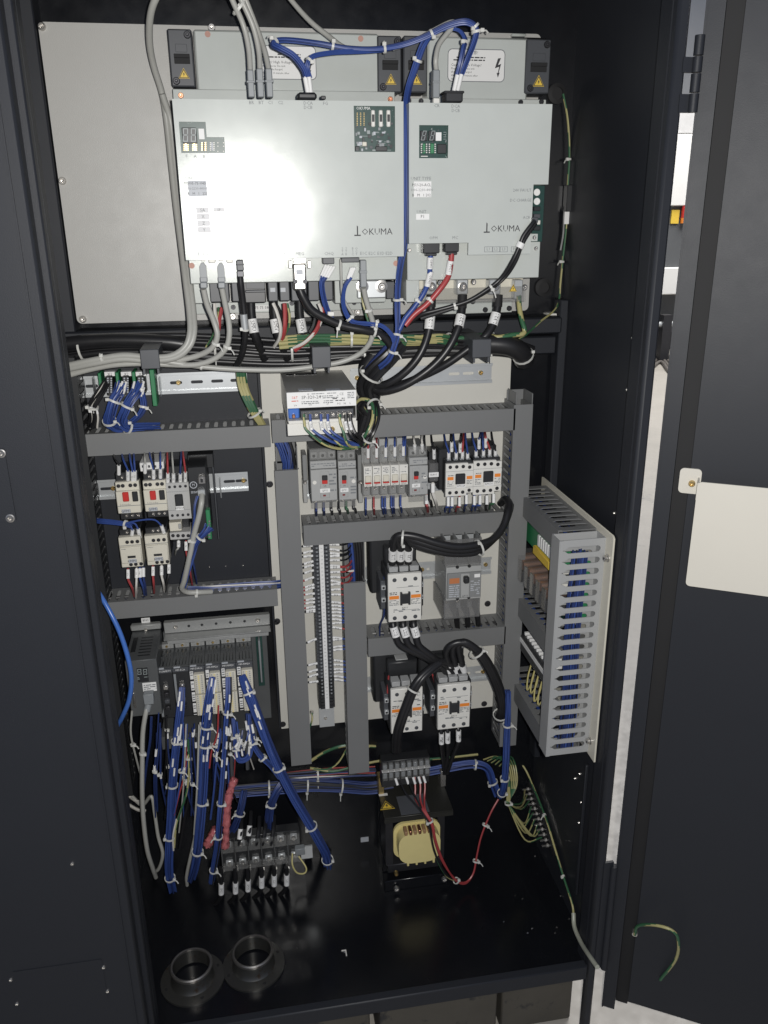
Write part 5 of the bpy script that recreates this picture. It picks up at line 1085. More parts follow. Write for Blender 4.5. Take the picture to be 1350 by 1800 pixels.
# narrow drive: OPM and MC plugs, black control lead
t, P = cable('contactor_lead', 'blue lead with white sleeve from the OPM plug', 'wire', [(757, 445, -.182), (756, 465, -.18), (754, 490, -.175), (745, 515, -.17), (728, 540, -.168), (712, 560, -.168), (702, 580, -.168)], .0040, BLUE, ties=(.6,)); plug(t, 744, 427, 773, 445, -.19, -.172, BPL, ring=False); bx('plug_base', BPL, t, 748, 445, 768, 450, -.186, -.176, .001); sleeve(t, at(756.5, 452, -.1815), at(755.5, 472, -.1785), .0048, 'OPM1', size=.005); sleeve(t, at(757, 477, -.1775), at(751, 503, -.1735), .0046, 'OPM2', size=.005)
t, P = cable('contactor_lead', 'red lead with white sleeve from the MC plug', 'wire', [(794, 445, -.182), (792, 465, -.18), (787, 488, -.175), (772, 510, -.17), (750, 535, -.168), (728, 553, -.166), (712, 572, -.166)], .0045, RED, ties=(.62,)); plug(t, 782, 427, 807, 443, -.19, -.172, BPL, ring=False); bx('plug_base', BPL, t, 785, 443, 804, 448, -.186, -.176, .001); sleeve(t, at(792.5, 458, -.1805), at(788, 482, -.1765), .0052, 'MC1', size=.006)
t, P = cable('control_lead', 'pair of black control leads sweeping down from the narrow drive side board', 'cable', [(940, 388, -.206), (932, 398, -.208), (920, 415, -.208), (912, 435, -.207), (900, 460, -.202), (880, 490, -.188), (855, 510, -.185), (825, 528, -.182), (795, 538, -.178), (765, 546, -.172), (740, 553, -.165), (720, 568, -.15)], .0033, BCAB, ties=(.52, .72)); MB().tube(path([(942, 392, -.205), (928, 412, -.206), (917, 432, -.206), (905, 462, -.200), (885, 490, -.186), (850, 516, -.183), (800, 540, -.177), (740, 560, -.16)], 6), .003, 8).build('jacket', BCAB, t); sleeve(t, at(916.5, 427, -.207), at(912, 436, -.207), .0062); bx('plug', BPL2, t, 936, 382, 946, 392, -.206, -.182, .001)
for s, lab, px, pts in (('L121', 'thick black mains lead with white sleeve L121', 757, [(758, 528, -.13), (757, 550, -.135), (754, 580, -.14), (744, 612, -.145), (728, 638, -.145), (705, 660, -.14), (680, 675, -.13), (655, 680, -.115)]),
                        ('L221', 'thick black mains lead with white sleeve L221', 812, [(813, 528, -.13), (811, 552, -.137), (806, 575, -.145), (792, 606, -.15), (770, 635, -.15), (740, 660, -.148), (705, 680, -.14), (670, 688, -.125), (650, 680, -.11)]),
                        ('L321', 'thick black mains lead with white sleeve L321', 876, [(876, 528, -.125), (873, 548, -.13), (866, 572, -.135), (852, 592, -.14), (825, 612, -.135), (785, 640, -.135), (745, 660, -.14), (705, 676, -.135), (668, 684, -.12)])):
    t, P = cable('mains_lead', lab, 'cable', pts, .0066, BCAB, group='thick mains leads from the narrow drive')
    a = at(*pts[1]); b_ = at(*pts[2]); d = (b_ - a); sleeve(t, a + d * .10, a + d * .95, .0080, s, size=.0090, flip=True); MB().cyl(at(pts[0][0], 518, pts[0][2]), P[4], .0076, n=12).build('boot', RUB, t)
bundle('black_cable_loom', 'black loom diving from the harness behind the power supply', 'cable loom', [(700, 600, -.12), (680, 625, -.125), (658, 650, -.12), (645, 675, -.11), (650, 700, -.105), (640, 725, -.10), (632, 750, -.09), (628, 770, -.075)], 7, .006, .014, [BCAB, BCAB, BLUE2], (.35, .6), twist=1.2, sides=8, partname='cable')
cable('cable_sleeve', 'black sleeved loom bulging behind the blue loom over the white panel', 'cable', [(655, 628, -.09), (645, 645, -.095), (648, 665, -.1), (655, 690, -.1), (650, 705, -.095)], .014, BCAB, ties=(.5,))
bundle('supply_loom', 'black and earth loom looping round the side of the power supply', 'wire loom', [(640, 780, -.18), (650, 765, -.19), (658, 745, -.185), (660, 725, -.175), (655, 708, -.16), (640, 703, -.15), (632, 712, -.14), (640, 725, -.12)], 7, .0028, .007, [BCAB, BCAB, 'gy', BCAB], (.1, .55), sides=8)
# leads on the power supply terminals
YPF = -.212
it = []
for px, m, e in ((534, 'gy', (600, 789)), (545, BLUE, (608, 783)), (564, BLUE, (612, 780)), (576, BLUE, (618, 778)), (597, 'gy', (620, 786)), (608, BCAB, (632, 777)), (616, BCAB, (636, 772))):
    it.append(([(px, 728, YPF - .002), (px + 1, 742, YPF - .006), (px + 6, 757, YPF - .010), (px + (e[0] - px) * .55, e[1] - 8, YPF - .010), (e[0], e[1], -.205), (636, 783, -.195), (648, 768, -.19)], m, .0022 if m != BCAB else .0028))
t = drop('leads fanning from the power supply terminals into the side loom', 'wires', it)
for px, s in ((545, 'P24'), (564, 'N24'), (575.5, 'N24'), (607, 'N12'), (614.5, 'L12')): sleeve(t, at(px, 741, YPF - .006), at(px + 3, 756, YPF - .010), .0030, s, size=.004)
cable('earth_lead', 'green and yellow lead from the power supply foot screw', 'wire', [(584.5, 764, YPF - .003), (588, 772, YPF - .005), (600, 784, YPF - .004), (620, 788, -.205), (640, 782, -.19)], .0019, 'gy')
# blue looms on the green terminal boards
for lab, pts in (('blue loom hanging from the board tagged X2', [(214, 676, -.09), (208, 690, -.10), (200, 705, -.105), (195, 722, -.105), (192, 738, -.10), (200, 750, -.09), (225, 753, -.075)]), ('blue loom hanging from the board tagged X3', [(244, 676, -.09), (238, 690, -.10), (228, 705, -.105), (220, 722, -.105), (214, 740, -.10), (225, 751, -.09), (255, 751, -.075), (278, 751, -.06)])):
    t, P = bundle('blue_loom', lab, 'wire loom', pts, 14, .0015, .0088, BM, (.36, .72), fan0=1.25, twist=.8, sides=5)
    for i in range(8): q = P[0] + Vector((random.uniform(-.009, .009), -.004, random.uniform(-.008, .006))); sleeve(t, q, q + Vector((-.003, -.006, -.010)), .0019)
t, P = bundle('blue_loom', 'rear blue loom curving out from behind the board tagged X3', 'wire loom', [(248, 690, -.085), (252, 712, -.095), (246, 728, -.095), (232, 742, -.09), (226, 752, -.08)], 7, .0015, .005, BM, (.3,), sides=5)
t, P = bundle('black_loom', 'black leads with white ends hanging from the board tagged X1', 'wire loom', [(186, 672, -.09), (178, 688, -.10), (168, 704, -.105), (163, 716, -.105), (165, 735, -.10), (162, 748, -.09)], 9, .0016, .0065, [BCAB, BCAB, WWIRE], (.62,), fan1=1.4, sides=5)
for i in range(5): q = at(155 + i * 3.4, 714 + i * .6, -.107); sleeve(t, q, q + Vector((.001, .002, -.010)), .0020)
for px, py in ((160, 750), (240, 726), (278, 748)): pass
drop('three green and yellow earth wires diving into the duct at the panel corner', 'wires', [([(418 + i * 5, 652, -.07), (422 + i * 5, 680, -.08), (432 + i * 5, 705, -.085), (445 + i * 4, 728, -.085), (458 + i * 3, 748, -.075)], 'gy', .0042) for i in range(3)], [([(440, 715, -.085), (447, 726, -.085), (455, 738, -.08)], .5, .012)])
# control wires: left device group
def feeds(lab, rows, Yd, r=.0016, name='control_wires', m0=None):
    """rows: (top px,py), (end px,py), colour, marker text"""
    t = None
    for (ax, ay), (ex, ey), m, s in rows:
        if t is None: t = thing(name, lab, 'wires', at(ax, ay, Yd + .03))
        up = ey > ay; L = 18 if abs(ey - ay) > 26 else 13
        k = 1 if up else -1
        pts = [(ax, ay, Yd + .035), (ax + (ex - ax) * .35, ay + (ey - ay) * .3, Yd - .004), (ex, ey - k * L, Yd - .006), (ex, ey, Yd)]
        b = MB().tube(path(pts, 5), r, 6, .5 if m == 'gy' else None); b.build('wire', [GRN, EYEL] if m == 'gy' else m, t)
        if s is not None: sleeve(t, at(ex - (ex - ax) * .02, ey - k * L, Yd - .006), at(ex, ey - k * 2, Yd - .0005), max(.0030, r * 1.5), s, size=.004)
    return t
feeds('blue wires with white markers dropping into motor breaker QFM1', [((199, 795), (209, 836), BCAB, ''), ((213, 793), (225, 846), BLUE, 'L1'), ((227, 792), (233, 847), BLUE, 'L2'), ((235, 792), (237, 846), BLUE, 'L3')], -.108)
feeds('blue wires with white markers dropping into motor breaker QFM2', [((254, 791), (255, 833), GCAB, ''), ((262, 790), (270, 843), BLUE, 'L1'), ((269, 790), (271, 842), BCAB, None), ((282, 789), (282, 842), BLUE, 'L3')], -.108)
feeds('red and thin wires with white markers dropping into the contactor tagged KM50A', [((294, 788), (295, 850), RED, '51'), ((302, 787), (305, 851), GCAB, '52'), ((319, 786), (317, 851), BLUE2, '53'), ((321, 786), (326, 848), RED, '54')], -.105)
feeds('red, white and blue wires leaving the contactor tagged KMM1', [((236, 1048), (225, 999), RED, 'U1'), ((239, 1050), (240, 998), WWIRE, 'V1'), ((254, 1046), (246, 997), BLUE, 'W1'), ((257, 1046), (252, 996), BLUE2, '')], -.112, .002)
feeds('red, white and dark wires leaving the contactor tagged KMM2', [((271, 1042), (269, 994), RED, 'U2'), ((289, 1040), (284, 993), WWIRE, 'V2'), ((291, 1040), (297, 990), BCAB, 'W2')], -.112, .002)
feeds('red and blue wires leaving the overload relay downward', [((338, 1028), (327, 950), RED, '96'), ((346, 1026), (336, 951), BLUE2, None), ((308, 975), (314, 949), GCAB, '95')], -.105)
t, P = bundle('blue_loom', 'blue loom crossing from the left duct to the small contactors', 'wire loom', [(158, 913, -.06), (175, 916, -.09), (200, 918, -.10), (218, 920, -.105), (232, 925, -.11)], 5, .0015, .0038, BM, (.15, .8)); 
for pts, e in (([(218, 920, -.105), (228, 922, -.11), (233, 932, -.112)], (231, 947)), ([(218, 920, -.105), (236, 920, -.11), (243, 930, -.112)], (246, 945)), ([(218, 920, -.105), (250, 914, -.11), (272, 914, -.11), (284, 924, -.112)], (290, 942))):
    MB().tube(path(pts, 5), .0015, 6).build('wire', BLUE, t); sleeve(t, at(*pts[-1]), at(e[0], e[1], -.108), .0030, '13', size=.004)
cable('network_cable', 'grey network cable from the black converter down to the lower left duct', 'cable', [(355, 870, -.138), (354, 885, -.15), (349, 910, -.15), (341, 940, -.145), (333, 980, -.14), (324, 1020, -.125), (320, 1034, -.115), (330, 1041, -.105), (352, 1041, -.10), (372, 1040, -.09)], .0046, GCAB, ties=(.38, .86))
bundle('blue_loom', 'blue loom from the converter terminal plug', 'wire loom', [(368, 925, -.142), (358, 938, -.145), (347, 952, -.142), (338, 975, -.138), (328, 1005, -.13), (321, 1032, -.11)], 9, .0014, .0050, BM, (.3,), fan0=2.2, sides=5)
bundle('blue_loom', 'thin blue pair hugging the grey network cable at the converter', 'wire loom', [(348, 872, -.136), (343, 890, -.142), (342, 915, -.143), (336, 950, -.138)], 3, .0014, .003, BM, (), sides=5)
bundle('blue_loom', 'blue wires lying in the lower left duct behind its slots', 'wire loom', [(330, 1036, -.07), (380, 1034, -.06), (440, 1030, -.06), (480, 1028, -.06), (497, 1026, -.055)], 10, .0014, .007, [BLUE, BLUE2, BLUE, WWIRE], (), sides=5)
bundle('blue_loom', 'blue wires showing in the stub above the long upright duct', 'wire loom', [(492, 772, -.06), (500, 790, -.062), (506, 812, -.062), (508, 836, -.06)], 16, .0015, .0105, [BLUE, BLUE, BLUE2], (), sides=5)
drop('black leads showing in the stub above the long upright duct', 'wires', [([(500 + i * 4, 772, -.055), (507 + i * 4, 795, -.06), (514 + i * 2, 815, -.06), (515 + i * 2, 836, -.058)], BCAB, .003) for i in range(3)])
drop('black and blue leads showing in the stub beside the terminal strip', 'wires', [([(612 + i * 4.5, 945, -.058), (615 + i * 4.5, 970, -.06), (618 + i * 4, 1000, -.06), (620 + i * 3.5, 1034, -.058)], (BLUE2, BLUE, BCAB, BCAB, BCAB, BCAB)[i], .003) for i in range(6)] + [([(608, 1002, -.07), (614, 1004, -.075), (622, 1003, -.075)], WWIRE, .002), ([(607, 998, -.07), (613, 1003, -.073), (620, 1006, -.073)], RED, .0016)])
# feeds in the breaker row
feeds('red and blue wires dropping into the five slim white breakers', [((647, 768), (647, 806), RED, ''), ((662, 766), (662, 805), RED, ''), ((679, 765), (678, 804), BLUE, ''), ((694, 764), (694, 803), BLUE, ''), ((709, 763), (709, 802), BLUE, ''), ((713, 763), (712, 800), BLUE, None)], -.100, .0018)
feeds('blue and red wires leaving the five slim white breakers downward', [((643, 905), (643, 874), BLUE, None), ((658, 904), (657, 873), RED, None), ((674, 903), (672, 872), BLUE, None), ((678, 903), (677, 872), BLUE, None), ((690, 902), (688, 871), BLUE, None), ((693, 902), (692, 871), BLUE2, None), ((706, 901), (704, 870), BLUE, None)], -.095, .0019)
feeds('blue and black wires with white markers into the contactor tagged KMC28', [((781, 764), (789, 814), BLUE, '41'), ((793, 763), (794, 795), BCAB, '42'), ((797, 763), (802, 814), BLUE, '43'), ((811, 762), (809, 797), BCAB, '44'), ((815, 762), (813, 812), RED, '45'), ((818, 762), (822, 815), BLUE, '46')], -.108, .0017)
feeds('blue and red wires with white markers into the contactor tagged KMC31', [((830, 761), (837, 811), BLUE, '51'), ((845, 760), (842, 790), BLUE2, '52'), ((848, 760), (850, 810), BLUE, '53'), ((852, 760), (854, 788), RED, '54'), ((853, 760), (861, 808), RED, '55'), ((864, 760), (871, 810), BCAB, '56')], -.108, .0017)
feeds('blue and red wires leaving the contactor tagged KMC28 into the duct', [((782, 900), (788, 872), BLUE, ''), ((790, 900), (795, 872), BLUE, ''), ((801, 899), (808, 872), RED, ''), ((816, 898), (820, 868), BLUE2, '')], -.108, .0018)
feeds('blue and dark wires leaving the contactor tagged KMC31 into the duct', [((829, 897), (834, 870), BLUE, ''), ((835, 897), (844, 869), BLUE, ''), ((854, 896), (856, 869), BCAB, ''), ((860, 895), (868, 866), GRN, '')], -.108, .0018)
feeds('black wire with white marker into the slim tagged relay', [((758, 765), (763, 808), BCAB, 'A1')], -.09, .0018)
feeds('red and white wires leaving the QF1 breaker and slim relay', [((752, 900), (750, 868), RED, ''), ((769, 896), (761, 848), WWIRE, ''), ((759, 890), (754, 860), BCAB, None)], -.095, .0026)
feeds('wires dropping into the QF1 breaker under its clear cover', [((727, 762), (729, 800), WWIRE, ''), ((741, 761), (742, 799), WWIRE, ''), ((746, 761), (747, 800), BCAB, None)], -.098, .0017)
feeds('black wires leaving breakers QF52 and QF51 into the duct', [((556 + i * 14, 906 - i), (556 + i * 13.2, 882 - i * .4), (BLUE2, BLUE2, BCAB, BCAB, GRN, BCAB)[i], None) for i in range(6)], -.095, .0022)
# heavy loop over the big contactor
BL = 'heavy black leads around the big contactors'
hv = thing('heavy_loop', 'three thick black leads looping from the big contactor across to the tall duct', 'cable loom', at(760, 965, -.15), BL)
for i, px in enumerate((690, 704, 718)):
    P = path([(px, 985, -.135), (px + 1, 968, -.145), (694 + i * 5, 948, -.155), (704 + i * 4, 941 + i, -.16), (730, 943 + i * 7, -.165 + i * .003), (770, 955 + i * 7, -.17 + i * .004), (805, 961 + i * 6, -.17 + i * .005), (840, 957 + i * 6, -.165 + i * .005), (868, 947, -.155 + i * .007), (885, 925, -.14 + i * .01), (893 + i, 900, -.125 + i * .012), (895 + i, 886, -.11 + i * .012), (888, 877, -.09 + i * .008), (880, 885, -.07)], 6)
    MB().tube(P, .0064, 10).build('cable', BCAB, hv); sleeve(hv, at(px, 983, -.137), at(px + .6, 966, -.146), .0074, ('L12', 'L22', 'L32')[i], size=.0085)
    MB().cyl(at(px - 1, 1000, -.125), at(px, 982, -.137), .0062, n=12).build('boot', RUB, hv)
tie_at(hv, path([(700, 945, -.16), (712, 946, -.163), (724, 948, -.165)], 6), .4, .013); tie_at(hv, path([(820, 968, -.17), (842, 963, -.165), (860, 952, -.158)], 6), .5, .014)
hv = thing('heavy_leads', 'three thick black leads from under the big upper contactor to the lower contactors', 'cable loom', at(715, 1110, -.15), BL)
for i, px in enumerate((691, 708.5, 727)):
    P = path([(px, 1086, -.13), (px, 1098, -.14), (px + 4, 1115, -.145), (px + 14 - i * 2, 1135, -.148), (740 + i * 9, 1152, -.148), (757 + i * 6, 1162 - i, -.142), (775 + i * 6, 1170 - i * 3, -.135), (786 + i * 14, 1185, -.125)], 6)
    MB().tube(P, .0062, 10).build('cable', BCAB, hv); sleeve(hv, at(px + .5, 1102, -.1415), at(px + 5.5, 1119, -.146), .0074, ('L12', 'L22', 'L32')[i], size=.0085)
hv = thing('heavy_leads', 'thick black leads arching over the right-hand lower contactor', 'cable loom', at(800, 1140, -.14), BL)
for i in range(3):
    P = path([(788 + i * 13, 1180, -.125), (788 + i * 12, 1165, -.135), (784 + i * 12, 1150, -.14), (790 + i * 8, 1136 - i, -.145), (808 + i * 4, 1129 - i * .5, -.148), (828 + i * 2, 1136, -.15), (845 + i * 4, 1155, -.15), (862 + i * 4, 1185, -.145), (874 + i * 4, 1215, -.135), (880 + i * 3, 1245, -.125), (876 + i * 4, 1266, -.11)], 6)
    MB().tube(P, .0062, 10).build('cable', BCAB, hv); sleeve(hv, at(787.5 + i * 12.4, 1168, -.132), at(789 + i * 13, 1180, -.126), .0072)
tie_at(hv, path([(830, 1136, -.15), (846, 1158, -.15), (862, 1185, -.145)], 6), .3, .014); tie_at(hv, path([(878, 1240, -.126), (880, 1256, -.12), (880, 1268, -.11)], 6), .5, .014)
hv = thing('heavy_leads', 'two thick black leads crossing the front of the lower left contactor', 'cable loom', at(720, 1230, -.16), BL)
for i in range(2):
    P = path([(770 + i * 4, 1165 + i, -.145), (752 + i * 5, 1178 + i, -.155), (735 + i * 6, 1195, -.163), (722 + i * 6, 1215, -.165), (712 + i * 6, 1240, -.165), (703 + i * 6, 1265, -.162), (696 + i * 6, 1290, -.15), (694 + i * 6, 1320, -.13)], 6)
    MB().tube(P, .0066, 10).build('cable', BCAB, hv)
tie_at(hv, path([(745, 1188, -.16), (726, 1212, -.165), (712, 1245, -.165)], 6), .5, .011)
hv = thing('motor_leads', 'three sleeved black leads hanging under the right-hand lower contactor', 'cable loom', at(790, 1290, -.13), BL)
for i, (px, py) in enumerate(((776, 1298), (787, 1296), (806, 1293))):
    sleeve(hv, at(px, py - 9, -.135), at(px, py + 9, -.135), .0050, ('SMW', 'SMV', 'SMU')[i], size=.006); MB().tube(path([(px - 1, 1276, -.13), (px, py - 8, -.135), (px, py + 10, -.135), (px + (3, 0, -10)[i], 1330, -.12), (px + (6, -6, -20)[i], 1360, -.10)], 5), .0038, 8).build('cable', BCAB, hv)
drop('red and blue coil wires running down beside the big contactors', 'wires', [([(677, 945, -.06), (677, 980, -.08), (676, 1010, -.115), (675, 1020, -.125)], BLUE2, .0016), ([(676, 1065, -.125), (674, 1085, -.12), (668, 1100, -.10), (668, 1125, -.07)], BLUE2, .0016)])
drop('red coil wires beside the lower contactors', 'wires', [([(686, 1155, -.08), (684, 1180, -.10), (682, 1205, -.125), (681, 1225, -.13)], RED, .0017), ([(698, 1150, -.08), (696, 1165, -.10), (694, 1185, -.10)], RED, .0017), ([(760, 1185, -.11), (764, 1200, -.125), (765, 1220, -.13)], RED, .0015)])
hv = thing('heavy_leads', 'three black leads entering the clear cover on top of the main breaker', 'cable loom', at(815, 950, -.1), BL)
for i, px in enumerate((800, 819, 837)):
    MB().tube(path([(px + 3, 925, -.055), (px + 2, 945, -.07), (px, 962, -.085), (px, 985, -.09)], 5), .0058, 8).build('cable', BCAB, hv)
    MB().tube(path([(px + 1, 1070, -.09), (px + 3, 1085, -.085), (px + 4, 1105, -.07)], 4), .005, 8).build('cable', BCAB, hv)
# ================================================================ controller rack, lower left
DG = mat('dark_grey_steel', (.10, .105, .108), .42, .2, var=.12, vs=30, bump=.1, bs=500)
MG = mat('mid_grey_steel', (.30, .305, .30), .38, .2, var=.1, vs=30)
rk = thing('controller_rack', 'grey steel backplate and rail of the controller rack under the lower left duct', 'rack', at(380, 1270, -.03))
bx('backplate', DG, rk, 286, 1112, 478, 1262, -.034, -.0245, .001)
z = at(380, 1097, -.034).z; x0 = at(288, 1100, -.034).x; x1 = at(474, 1085, -.034).x
g = MB().box(x0, x1, -.036, -.0245, z - .010, z + .012, .001).box(x0, x1, -.060, -.0362, z - .012, z - .0105, .0004).build('top_rail', MG, rk)
for px in (308, 332, 355, 380, 405, 430, 455): q = at(px, 1097 - (px - 380) * .08, -.036); MB().lathe((q.x, -.036, z + .002), (0, -1, 0), [(.0026, 0), (.0026, .0004), (0, .0003)], 10).build('rail_hole', BPL, g)
for px in (308, 453): q = at(px, 1095, -.036); screw(g, (q.x, -.036, z + .002), .0042, .003)
z2 = at(380, 1122, -.060).z
MB().box(x0 + .006, x1 - .004, -.060, -.0345, z2 - .004, z2 + .003, .0006).build('lower_lip', MG, rk)
k = bx('bus_board', PCB, rk, 449, 1118, 466, 1205, -.040, -.0345, .0004); bx('bus_connector', GPLUG, k, 453.5, 1127, 462, 1200, -.062, -.0401, .001)
YM = -.125; zmt = at(361, 1170, YM).z; zmb = zmt - .100
bx('rack_floor', DG, rk, 283, 1296, 452, 1300, -.115, -.0345, .0005)
def module(px0, px1, name, lab, kind):
    x0 = at(px0, 1190, YM).x; x1 = at(px1, 1190, YM).x - .0006; w = x1 - x0
    t = thing('controller_module', lab, 'module', (x0, -.034, zmb), 'plug-in controller modules')
    # casing: side cheeks, ribbed top with open slots
    MB().box(x0, x0 + .001, YM + .004, -.0345, zmb, zmt, .0003).box(x1 - .001, x1, YM + .004, -.0345, zmb, zmt, .0003).box(x0 + .0011, x1 - .0011, -.060, -.0346, zmb, zmt - .004).build('casing', DG, t)
    hs = [[(x0 + w * f - .0011, YM + .010), (x0 + w * f + .0011, YM + .010), (x0 + w * f + .0011, YM + .040), (x0 + w * f - .0011, YM + .040)] for f in (.2, .4, .6, .8)] + [[(x0 + w * f - .0013, YM + .044), (x0 + w * f + .0013, YM + .044), (x0 + w * f + .0013, YM + .070), (x0 + w * f - .0013, YM + .070)] for f in (.25, .5, .75)]
    MB().plate([(x0, YM + .004), (x1, YM + .004), (x1, -.0346), (x0, -.0346)], hs, zmt, zmt + .001, lambda u, v, w_: (u, v, w_)).build('vented_top', DG, t)
    MB().box(x0 + .001, x1 - .001, -.052, -.040, zmt + .0012, zmt + .010, .0006).build('latch_block', MG, t); screw(t, ((x0 + x1) / 2, -.052, zmt + .006), .0024, .002, BRASS)
    MB().box(x0, x1, YM, YM + .004, zmt - .008, zmt, .0005).build('name_band', BPL2, t); txt(name, .0048, (x0 + w * .5, YM - .0003, zmt - .004), PAPER, t)
    MB().box(x0 + w * .1, x0 + w * .5, YM - .0002, YM + .003, zmt + .0005, zmt + .0022).build('tag', GPAPER, t)
    if kind == 'dark':
        MB().box(x0, x1, YM + .002, YM + .006, zmb, zmt - .0082, .0004).build('front', BPL, t)
        MB().box(x0 + w * .04, x0 + w * .18, YM + .001, YM + .0019, zmb + .004, zmt - .012).build('edge_label', GPLUG, t)
        for i in range(4): MB().box(x0 + w * .35, x0 + w * .68, YM - .006, YM + .0019, zmb + .020 + i * .014, zmb + .028 + i * .014, .001).build('connector', (DARKST, BPL2, DARKST, STEEL)[i], t)
    else:
        MB().box(x0, x1, YM + .002, YM + .006, zmb, zmt - .0082, .0004).build('front', BPL2, t)
        s = MB().box(x0 + w * .04, x0 + w * .26, YM, YM + .0019, zmb + .002, zmt - .0095, .0003).build('number_strip', PAPER, t)
        for i in range(4): MB().box(x0 + w * .04, x0 + w * .26, YM - .0005, YM - .0001, zmb + .004 + i * .0225, zmb + .0075 + i * .0225).build('black_square', BPL, s); smallprint(s, x0 + w * .07, x0 + w * .23, zmb + .009 + i * .0225, zmb + .023 + i * .0225, YM - .0003, 3, GINK)
        for h_, (za, zb) in enumerate(((.004, .046), (.049, .088))):
            g = MB().box(x0 + w * .30, x1 - .0008, YM - .008, YM + .0019, zmb + za, zmb + zb, .0008).build('terminal_plug', IVORY, t)
            n = int((zb - za) / .0042)
            for i in range(n):
                for u in (.42, .60, .80): MB().box(x0 + w * u - .0013, x0 + w * u + .0013, YM - .0084, YM - .008, zmb + za + .001 + i * .0042, zmb + za + .0034 + i * .0042).build('socket', (BGREY if u != .60 else COIL), g)
    return t
module(275.5, 304, 'MF-SAFETY', 'dark module marked MF-SAFETY beside the controller unit', 'dark')
module(304, 333, 'MF-ECA', 'dark module marked MF-ECA with a blue loom plugged in', 'dark')
module(333, 361, 'MF-DIA16', 'module marked MF-DIA16 with empty ivory terminals', 'io')
module(361, 389, 'MF-PIM20', 'module marked MF-PIM20 next to MF-DIA16 with blue wires in ivory terminals', 'io')
module(389, 416.5, 'MF-PIM20', 'middle of three modules marked MF-PIM20, wires tied below it', 'io')
module(416.5, 446, 'MF-PIM20', 'endmost module marked MF-PIM20 beside the bus connector', 'io')
# controller unit
cu = thing('controller_unit', 'dark grey controller unit with two-digit display and grey network plug', 'controller', at(248, 1270, -.04)); YU2 = -.145
x0, x1, _, z1 = rc(219, 1163, 277, 1160, YU2); zb = z1 - .11
x1 -= .002
MB().box(x0, x1, YU2, -.0346, zb, z1, .001).build('case', DG, cu)
b = MB(); zc = at(255, 1098, -.036).z; xa = at(230, 1110, -.036).x; xb = at(284, 1110, -.036).x
g = MB().box(xa, xb, -.037, -.0246, z1 + .001, zc, .002).build('mounting_ear', MG, cu); screw(cu, (xa + (xb - xa) * .5, -.037, zc - .010), .0035, .003); screw(cu, (xa + (xb - xa) * .5, -.037, zc - .026), .0022, .002)
for i in range(7): MB().box(x0 + .020, x1 - .012, YU2 + .014 + i * .011, YU2 + .018 + i * .011, z1, z1 + .0004).build('vent_slot', BPL, cu)
MB().box(x0 + .006, x0 + .014, YU2 + .03, YU2 + .085, z1, z1 + .0005).build('vent_slot', BPL, cu)
k = bx('display', BPL, cu, 240, 1175, 262, 1198, YU2 - .001, YU2, .0003)
for i in (0, 1): q = at(242 + i * 10, 1186, YU2 - .001); digit8(cu, q.x, q.z, .0064, .0105, YU2 - .0011, .05)
smallprint(cu, at(242, 1193, YU2).x, at(261, 1193, YU2).x, at(242, 1194.5, YU2).z, at(242, 1189.5, YU2).z, YU2 - .0013, 2, SEG)
st = bx('serial_sticker', PAPER, cu, 250, 1201, 276, 1214, YU2 - .0006, YU2, 0); smallprint(st, at(252, 1200, YU2).x, at(274, 1200, YU2).x, at(252, 1213, YU2).z, at(252, 1203, YU2).z, YU2 - .0009, 3, GINK)
bx('socket', STEEL, cu, 232, 1218, 240, 1245, YU2 - .004, YU2, .001)
st = thing('wall_tag', 'small white tag on the black plate above the controller unit', 'tag', at(255, 1090, -.03)); bx('tag', PAPER, st, 248, 1087, 264, 1094, -.0285, -.0273, 0); ptxt('BN2', .006, 256, 1090.5, -.0288, INK, st)
t, P = cable('network_cable', 'grey network cable hanging from the controller unit', 'cable', [(261, 1238, YU2 - .008), (256, 1255, -.16), (251, 1290, -.16), (250, 1340, -.16), (250, 1400, -.155), (253, 1450, -.15), (259, 1495, -.14), (268, 1525, -.12), (274, 1542, -.10)], .0042, GCAB, ties=(.34,)); plug(t, 251, 1222, 271, 1238, YU2 - .016, YU2 - .0005, GPLUG, ring=False); sleeve(t, at(261, 1237, YU2 - .008), at(258, 1250, YU2 - .012), .006, m=GPLUG)
cable('network_cable', 'second grey cable curling below the controller unit', 'cable', [(232, 1400, -.06), (250, 1415, -.08), (266, 1400, -.10), (272, 1430, -.10), (278, 1470, -.10), (286, 1500, -.10), (280, 1525, -.09), (270, 1535, -.08)], .0034, GCAB)
drop('thin grey and blue leads hanging beside the controller unit', 'wires', [([(232, 1250, -.15), (230, 1290, -.15), (240, 1335, -.14), (248, 1365, -.12)], GCAB, .0018), ([(266, 1260, -.15), (264, 1300, -.15), (258, 1340, -.14), (252, 1390, -.12)], BLUE2, .0024), ([(222, 1395, -.05), (240, 1408, -.07), (252, 1408, -.08)], WWIRE, .003), ([(222, 1412, -.05), (242, 1423, -.07), (255, 1425, -.08)], WWIRE, .003)], [([(228, 1290, -.15), (236, 1320, -.15), (240, 1335, -.14)], .3, .003)])
cable('air_hose', 'bright blue hose bowing out along the left side wall', 'hose', [(150, 1012, -.10), (172, 1040, -.15), (193, 1075, -.17), (212, 1115, -.18), (226, 1160, -.185), (231, 1195, -.185), (227, 1230, -.18), (216, 1258, -.17), (205, 1278, -.15), (192, 1296, -.11)], .0040, BLUEL)
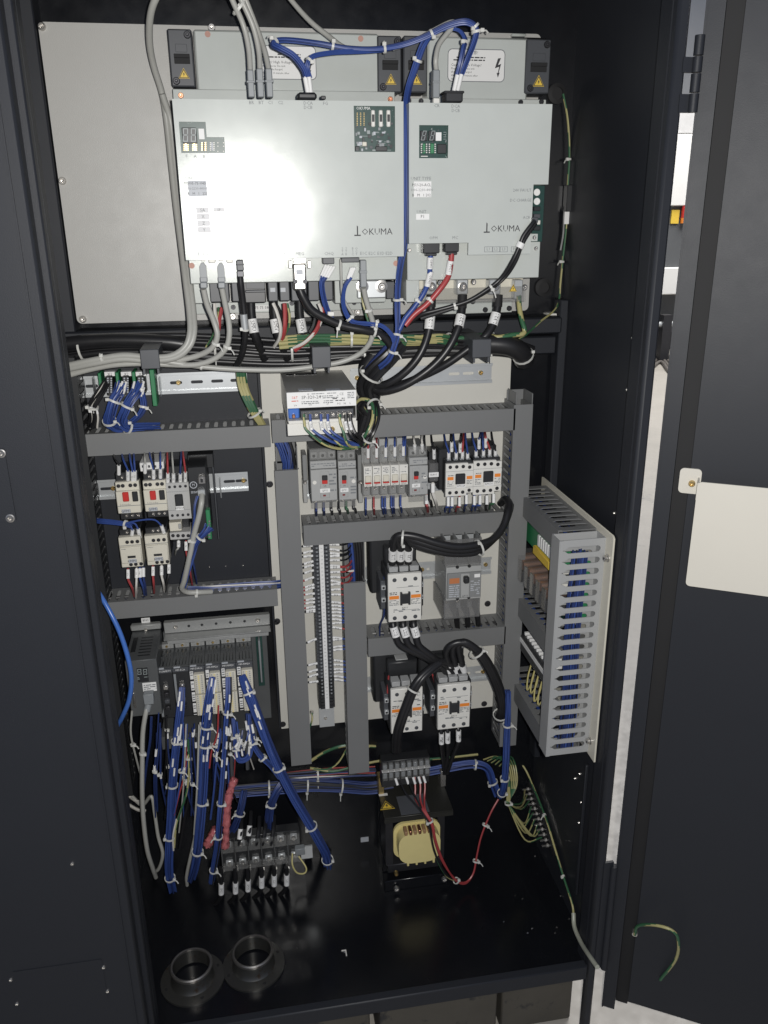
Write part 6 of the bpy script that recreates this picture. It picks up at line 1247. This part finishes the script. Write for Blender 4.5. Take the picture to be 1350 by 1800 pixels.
# looms from the modules
def marks(t, P, n, s, w, z, m=PAPER):
    for i in range(n): i0 = random.randint(0, int(len(P) * .42)); d_ = (P[i0 + 1] - P[i0]).normalized(); q = P[i0] + Vector((random.uniform(-w, w), -.006 - random.uniform(0, .003), random.uniform(-.003, .003))); sleeve(t, q, q + d_ * s, .0017)
t, P = bundle('blue_loom', 'blue loom hanging from the module marked MF-ECA', 'wire loom', [(320, 1208, -.135), (317, 1245, -.15), (312, 1290, -.155), (307, 1330, -.155), (303, 1380, -.15), (301, 1430, -.145), (298, 1480, -.14), (297, 1530, -.13), (304, 1566, -.11)], 14, .0016, .0075, BM, (.30, .52, .74, .93), twist=.7, fan0=.6, sides=5); marks(t, P, 10, .016, .005, .02)
drop('blue, white and green wires splitting off the MF-ECA loom', 'wires', [([(322, 1270, -.155), (322, 1330, -.16), (314, 1390, -.155), (306, 1430, -.15)], BLUE, .0016), ([(331, 1300, -.15), (332, 1360, -.15), (326, 1400, -.15), (310, 1450, -.145), (306, 1490, -.14)], 'gy', .002), ([(326, 1280, -.15), (326, 1350, -.15), (314, 1400, -.148), (304, 1440, -.143)], RED, .0014), ([(334, 1395, -.12), (324, 1440, -.12), (316, 1490, -.12)], BCAB, .0022), ([(310, 1440, -.146), (304, 1470, -.145), (305, 1495, -.14)], WWIRE, .0016)], [([(330, 1300, -.15), (331, 1340, -.15), (331, 1370, -.15)], .4, .004), ([(320, 1335, -.16), (318, 1360, -.16), (316, 1380, -.155)], .4, .004)])
t, P = bundle('blue_loom', 'blue loom hanging from the MF-PIM20 module next to MF-DIA16', 'wire loom', [(374, 1190, -.136), (371, 1215, -.15), (366, 1250, -.155), (362, 1290, -.155), (359, 1330, -.155), (357, 1380, -.15), (353, 1440, -.145), (348, 1490, -.135), (342, 1525, -.12), (336, 1545, -.10)], 16, .0016, .0085, BM, (.30, .40, .62, .80), twist=.8, fan0=.55, sides=5); marks(t, P, 14, .014, .006, .02)
drop('red, white and black wires beside the MF-PIM20 loom', 'wires', [([(384, 1240, -.15), (382, 1290, -.15), (372, 1320, -.15), (368, 1350, -.145)], RED, .0016), ([(352, 1270, -.15), (353, 1310, -.15), (350, 1350, -.15), (347, 1420, -.13)], WWIRE, .0016), ([(388, 1250, -.148), (386, 1300, -.148), (380, 1350, -.148), (376, 1420, -.14)], BCAB, .002), ([(381, 1330, -.15), (376, 1390, -.148), (370, 1440, -.14)], BLUE, .002)], [([(382, 1290, -.15), (377, 1310, -.15), (372, 1320, -.15)], .5, .004)])
t, P = bundle('blue_loom', 'blue loom hanging from the middle MF-PIM20 module past pink wrap', 'wire loom', [(402, 1190, -.136), (402, 1225, -.15), (399, 1260, -.155), (396, 1310, -.158), (392, 1370, -.158), (388, 1420, -.158), (385, 1460, -.15), (382, 1490, -.14), (376, 1525, -.125), (372, 1552, -.11)], 9, .0016, .0055, [BLUE, BLUE, BCAB, BLUE], (.22, .55, .72, .92), twist=.6, sides=5); marks(t, P, 9, .014, .005, .015)
t, P = bundle('blue_loom', 'thick blue loom sweeping from the endmost MF-PIM20 module to the floor', 'wire loom', [(426, 1188, -.136), (432, 1205, -.15), (443, 1232, -.16), (455, 1265, -.165), (470, 1305, -.17), (490, 1350, -.17), (515, 1398, -.17), (540, 1440, -.165), (560, 1475, -.155), (573, 1500, -.14), (577, 1522, -.12)], 16, .0017, .0090, [BLUE, BLUE, BLUE, BLUE2], (.16, .50, .74, .95), twist=.9, fan0=.6, sides=5); marks(t, P, 8, .016, .004, .008)
bundle('blue_loom', 'blue loom crossing under the modules to the long upright duct', 'wire loom', [(436, 1255, -.14), (440, 1295, -.15), (455, 1325, -.155), (475, 1345, -.155), (492, 1366, -.15)], 7, .0016, .0055, BM, (.35, .6), sides=5)
t, P = bundle('white_tagged_leads', 'short leads with white tags dangling under the modules', 'wires', [(410, 1262, -.14), (412, 1290, -.15), (413, 1312, -.15), (420, 1335, -.15), (436, 1330, -.148), (442, 1305, -.145)], 5, .0016, .0045, BM, (.25, .45), sides=5); marks(t, P, 6, .014, .012, .012)
for px, py in ((432, 1268), (436, 1275), (404, 1275), (418, 1300)): q = at(px, py, -.15); sleeve(t, q, q + Vector((.001, .0, -.018)), .0020)
drop('grey ribbon leads hanging straight under the modules', 'wires', [([(434, 1270, -.13), (434, 1310, -.135), (435, 1352, -.135)], BPL2, .0035), ([(408, 1280, -.13), (407, 1330, -.135), (408, 1368, -.135)], BPL2, .0035)])
# pink bubble wrap
for lab, pts, r in (('pink bubble wrap twisted round leads beside the MF-PIM20 looms', [(413, 1368, -.145), (406, 1385, -.150), (401, 1405, -.150), (399, 1430, -.150), (398, 1460, -.148), (396, 1488, -.14)], .0066), ('loose tail of pink bubble wrap behind the looms', [(380, 1455, -.10), (372, 1470, -.105), (364, 1486, -.105)], .0075)):
    P = path(pts, 8); t = thing('bubble_wrap', lab, 'bubble wrap', P[0], 'pink bubble wrap')
    b = MB(); b.tube(P, [r * (1 + .10 * math.sin(i * .5) + random.uniform(-.13, .13)) for i in range(len(P))], 18); o = b.build('film', PINK, t)
    for v in o.data.vertices: v.co += Vector((random.uniform(-1, 1), random.uniform(-1, 1), random.uniform(-1, 1))) * .0017
# trunk of blue wires along the back
bundle('blue_trunk_wires', 'blue wires running along the back wall between looms and transformer', 'wire loom', [(400, 1392, -.02), (440, 1388, -.02), (490, 1384, -.02), (540, 1380, -.02), (600, 1382, -.02), (650, 1385, -.02), (690, 1378, -.02)], 22, .0017, .013, [BLUE, BLUE2, BLUE2, BLUE, BCAB], (.3, .52, .68), sides=5, twist=.5)
bundle('blue_trunk_wires', 'dark wires with red and white strands behind the upright ducts', 'wire loom', [(500, 1366, -.012), (550, 1362, -.012), (600, 1358, -.012), (660, 1356, -.012)], 10, .0016, .011, [BCAB, BLUE2, RED, BLUE2, WWIRE, BCAB], (.4,), sides=5, twist=.5)
bundle('blue_trunk_wires', 'blue wires running from the transformer to the drop by the tall duct', 'wire loom', [(740, 1360, -.03), (790, 1350, -.035), (830, 1344, -.04), (855, 1350, -.045), (866, 1375, -.05), (876, 1398, -.055)], 12, .0017, .0085, [BLUE, BLUE2, BLUE], (.45, .8), sides=5)
for lab, pts in (('dark blue loom arching down behind the bottom terminal block', [(500, 1372, -.06), (485, 1395, -.07), (474, 1425, -.07), (474, 1455, -.06), (490, 1475, -.04)]), ('dark blue loom hanging behind the pink wrap', [(430, 1390, -.05), (424, 1420, -.06), (415, 1450, -.06), (400, 1475, -.05)])):
    bundle('blue_loom', lab, 'wire loom', pts, 10, .0017, .008, [BLUE2, BLUE2, BLUE], (.45,), sides=5)
bundle('blue_loom', 'blue loom dropping from the lowest side duct to the cabinet floor', 'wire loom', [(893, 1215, -.14), (893, 1245, -.14), (891, 1290, -.135), (889, 1340, -.13), (886, 1380, -.12), (880, 1400, -.10)], 14, .0015, .0068, [BLUE, BLUE, BLUE2], (.35, .75, .95), sides=5)
drop('green and yellow earth wires crossing behind the upright ducts', 'wires', [([(545, 1338, -.02), (575, 1320, -.025), (610, 1310, -.03), (660, 1312, -.02)], 'gy', .0032), ([(545, 1350, -.015), (585, 1356, -.02), (630, 1345, -.02), (680, 1336, -.015), (760, 1334, -.015), (840, 1326, -.015)], 'gy', .0026), ([(612, 1312, -.03), (595, 1340, -.03), (575, 1352, -.03), (545, 1350, -.03)], 'gy', .0018)])
# ---------------- bottom terminal block
bt = thing('power_terminal_block', 'clear-covered six-way power terminal block low in the left of the cabinet', 'terminal block', at(455, 1550, -.05)); Y = -.09
x0, x1, z0, z1 = rc(388, 1488, 530, 1522, Y); zt = at(460, 1474, Y).z; zb = at(460, 1523, Y).z
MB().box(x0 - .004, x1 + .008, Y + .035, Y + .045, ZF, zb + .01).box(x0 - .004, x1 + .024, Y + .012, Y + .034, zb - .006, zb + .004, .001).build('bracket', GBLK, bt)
MB().box(x1 + .001, x1 + .024, Y + .008, Y + .0119, zb - .002, zb + .028).build('rail', ZINC2, bt)
MB().box(x0, x1, Y + .012, Y + .0345, zb + .0045, zt, .001).build('base', BPL, bt)
n = 6; w = (x1 - x0) / n
for i in range(n):
    xa = x0 + i * w; dz = 0
    MB().box(xa, xa + .0016, Y - .006, Y + .0119, zb, zt, .0005).build('barrier', SMOKE, bt)
    for zz in (zb + .012, zt - .012): MB().box(xa + w * .25, xa + w * .8, Y + .006, Y + .0119, zz - .006, zz + .006, .001).build('stud_plate', ZINC2, bt); screw(bt, (xa + w * .52, Y + .006, zz), .0045, .005, STEEL)
    MB().box(xa + .002, xa + w - .001, Y - .002, Y - .001, zb + .001, zb + .020, .0004).build('clear_cover', CLEAR, bt); MB().box(xa + .002, xa + w - .001, Y - .004, Y - .003, zt - .022, zt + .004, .0004).build('clear_cover', CLEAR, bt)
q = at(522, 1495, Y); MB().box(q.x - .004, q.x + .016, Y - .002, Y + .0119, q.z - .012, q.z + .004, .001).build('earth_terminal', GPLUG, bt)
t = thing('power_leads', 'six black leads with white sleeves hanging under the bottom terminal block', 'cable loom', at(445, 1560, Y)); 
for i, (px, py) in enumerate(((389, 1562), (414, 1560), (436, 1556), (460, 1550), (482, 1547), (504, 1546))):
    sleeve(t, at(px, py - 9, Y), at(px, py + 9, Y), .0056, ('SMU', 'SMV', 'SMW', 'L11', 'L21', 'L31')[i], size=.0065)
    P = path([(px - 1, 1525, Y), (px, py - 8, Y), (px, py + 9, Y), (px - 6, py + 22, Y + .01), (px - 22, py + 34, Y + .03)], 5); MB().tube(P, .0046, 8).build('cable', BCAB, t)
    q = at(px + 3, 1528 - i, Y + .01); MB().box(q.x - .003, q.x + .003, Y + .006, Y + .011, q.z - .003, q.z + .003, .0005).build('lug', STEEL, t)
t = thing('power_leads', 'black leads with white sleeves entering the top of the bottom terminal block', 'cable loom', at(440, 1460, Y))
for i, (px, py) in enumerate(((421, 1467), (437, 1461), (452, 1470), (463, 1470), (478, 1468))):
    sleeve(t, at(px + 2, py - 10, Y + .01), at(px, py + 8, Y), .0050 if i < 2 else .0030); P = path([(px - 2, 1485, Y), (px, py + 8, Y), (px + 3, py - 12, Y + .012), (px + 4, py - 34, Y + .04)], 5); MB().tube(P, .0042, 8).build('cable', BCAB, t)
cable('jumper_wire', 'yellowish looped jumper beside the bottom terminal block', 'wire', [(514, 1500, -.10), (514, 1520, -.115), (522, 1534, -.12), (535, 1535, -.12), (538, 1525, -.115), (525, 1505, -.10)], .0016, YEL)
cable('grey_lead', 'light grey lead curving behind the MF-PIM20 looms to the floor', 'cable', [(347, 1440, -.10), (342, 1475, -.105), (334, 1510, -.10), (328, 1540, -.09), (329, 1556, -.08)], .0034, GCAB)
# ---------------- transformer
tr = thing('transformer', 'control transformer with yellow coil, black top plate and clear terminal row', 'transformer', (.285, -.07, ZF))
X0, X1 = .222, .350
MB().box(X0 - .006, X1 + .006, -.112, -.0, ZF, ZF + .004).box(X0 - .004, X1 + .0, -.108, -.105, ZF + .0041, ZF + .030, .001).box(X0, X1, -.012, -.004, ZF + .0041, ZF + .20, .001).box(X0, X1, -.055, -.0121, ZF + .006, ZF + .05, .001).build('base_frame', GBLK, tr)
MB().box(X0 + .006, X1 - .006, -.088, -.020, ZF + .032, ZF + .052, .001).box(X0 + .006, X1 - .006, -.088, -.020, ZF + .160, ZF + .178, .001).box(X0 + .002, X0 + .017, -.088, -.020, ZF + .0525, ZF + .1595).box(X1 - .017, X1 - .002, -.088, -.020, ZF + .0525, ZF + .1595).build('core', DARKST, tr)
xa, xb, za, zb = rc(696, 1456, 775, 1510, -.108)
prof = rrect(xa, xb, za + .006, zb - .012, .022, 6)
MB().prism(rrect(xa + .004, xb - .004, za + .008, zb - .010, .026, 6), -.118, -.090).build('coil', COIL, tr)
MB().prism(rrect(xa - .002, xb + .002, za - .001, zb - .006, .022, 6), -.0895, -.084).build('bobbin_flange', COIL, tr)
for i in range(7): MB().box(xa + .016 + i * .0095, xa + .0225 + i * .0095, -.1185, -.099, zb - .014, zb - .004, .001).build('pin_slot', COPPER if i % 2 else mat('tan_card%d' % i, (.32, .19, .10), .5), tr)
for i in range(4): MB().box(xa + .022 + i * .018, xa + .027 + i * .018, -.112, -.1, za - .004, za + .009, .001).build('bobbin_foot', COIL, tr)
q0 = atZ(663, 1392, -1.125); q1 = atZ(790, 1432, -1.125); yA = q0.y; yB = atZ(672, 1440, -1.125).y
TP = mat('olive_black_steel', (.030, .030, .026), .42, .3)
tp = MB().box(.2165, .357, yB, yA + .03, -1.127, -1.1245, .0006).build('top_plate', TP, tr)
MB().box(.2165, .357, yB - .0001, yB + .0015, -1.137, -1.1272).build('plate_lip', TP, tr)
XYm = lambda u, v, w: (u, v, w)
# rating plate and warning sign lie on the plate
pa, pb = atZ(697, 1403, -1.1245), atZ(753, 1420, -1.1245)
s = MB().box(pa.x, pb.x, pb.y - .012, pa.y + .004, -1.1245, -1.1241).build('rating_plate', mat('dim_aluminium', (.16, .17, .19), .4, .5), tr)
def flat(o_, px, py, w):
    c = atZ(px, py, -1.1245); h = w * .87
    MB().plate([(c.x - w / 2, c.y - h / 2), (c.x + w / 2, c.y - h / 2), (c.x, c.y + h / 2)], [], -1.1245, -1.1240, XYm).build('warning_triangle', YELP, o_)
    MB().plate([(c.x - w * .46, c.y - h * .46), (c.x + w * .46, c.y - h * .46), (c.x, c.y + h * .43)], [[(c.x - w * .35, c.y - h * .40), (c.x + w * .35, c.y - h * .40), (c.x, c.y + h * .27)]], -1.1240, -1.1238, XYm).build('triangle_border', INK, o_)
    e = w * .1; zz = c.y - h * .08; MB().plate([(c.x + e * .5, zz + h * .22), (c.x - e, zz - h * .06), (c.x - e * .1, zz - h * .03), (c.x - e * .6, zz - h * .26), (c.x + e, zz + h * .03), (c.x + e * .2, zz + h * .02)], [], -1.1240, -1.1237, XYm).build('lightning_mark', INK, o_)
flat(tr, 679.5, 1415, .030)
c = atZ(671, 1397, -1.1245); MB().box(c.x - .006, c.x + .012, c.y - .004, c.y + .003, -1.1245, -1.1241).build('tag', PAPER, tr)
for sx in (.219, .350): MB().box(sx - .002, sx + .010, yA - .010, yA + .014, -1.1244, -1.085, .001).build('bracket', BRASS if sx < .3 else STEEL, tr)
Yt = -.085; x0, x1, z0, z1 = rc(672, 1345, 757, 1372, Yt); z1 = at(715, 1340, Yt).z; z0 = at(715, 1366, Yt).z
MB().box(x0, x1, Yt + .010, Yt + .035, z0 - .026, z1, .001).build('terminal_base', BPL, tr)
n = 8; w = (x1 - x0) / n
for i in range(n):
    xa = x0 + i * w; MB().box(xa + .001, xa + w - .001, Yt, Yt + .0099, z0 + .016, z1 - .002, .0008).build('clear_cover', CLEAR, tr); MB().box(xa + .001, xa + w - .001, Yt, Yt + .0099, z0 - .004, z0 + .014, .0008).build('clear_cover', CLEAR, tr)
    MB().box(xa + w * .2, xa + w * .8, Yt + .004, Yt + .0098, z0 + .019, z1 - .005, .0005).build('stud', GPLUG, tr); MB().box(xa + w * .2, xa + w * .8, Yt + .004, Yt + .0098, z0 - .001, z0 + .010, .0005).build('stud', GPLUG, tr)
MB().box(x0, x1, Yt + .003, Yt + .0099, z0 + .0142, z0 + .0158).build('white_strip', PAPER, tr)
it = []
for i, px in enumerate((729, 738, 746)): it.append(([(px, 1366, Yt - .002), (px + 1, 1385, -.10), (px + 2 - i, 1405, -.115), (744 + i * 2, 1425, -.14), (758 + i, 1448, -.155), (765 + i, 1480, -.155), (778 + i, 1515, -.15), (800, 1545 + i, -.14), (818, 1551 + i, -.13), (832, 1535, -.12), (838, 1505, -.11), (846, 1470, -.10), (862, 1430, -.09), (876, 1405, -.08)], RED, .0019))
it += [([(702, 1372, Yt - .002), (714, 1395, -.11), (735, 1420, -.13), (752, 1445, -.148), (762, 1490, -.148), (778, 1530, -.14), (800, 1549, -.135)], BCAB, .0020), ([(717, 1370, Yt - .002), (725, 1390, -.11), (740, 1420, -.135), (755, 1450, -.15), (763, 1495, -.15), (782, 1535, -.142), (798, 1547, -.135)], BCAB, .0020), ([(756, 1445, -.145), (760, 1480, -.147), (770, 1515, -.145), (785, 1540, -.14), (800, 1548, -.135)], 'gy', .0018)]
t = drop('red and black leads looping from the transformer terminals to the right wall', 'wires', it, [([(750, 1435, -.15), (757, 1446, -.153), (764, 1470, -.153)], .4, .0062), ([(790, 1535, -.145), (802, 1548, -.138), (818, 1551, -.13)], .5, .0058), ([(835, 1525, -.115), (837, 1510, -.112), (842, 1490, -.105)], .4, .0055), ([(846, 1470, -.10), (853, 1450, -.095), (862, 1430, -.09)], .5, .0055)])
for px, py in ((695, 1368), (714, 1366), (726, 1366), (735.5, 1365), (744, 1364)): sleeve(t, at(px, py, Yt - .003), at(px + 4, py + 12, Yt - .010), .0026)
screw(tr, at(696, 1534, -.112), .0045, .006, BRASS); screw(tr, at(697, 1562, -.113), .006, .004, STEEL); screw(tr, at(781, 1545, -.113), .006, .004, STEEL)
t = thing('wall_tag', 'small grey tag on the back wall beside the transformer', 'tag', at(640, 1476, .019)); bx('tag', GPAPER, t, 634, 1473, 648, 1479, .0185, .0199, 0)
# ---------------- earth bar on the right wall
XB_ = .573
eb = thing('earth_bar', 'earth bar with a row of bolts and green earth wires on the right wall', 'earth bar', atX(955, 1430, XB_))
A = atX(928, 1375, .566); B = atX(972, 1500, .566)
d = (B - A).normalized(); up = Vector((0, d.z, -d.y)).normalized() * .008
MB().add([p + up * s + Vector((o_, 0, 0)) for o_ in (0, .005) for p, s in ((A, 1), (B, 1), (B, -1), (A, -1))], [(0, 1, 2, 3), (7, 6, 5, 4), (0, 4, 5, 1), (1, 5, 6, 2), (2, 6, 7, 3), (3, 7, 4, 0)]).build('bar', DARKST, eb)
for sgn in (.08, .9): q = A.lerp(B, sgn); MB().cyl((.5705, q.y, q.z), (.576, q.y, q.z), .005, n=10).build('standoff', DARKST, eb)
for i in range(12):
    q = A.lerp(B, .10 + i * .072); MB().cyl((.566, q.y, q.z), (.548, q.y, q.z), .0022, n=8).lathe((.562, q.y, q.z), (-1, 0, 0), [(.0046, 0), (.0046, .004), (.0022, .004)], 6).build('earth_bolt', STEEL, eb)
it = []
o_ = at(893, 1412, -.10)
def P2(px, py, X): q = atX(px, py, X); return q
t = thing('earth_wires', 'green and yellow earth wires fanning from a tie to the earth bar bolts', 'wires', o_)
for i in range(9):
    q = A.lerp(B, .10 + i * .085) - Vector((.012, 0, 0)); m_ = o_.lerp(q, .55) + Vector((random.uniform(-.008, .008), -.012 + random.uniform(-.012, .012), -.010 - .004 * i + random.uniform(-.012, .010)))
    MB().tube(spline([o_ + Vector((0, .0, .06)), o_ + Vector((random.uniform(-.004, .004), 0, .01)), o_, m_, q], 6), .0017, 6, .5).build('wire', [GRN, EYEL], t)
for i in range(5): MB().tube(path([(850 + i * 7, 1335 + i * 3, -.02), (872 + i * 6, 1330, -.04), (890 + i * 4, 1345, -.07), (896 + i * 3, 1380, -.09), (893, 1410, -.10)], 5), .0017, 6, .5).build('wire', [GRN, EYEL], t)
tie_at(t, [o_ + Vector((0, 0, .02)), o_, o_ + Vector((0, 0, -.02))], 1, .006)
Q = [atX(900, 1325, .53), atX(922, 1350, .555), atX(938, 1385, .564), atX(960, 1440, .566), atX(975, 1490, .566), atX(990, 1540, .568), atX(1006, 1590, .568), atX(1008, 1618, .566)]
t, P = cable('earth_lead', 'long earth lead running down past the earth bar along the right wall', 'wire', Q, .0022, 'gy', ties=(.42, .72), world=True)
Q = [atX(1008, 1605, .56), atX(1010, 1630, .555), atX(1022, 1658, .55), atX(1036, 1680, .545), atX(1050, 1700, .545)]
cable('clear_sleeved_lead', 'clear-sleeved earth lead leaving over the sill beside the right upright', 'cable', Q, .0042, mat('cloudy_sleeve', (.34, .35, .29), .35), world=True)
# screws and chips scattered on the floor pan
for i, (px, py) in enumerate(((905, 1574), (918, 1580), (927, 1640), (935, 1632), (975, 1640), (978, 1630), (1000, 1615), (885, 1620), (605, 1674), (940, 1505), (985, 1575))):
    q = atZ(px, py, ZF); t = thing('metal_chip', 'tiny bright metal chip lying on the cabinet floor', 'chip', q, 'metal chips on the cabinet floor'); r = random.uniform(.001, .0022)
    MB().add([q + Vector((-r, -r, .0001)), q + Vector((r * 1.5, -r * .4, .0002)), q + Vector((r * .3, r, .0001)), q + Vector((0, 0, r))], [(0, 2, 1), (0, 1, 3), (1, 2, 3), (2, 0, 3)]).build('chip', STEEL, t, smooth=False)
q = atZ(605, 1672, ZF); t = thing('floor_clip', 'small white hooked clip on the black cabinet floor', 'clip', q); MB().box(q.x - .005, q.x + .004, q.y, q.y + .002, ZF, ZF + .0015).box(q.x + .002, q.x + .004, q.y - .012, q.y - .0001, ZF, ZF + .0015).build('clip', WHT, t)

# loose single wires between the looms
def loose(lab, xs, n, ms, y0, y1):
    t = thing('loose_wires', lab, 'wires', at(xs[0], y0, -.15))
    for i in range(n):
        x = random.uniform(*xs); ya = y0 + random.uniform(0, 40); yb = y1 + random.uniform(-40, 30); yy = random.uniform(-.165, -.135)
        w1, w2 = random.uniform(-10, 10), random.uniform(-16, 12); m = random.choice(ms); P = path([(x, ya, yy), (x + w1 * .4, ya + (yb - ya) * .3, yy - .006), (x + w1, ya + (yb - ya) * .62, yy), (x + w2, yb, yy + .03)], 6)
        MB().tube(P, random.choice((.0012, .0015, .0019)), 5, .5 if m == 'gy' else None).build('wire', [GRN, EYEL] if m == 'gy' else m, t)
        for k_ in range(random.choice((0, 1, 1, 2))):
            j = random.randint(1, int(len(P) * .6)); d_ = (P[j + 1] - P[j]).normalized(); sleeve(t, P[j], P[j] + d_ * random.uniform(.008, .016), .0022)
        if random.random() < .4: tie_at(t, P, random.uniform(.25, .7), .0022)
loose('loose blue and white wires hanging between the MF-ECA and MF-DIA16 modules', (322, 352), 9, [BLUE, BLUE, WWIRE, GCAB, BCAB, BLUE2], 1262, 1440)
loose('loose blue and black wires hanging in front of the MF-PIM20 modules', (378, 412), 10, [BLUE, BLUE2, BCAB, WWIRE, BLUE, RED], 1255, 1400)
loose('short blue and grey wires tangled under the endmost MF-PIM20 module', (416, 446), 9, [BLUE, BLUE, WWIRE, BLUE2, GCAB], 1262, 1345)
loose('loose grey and black leads beside the controller unit', (268, 298), 7, [GCAB, BCAB, BLUE2, BCAB], 1250, 1420)
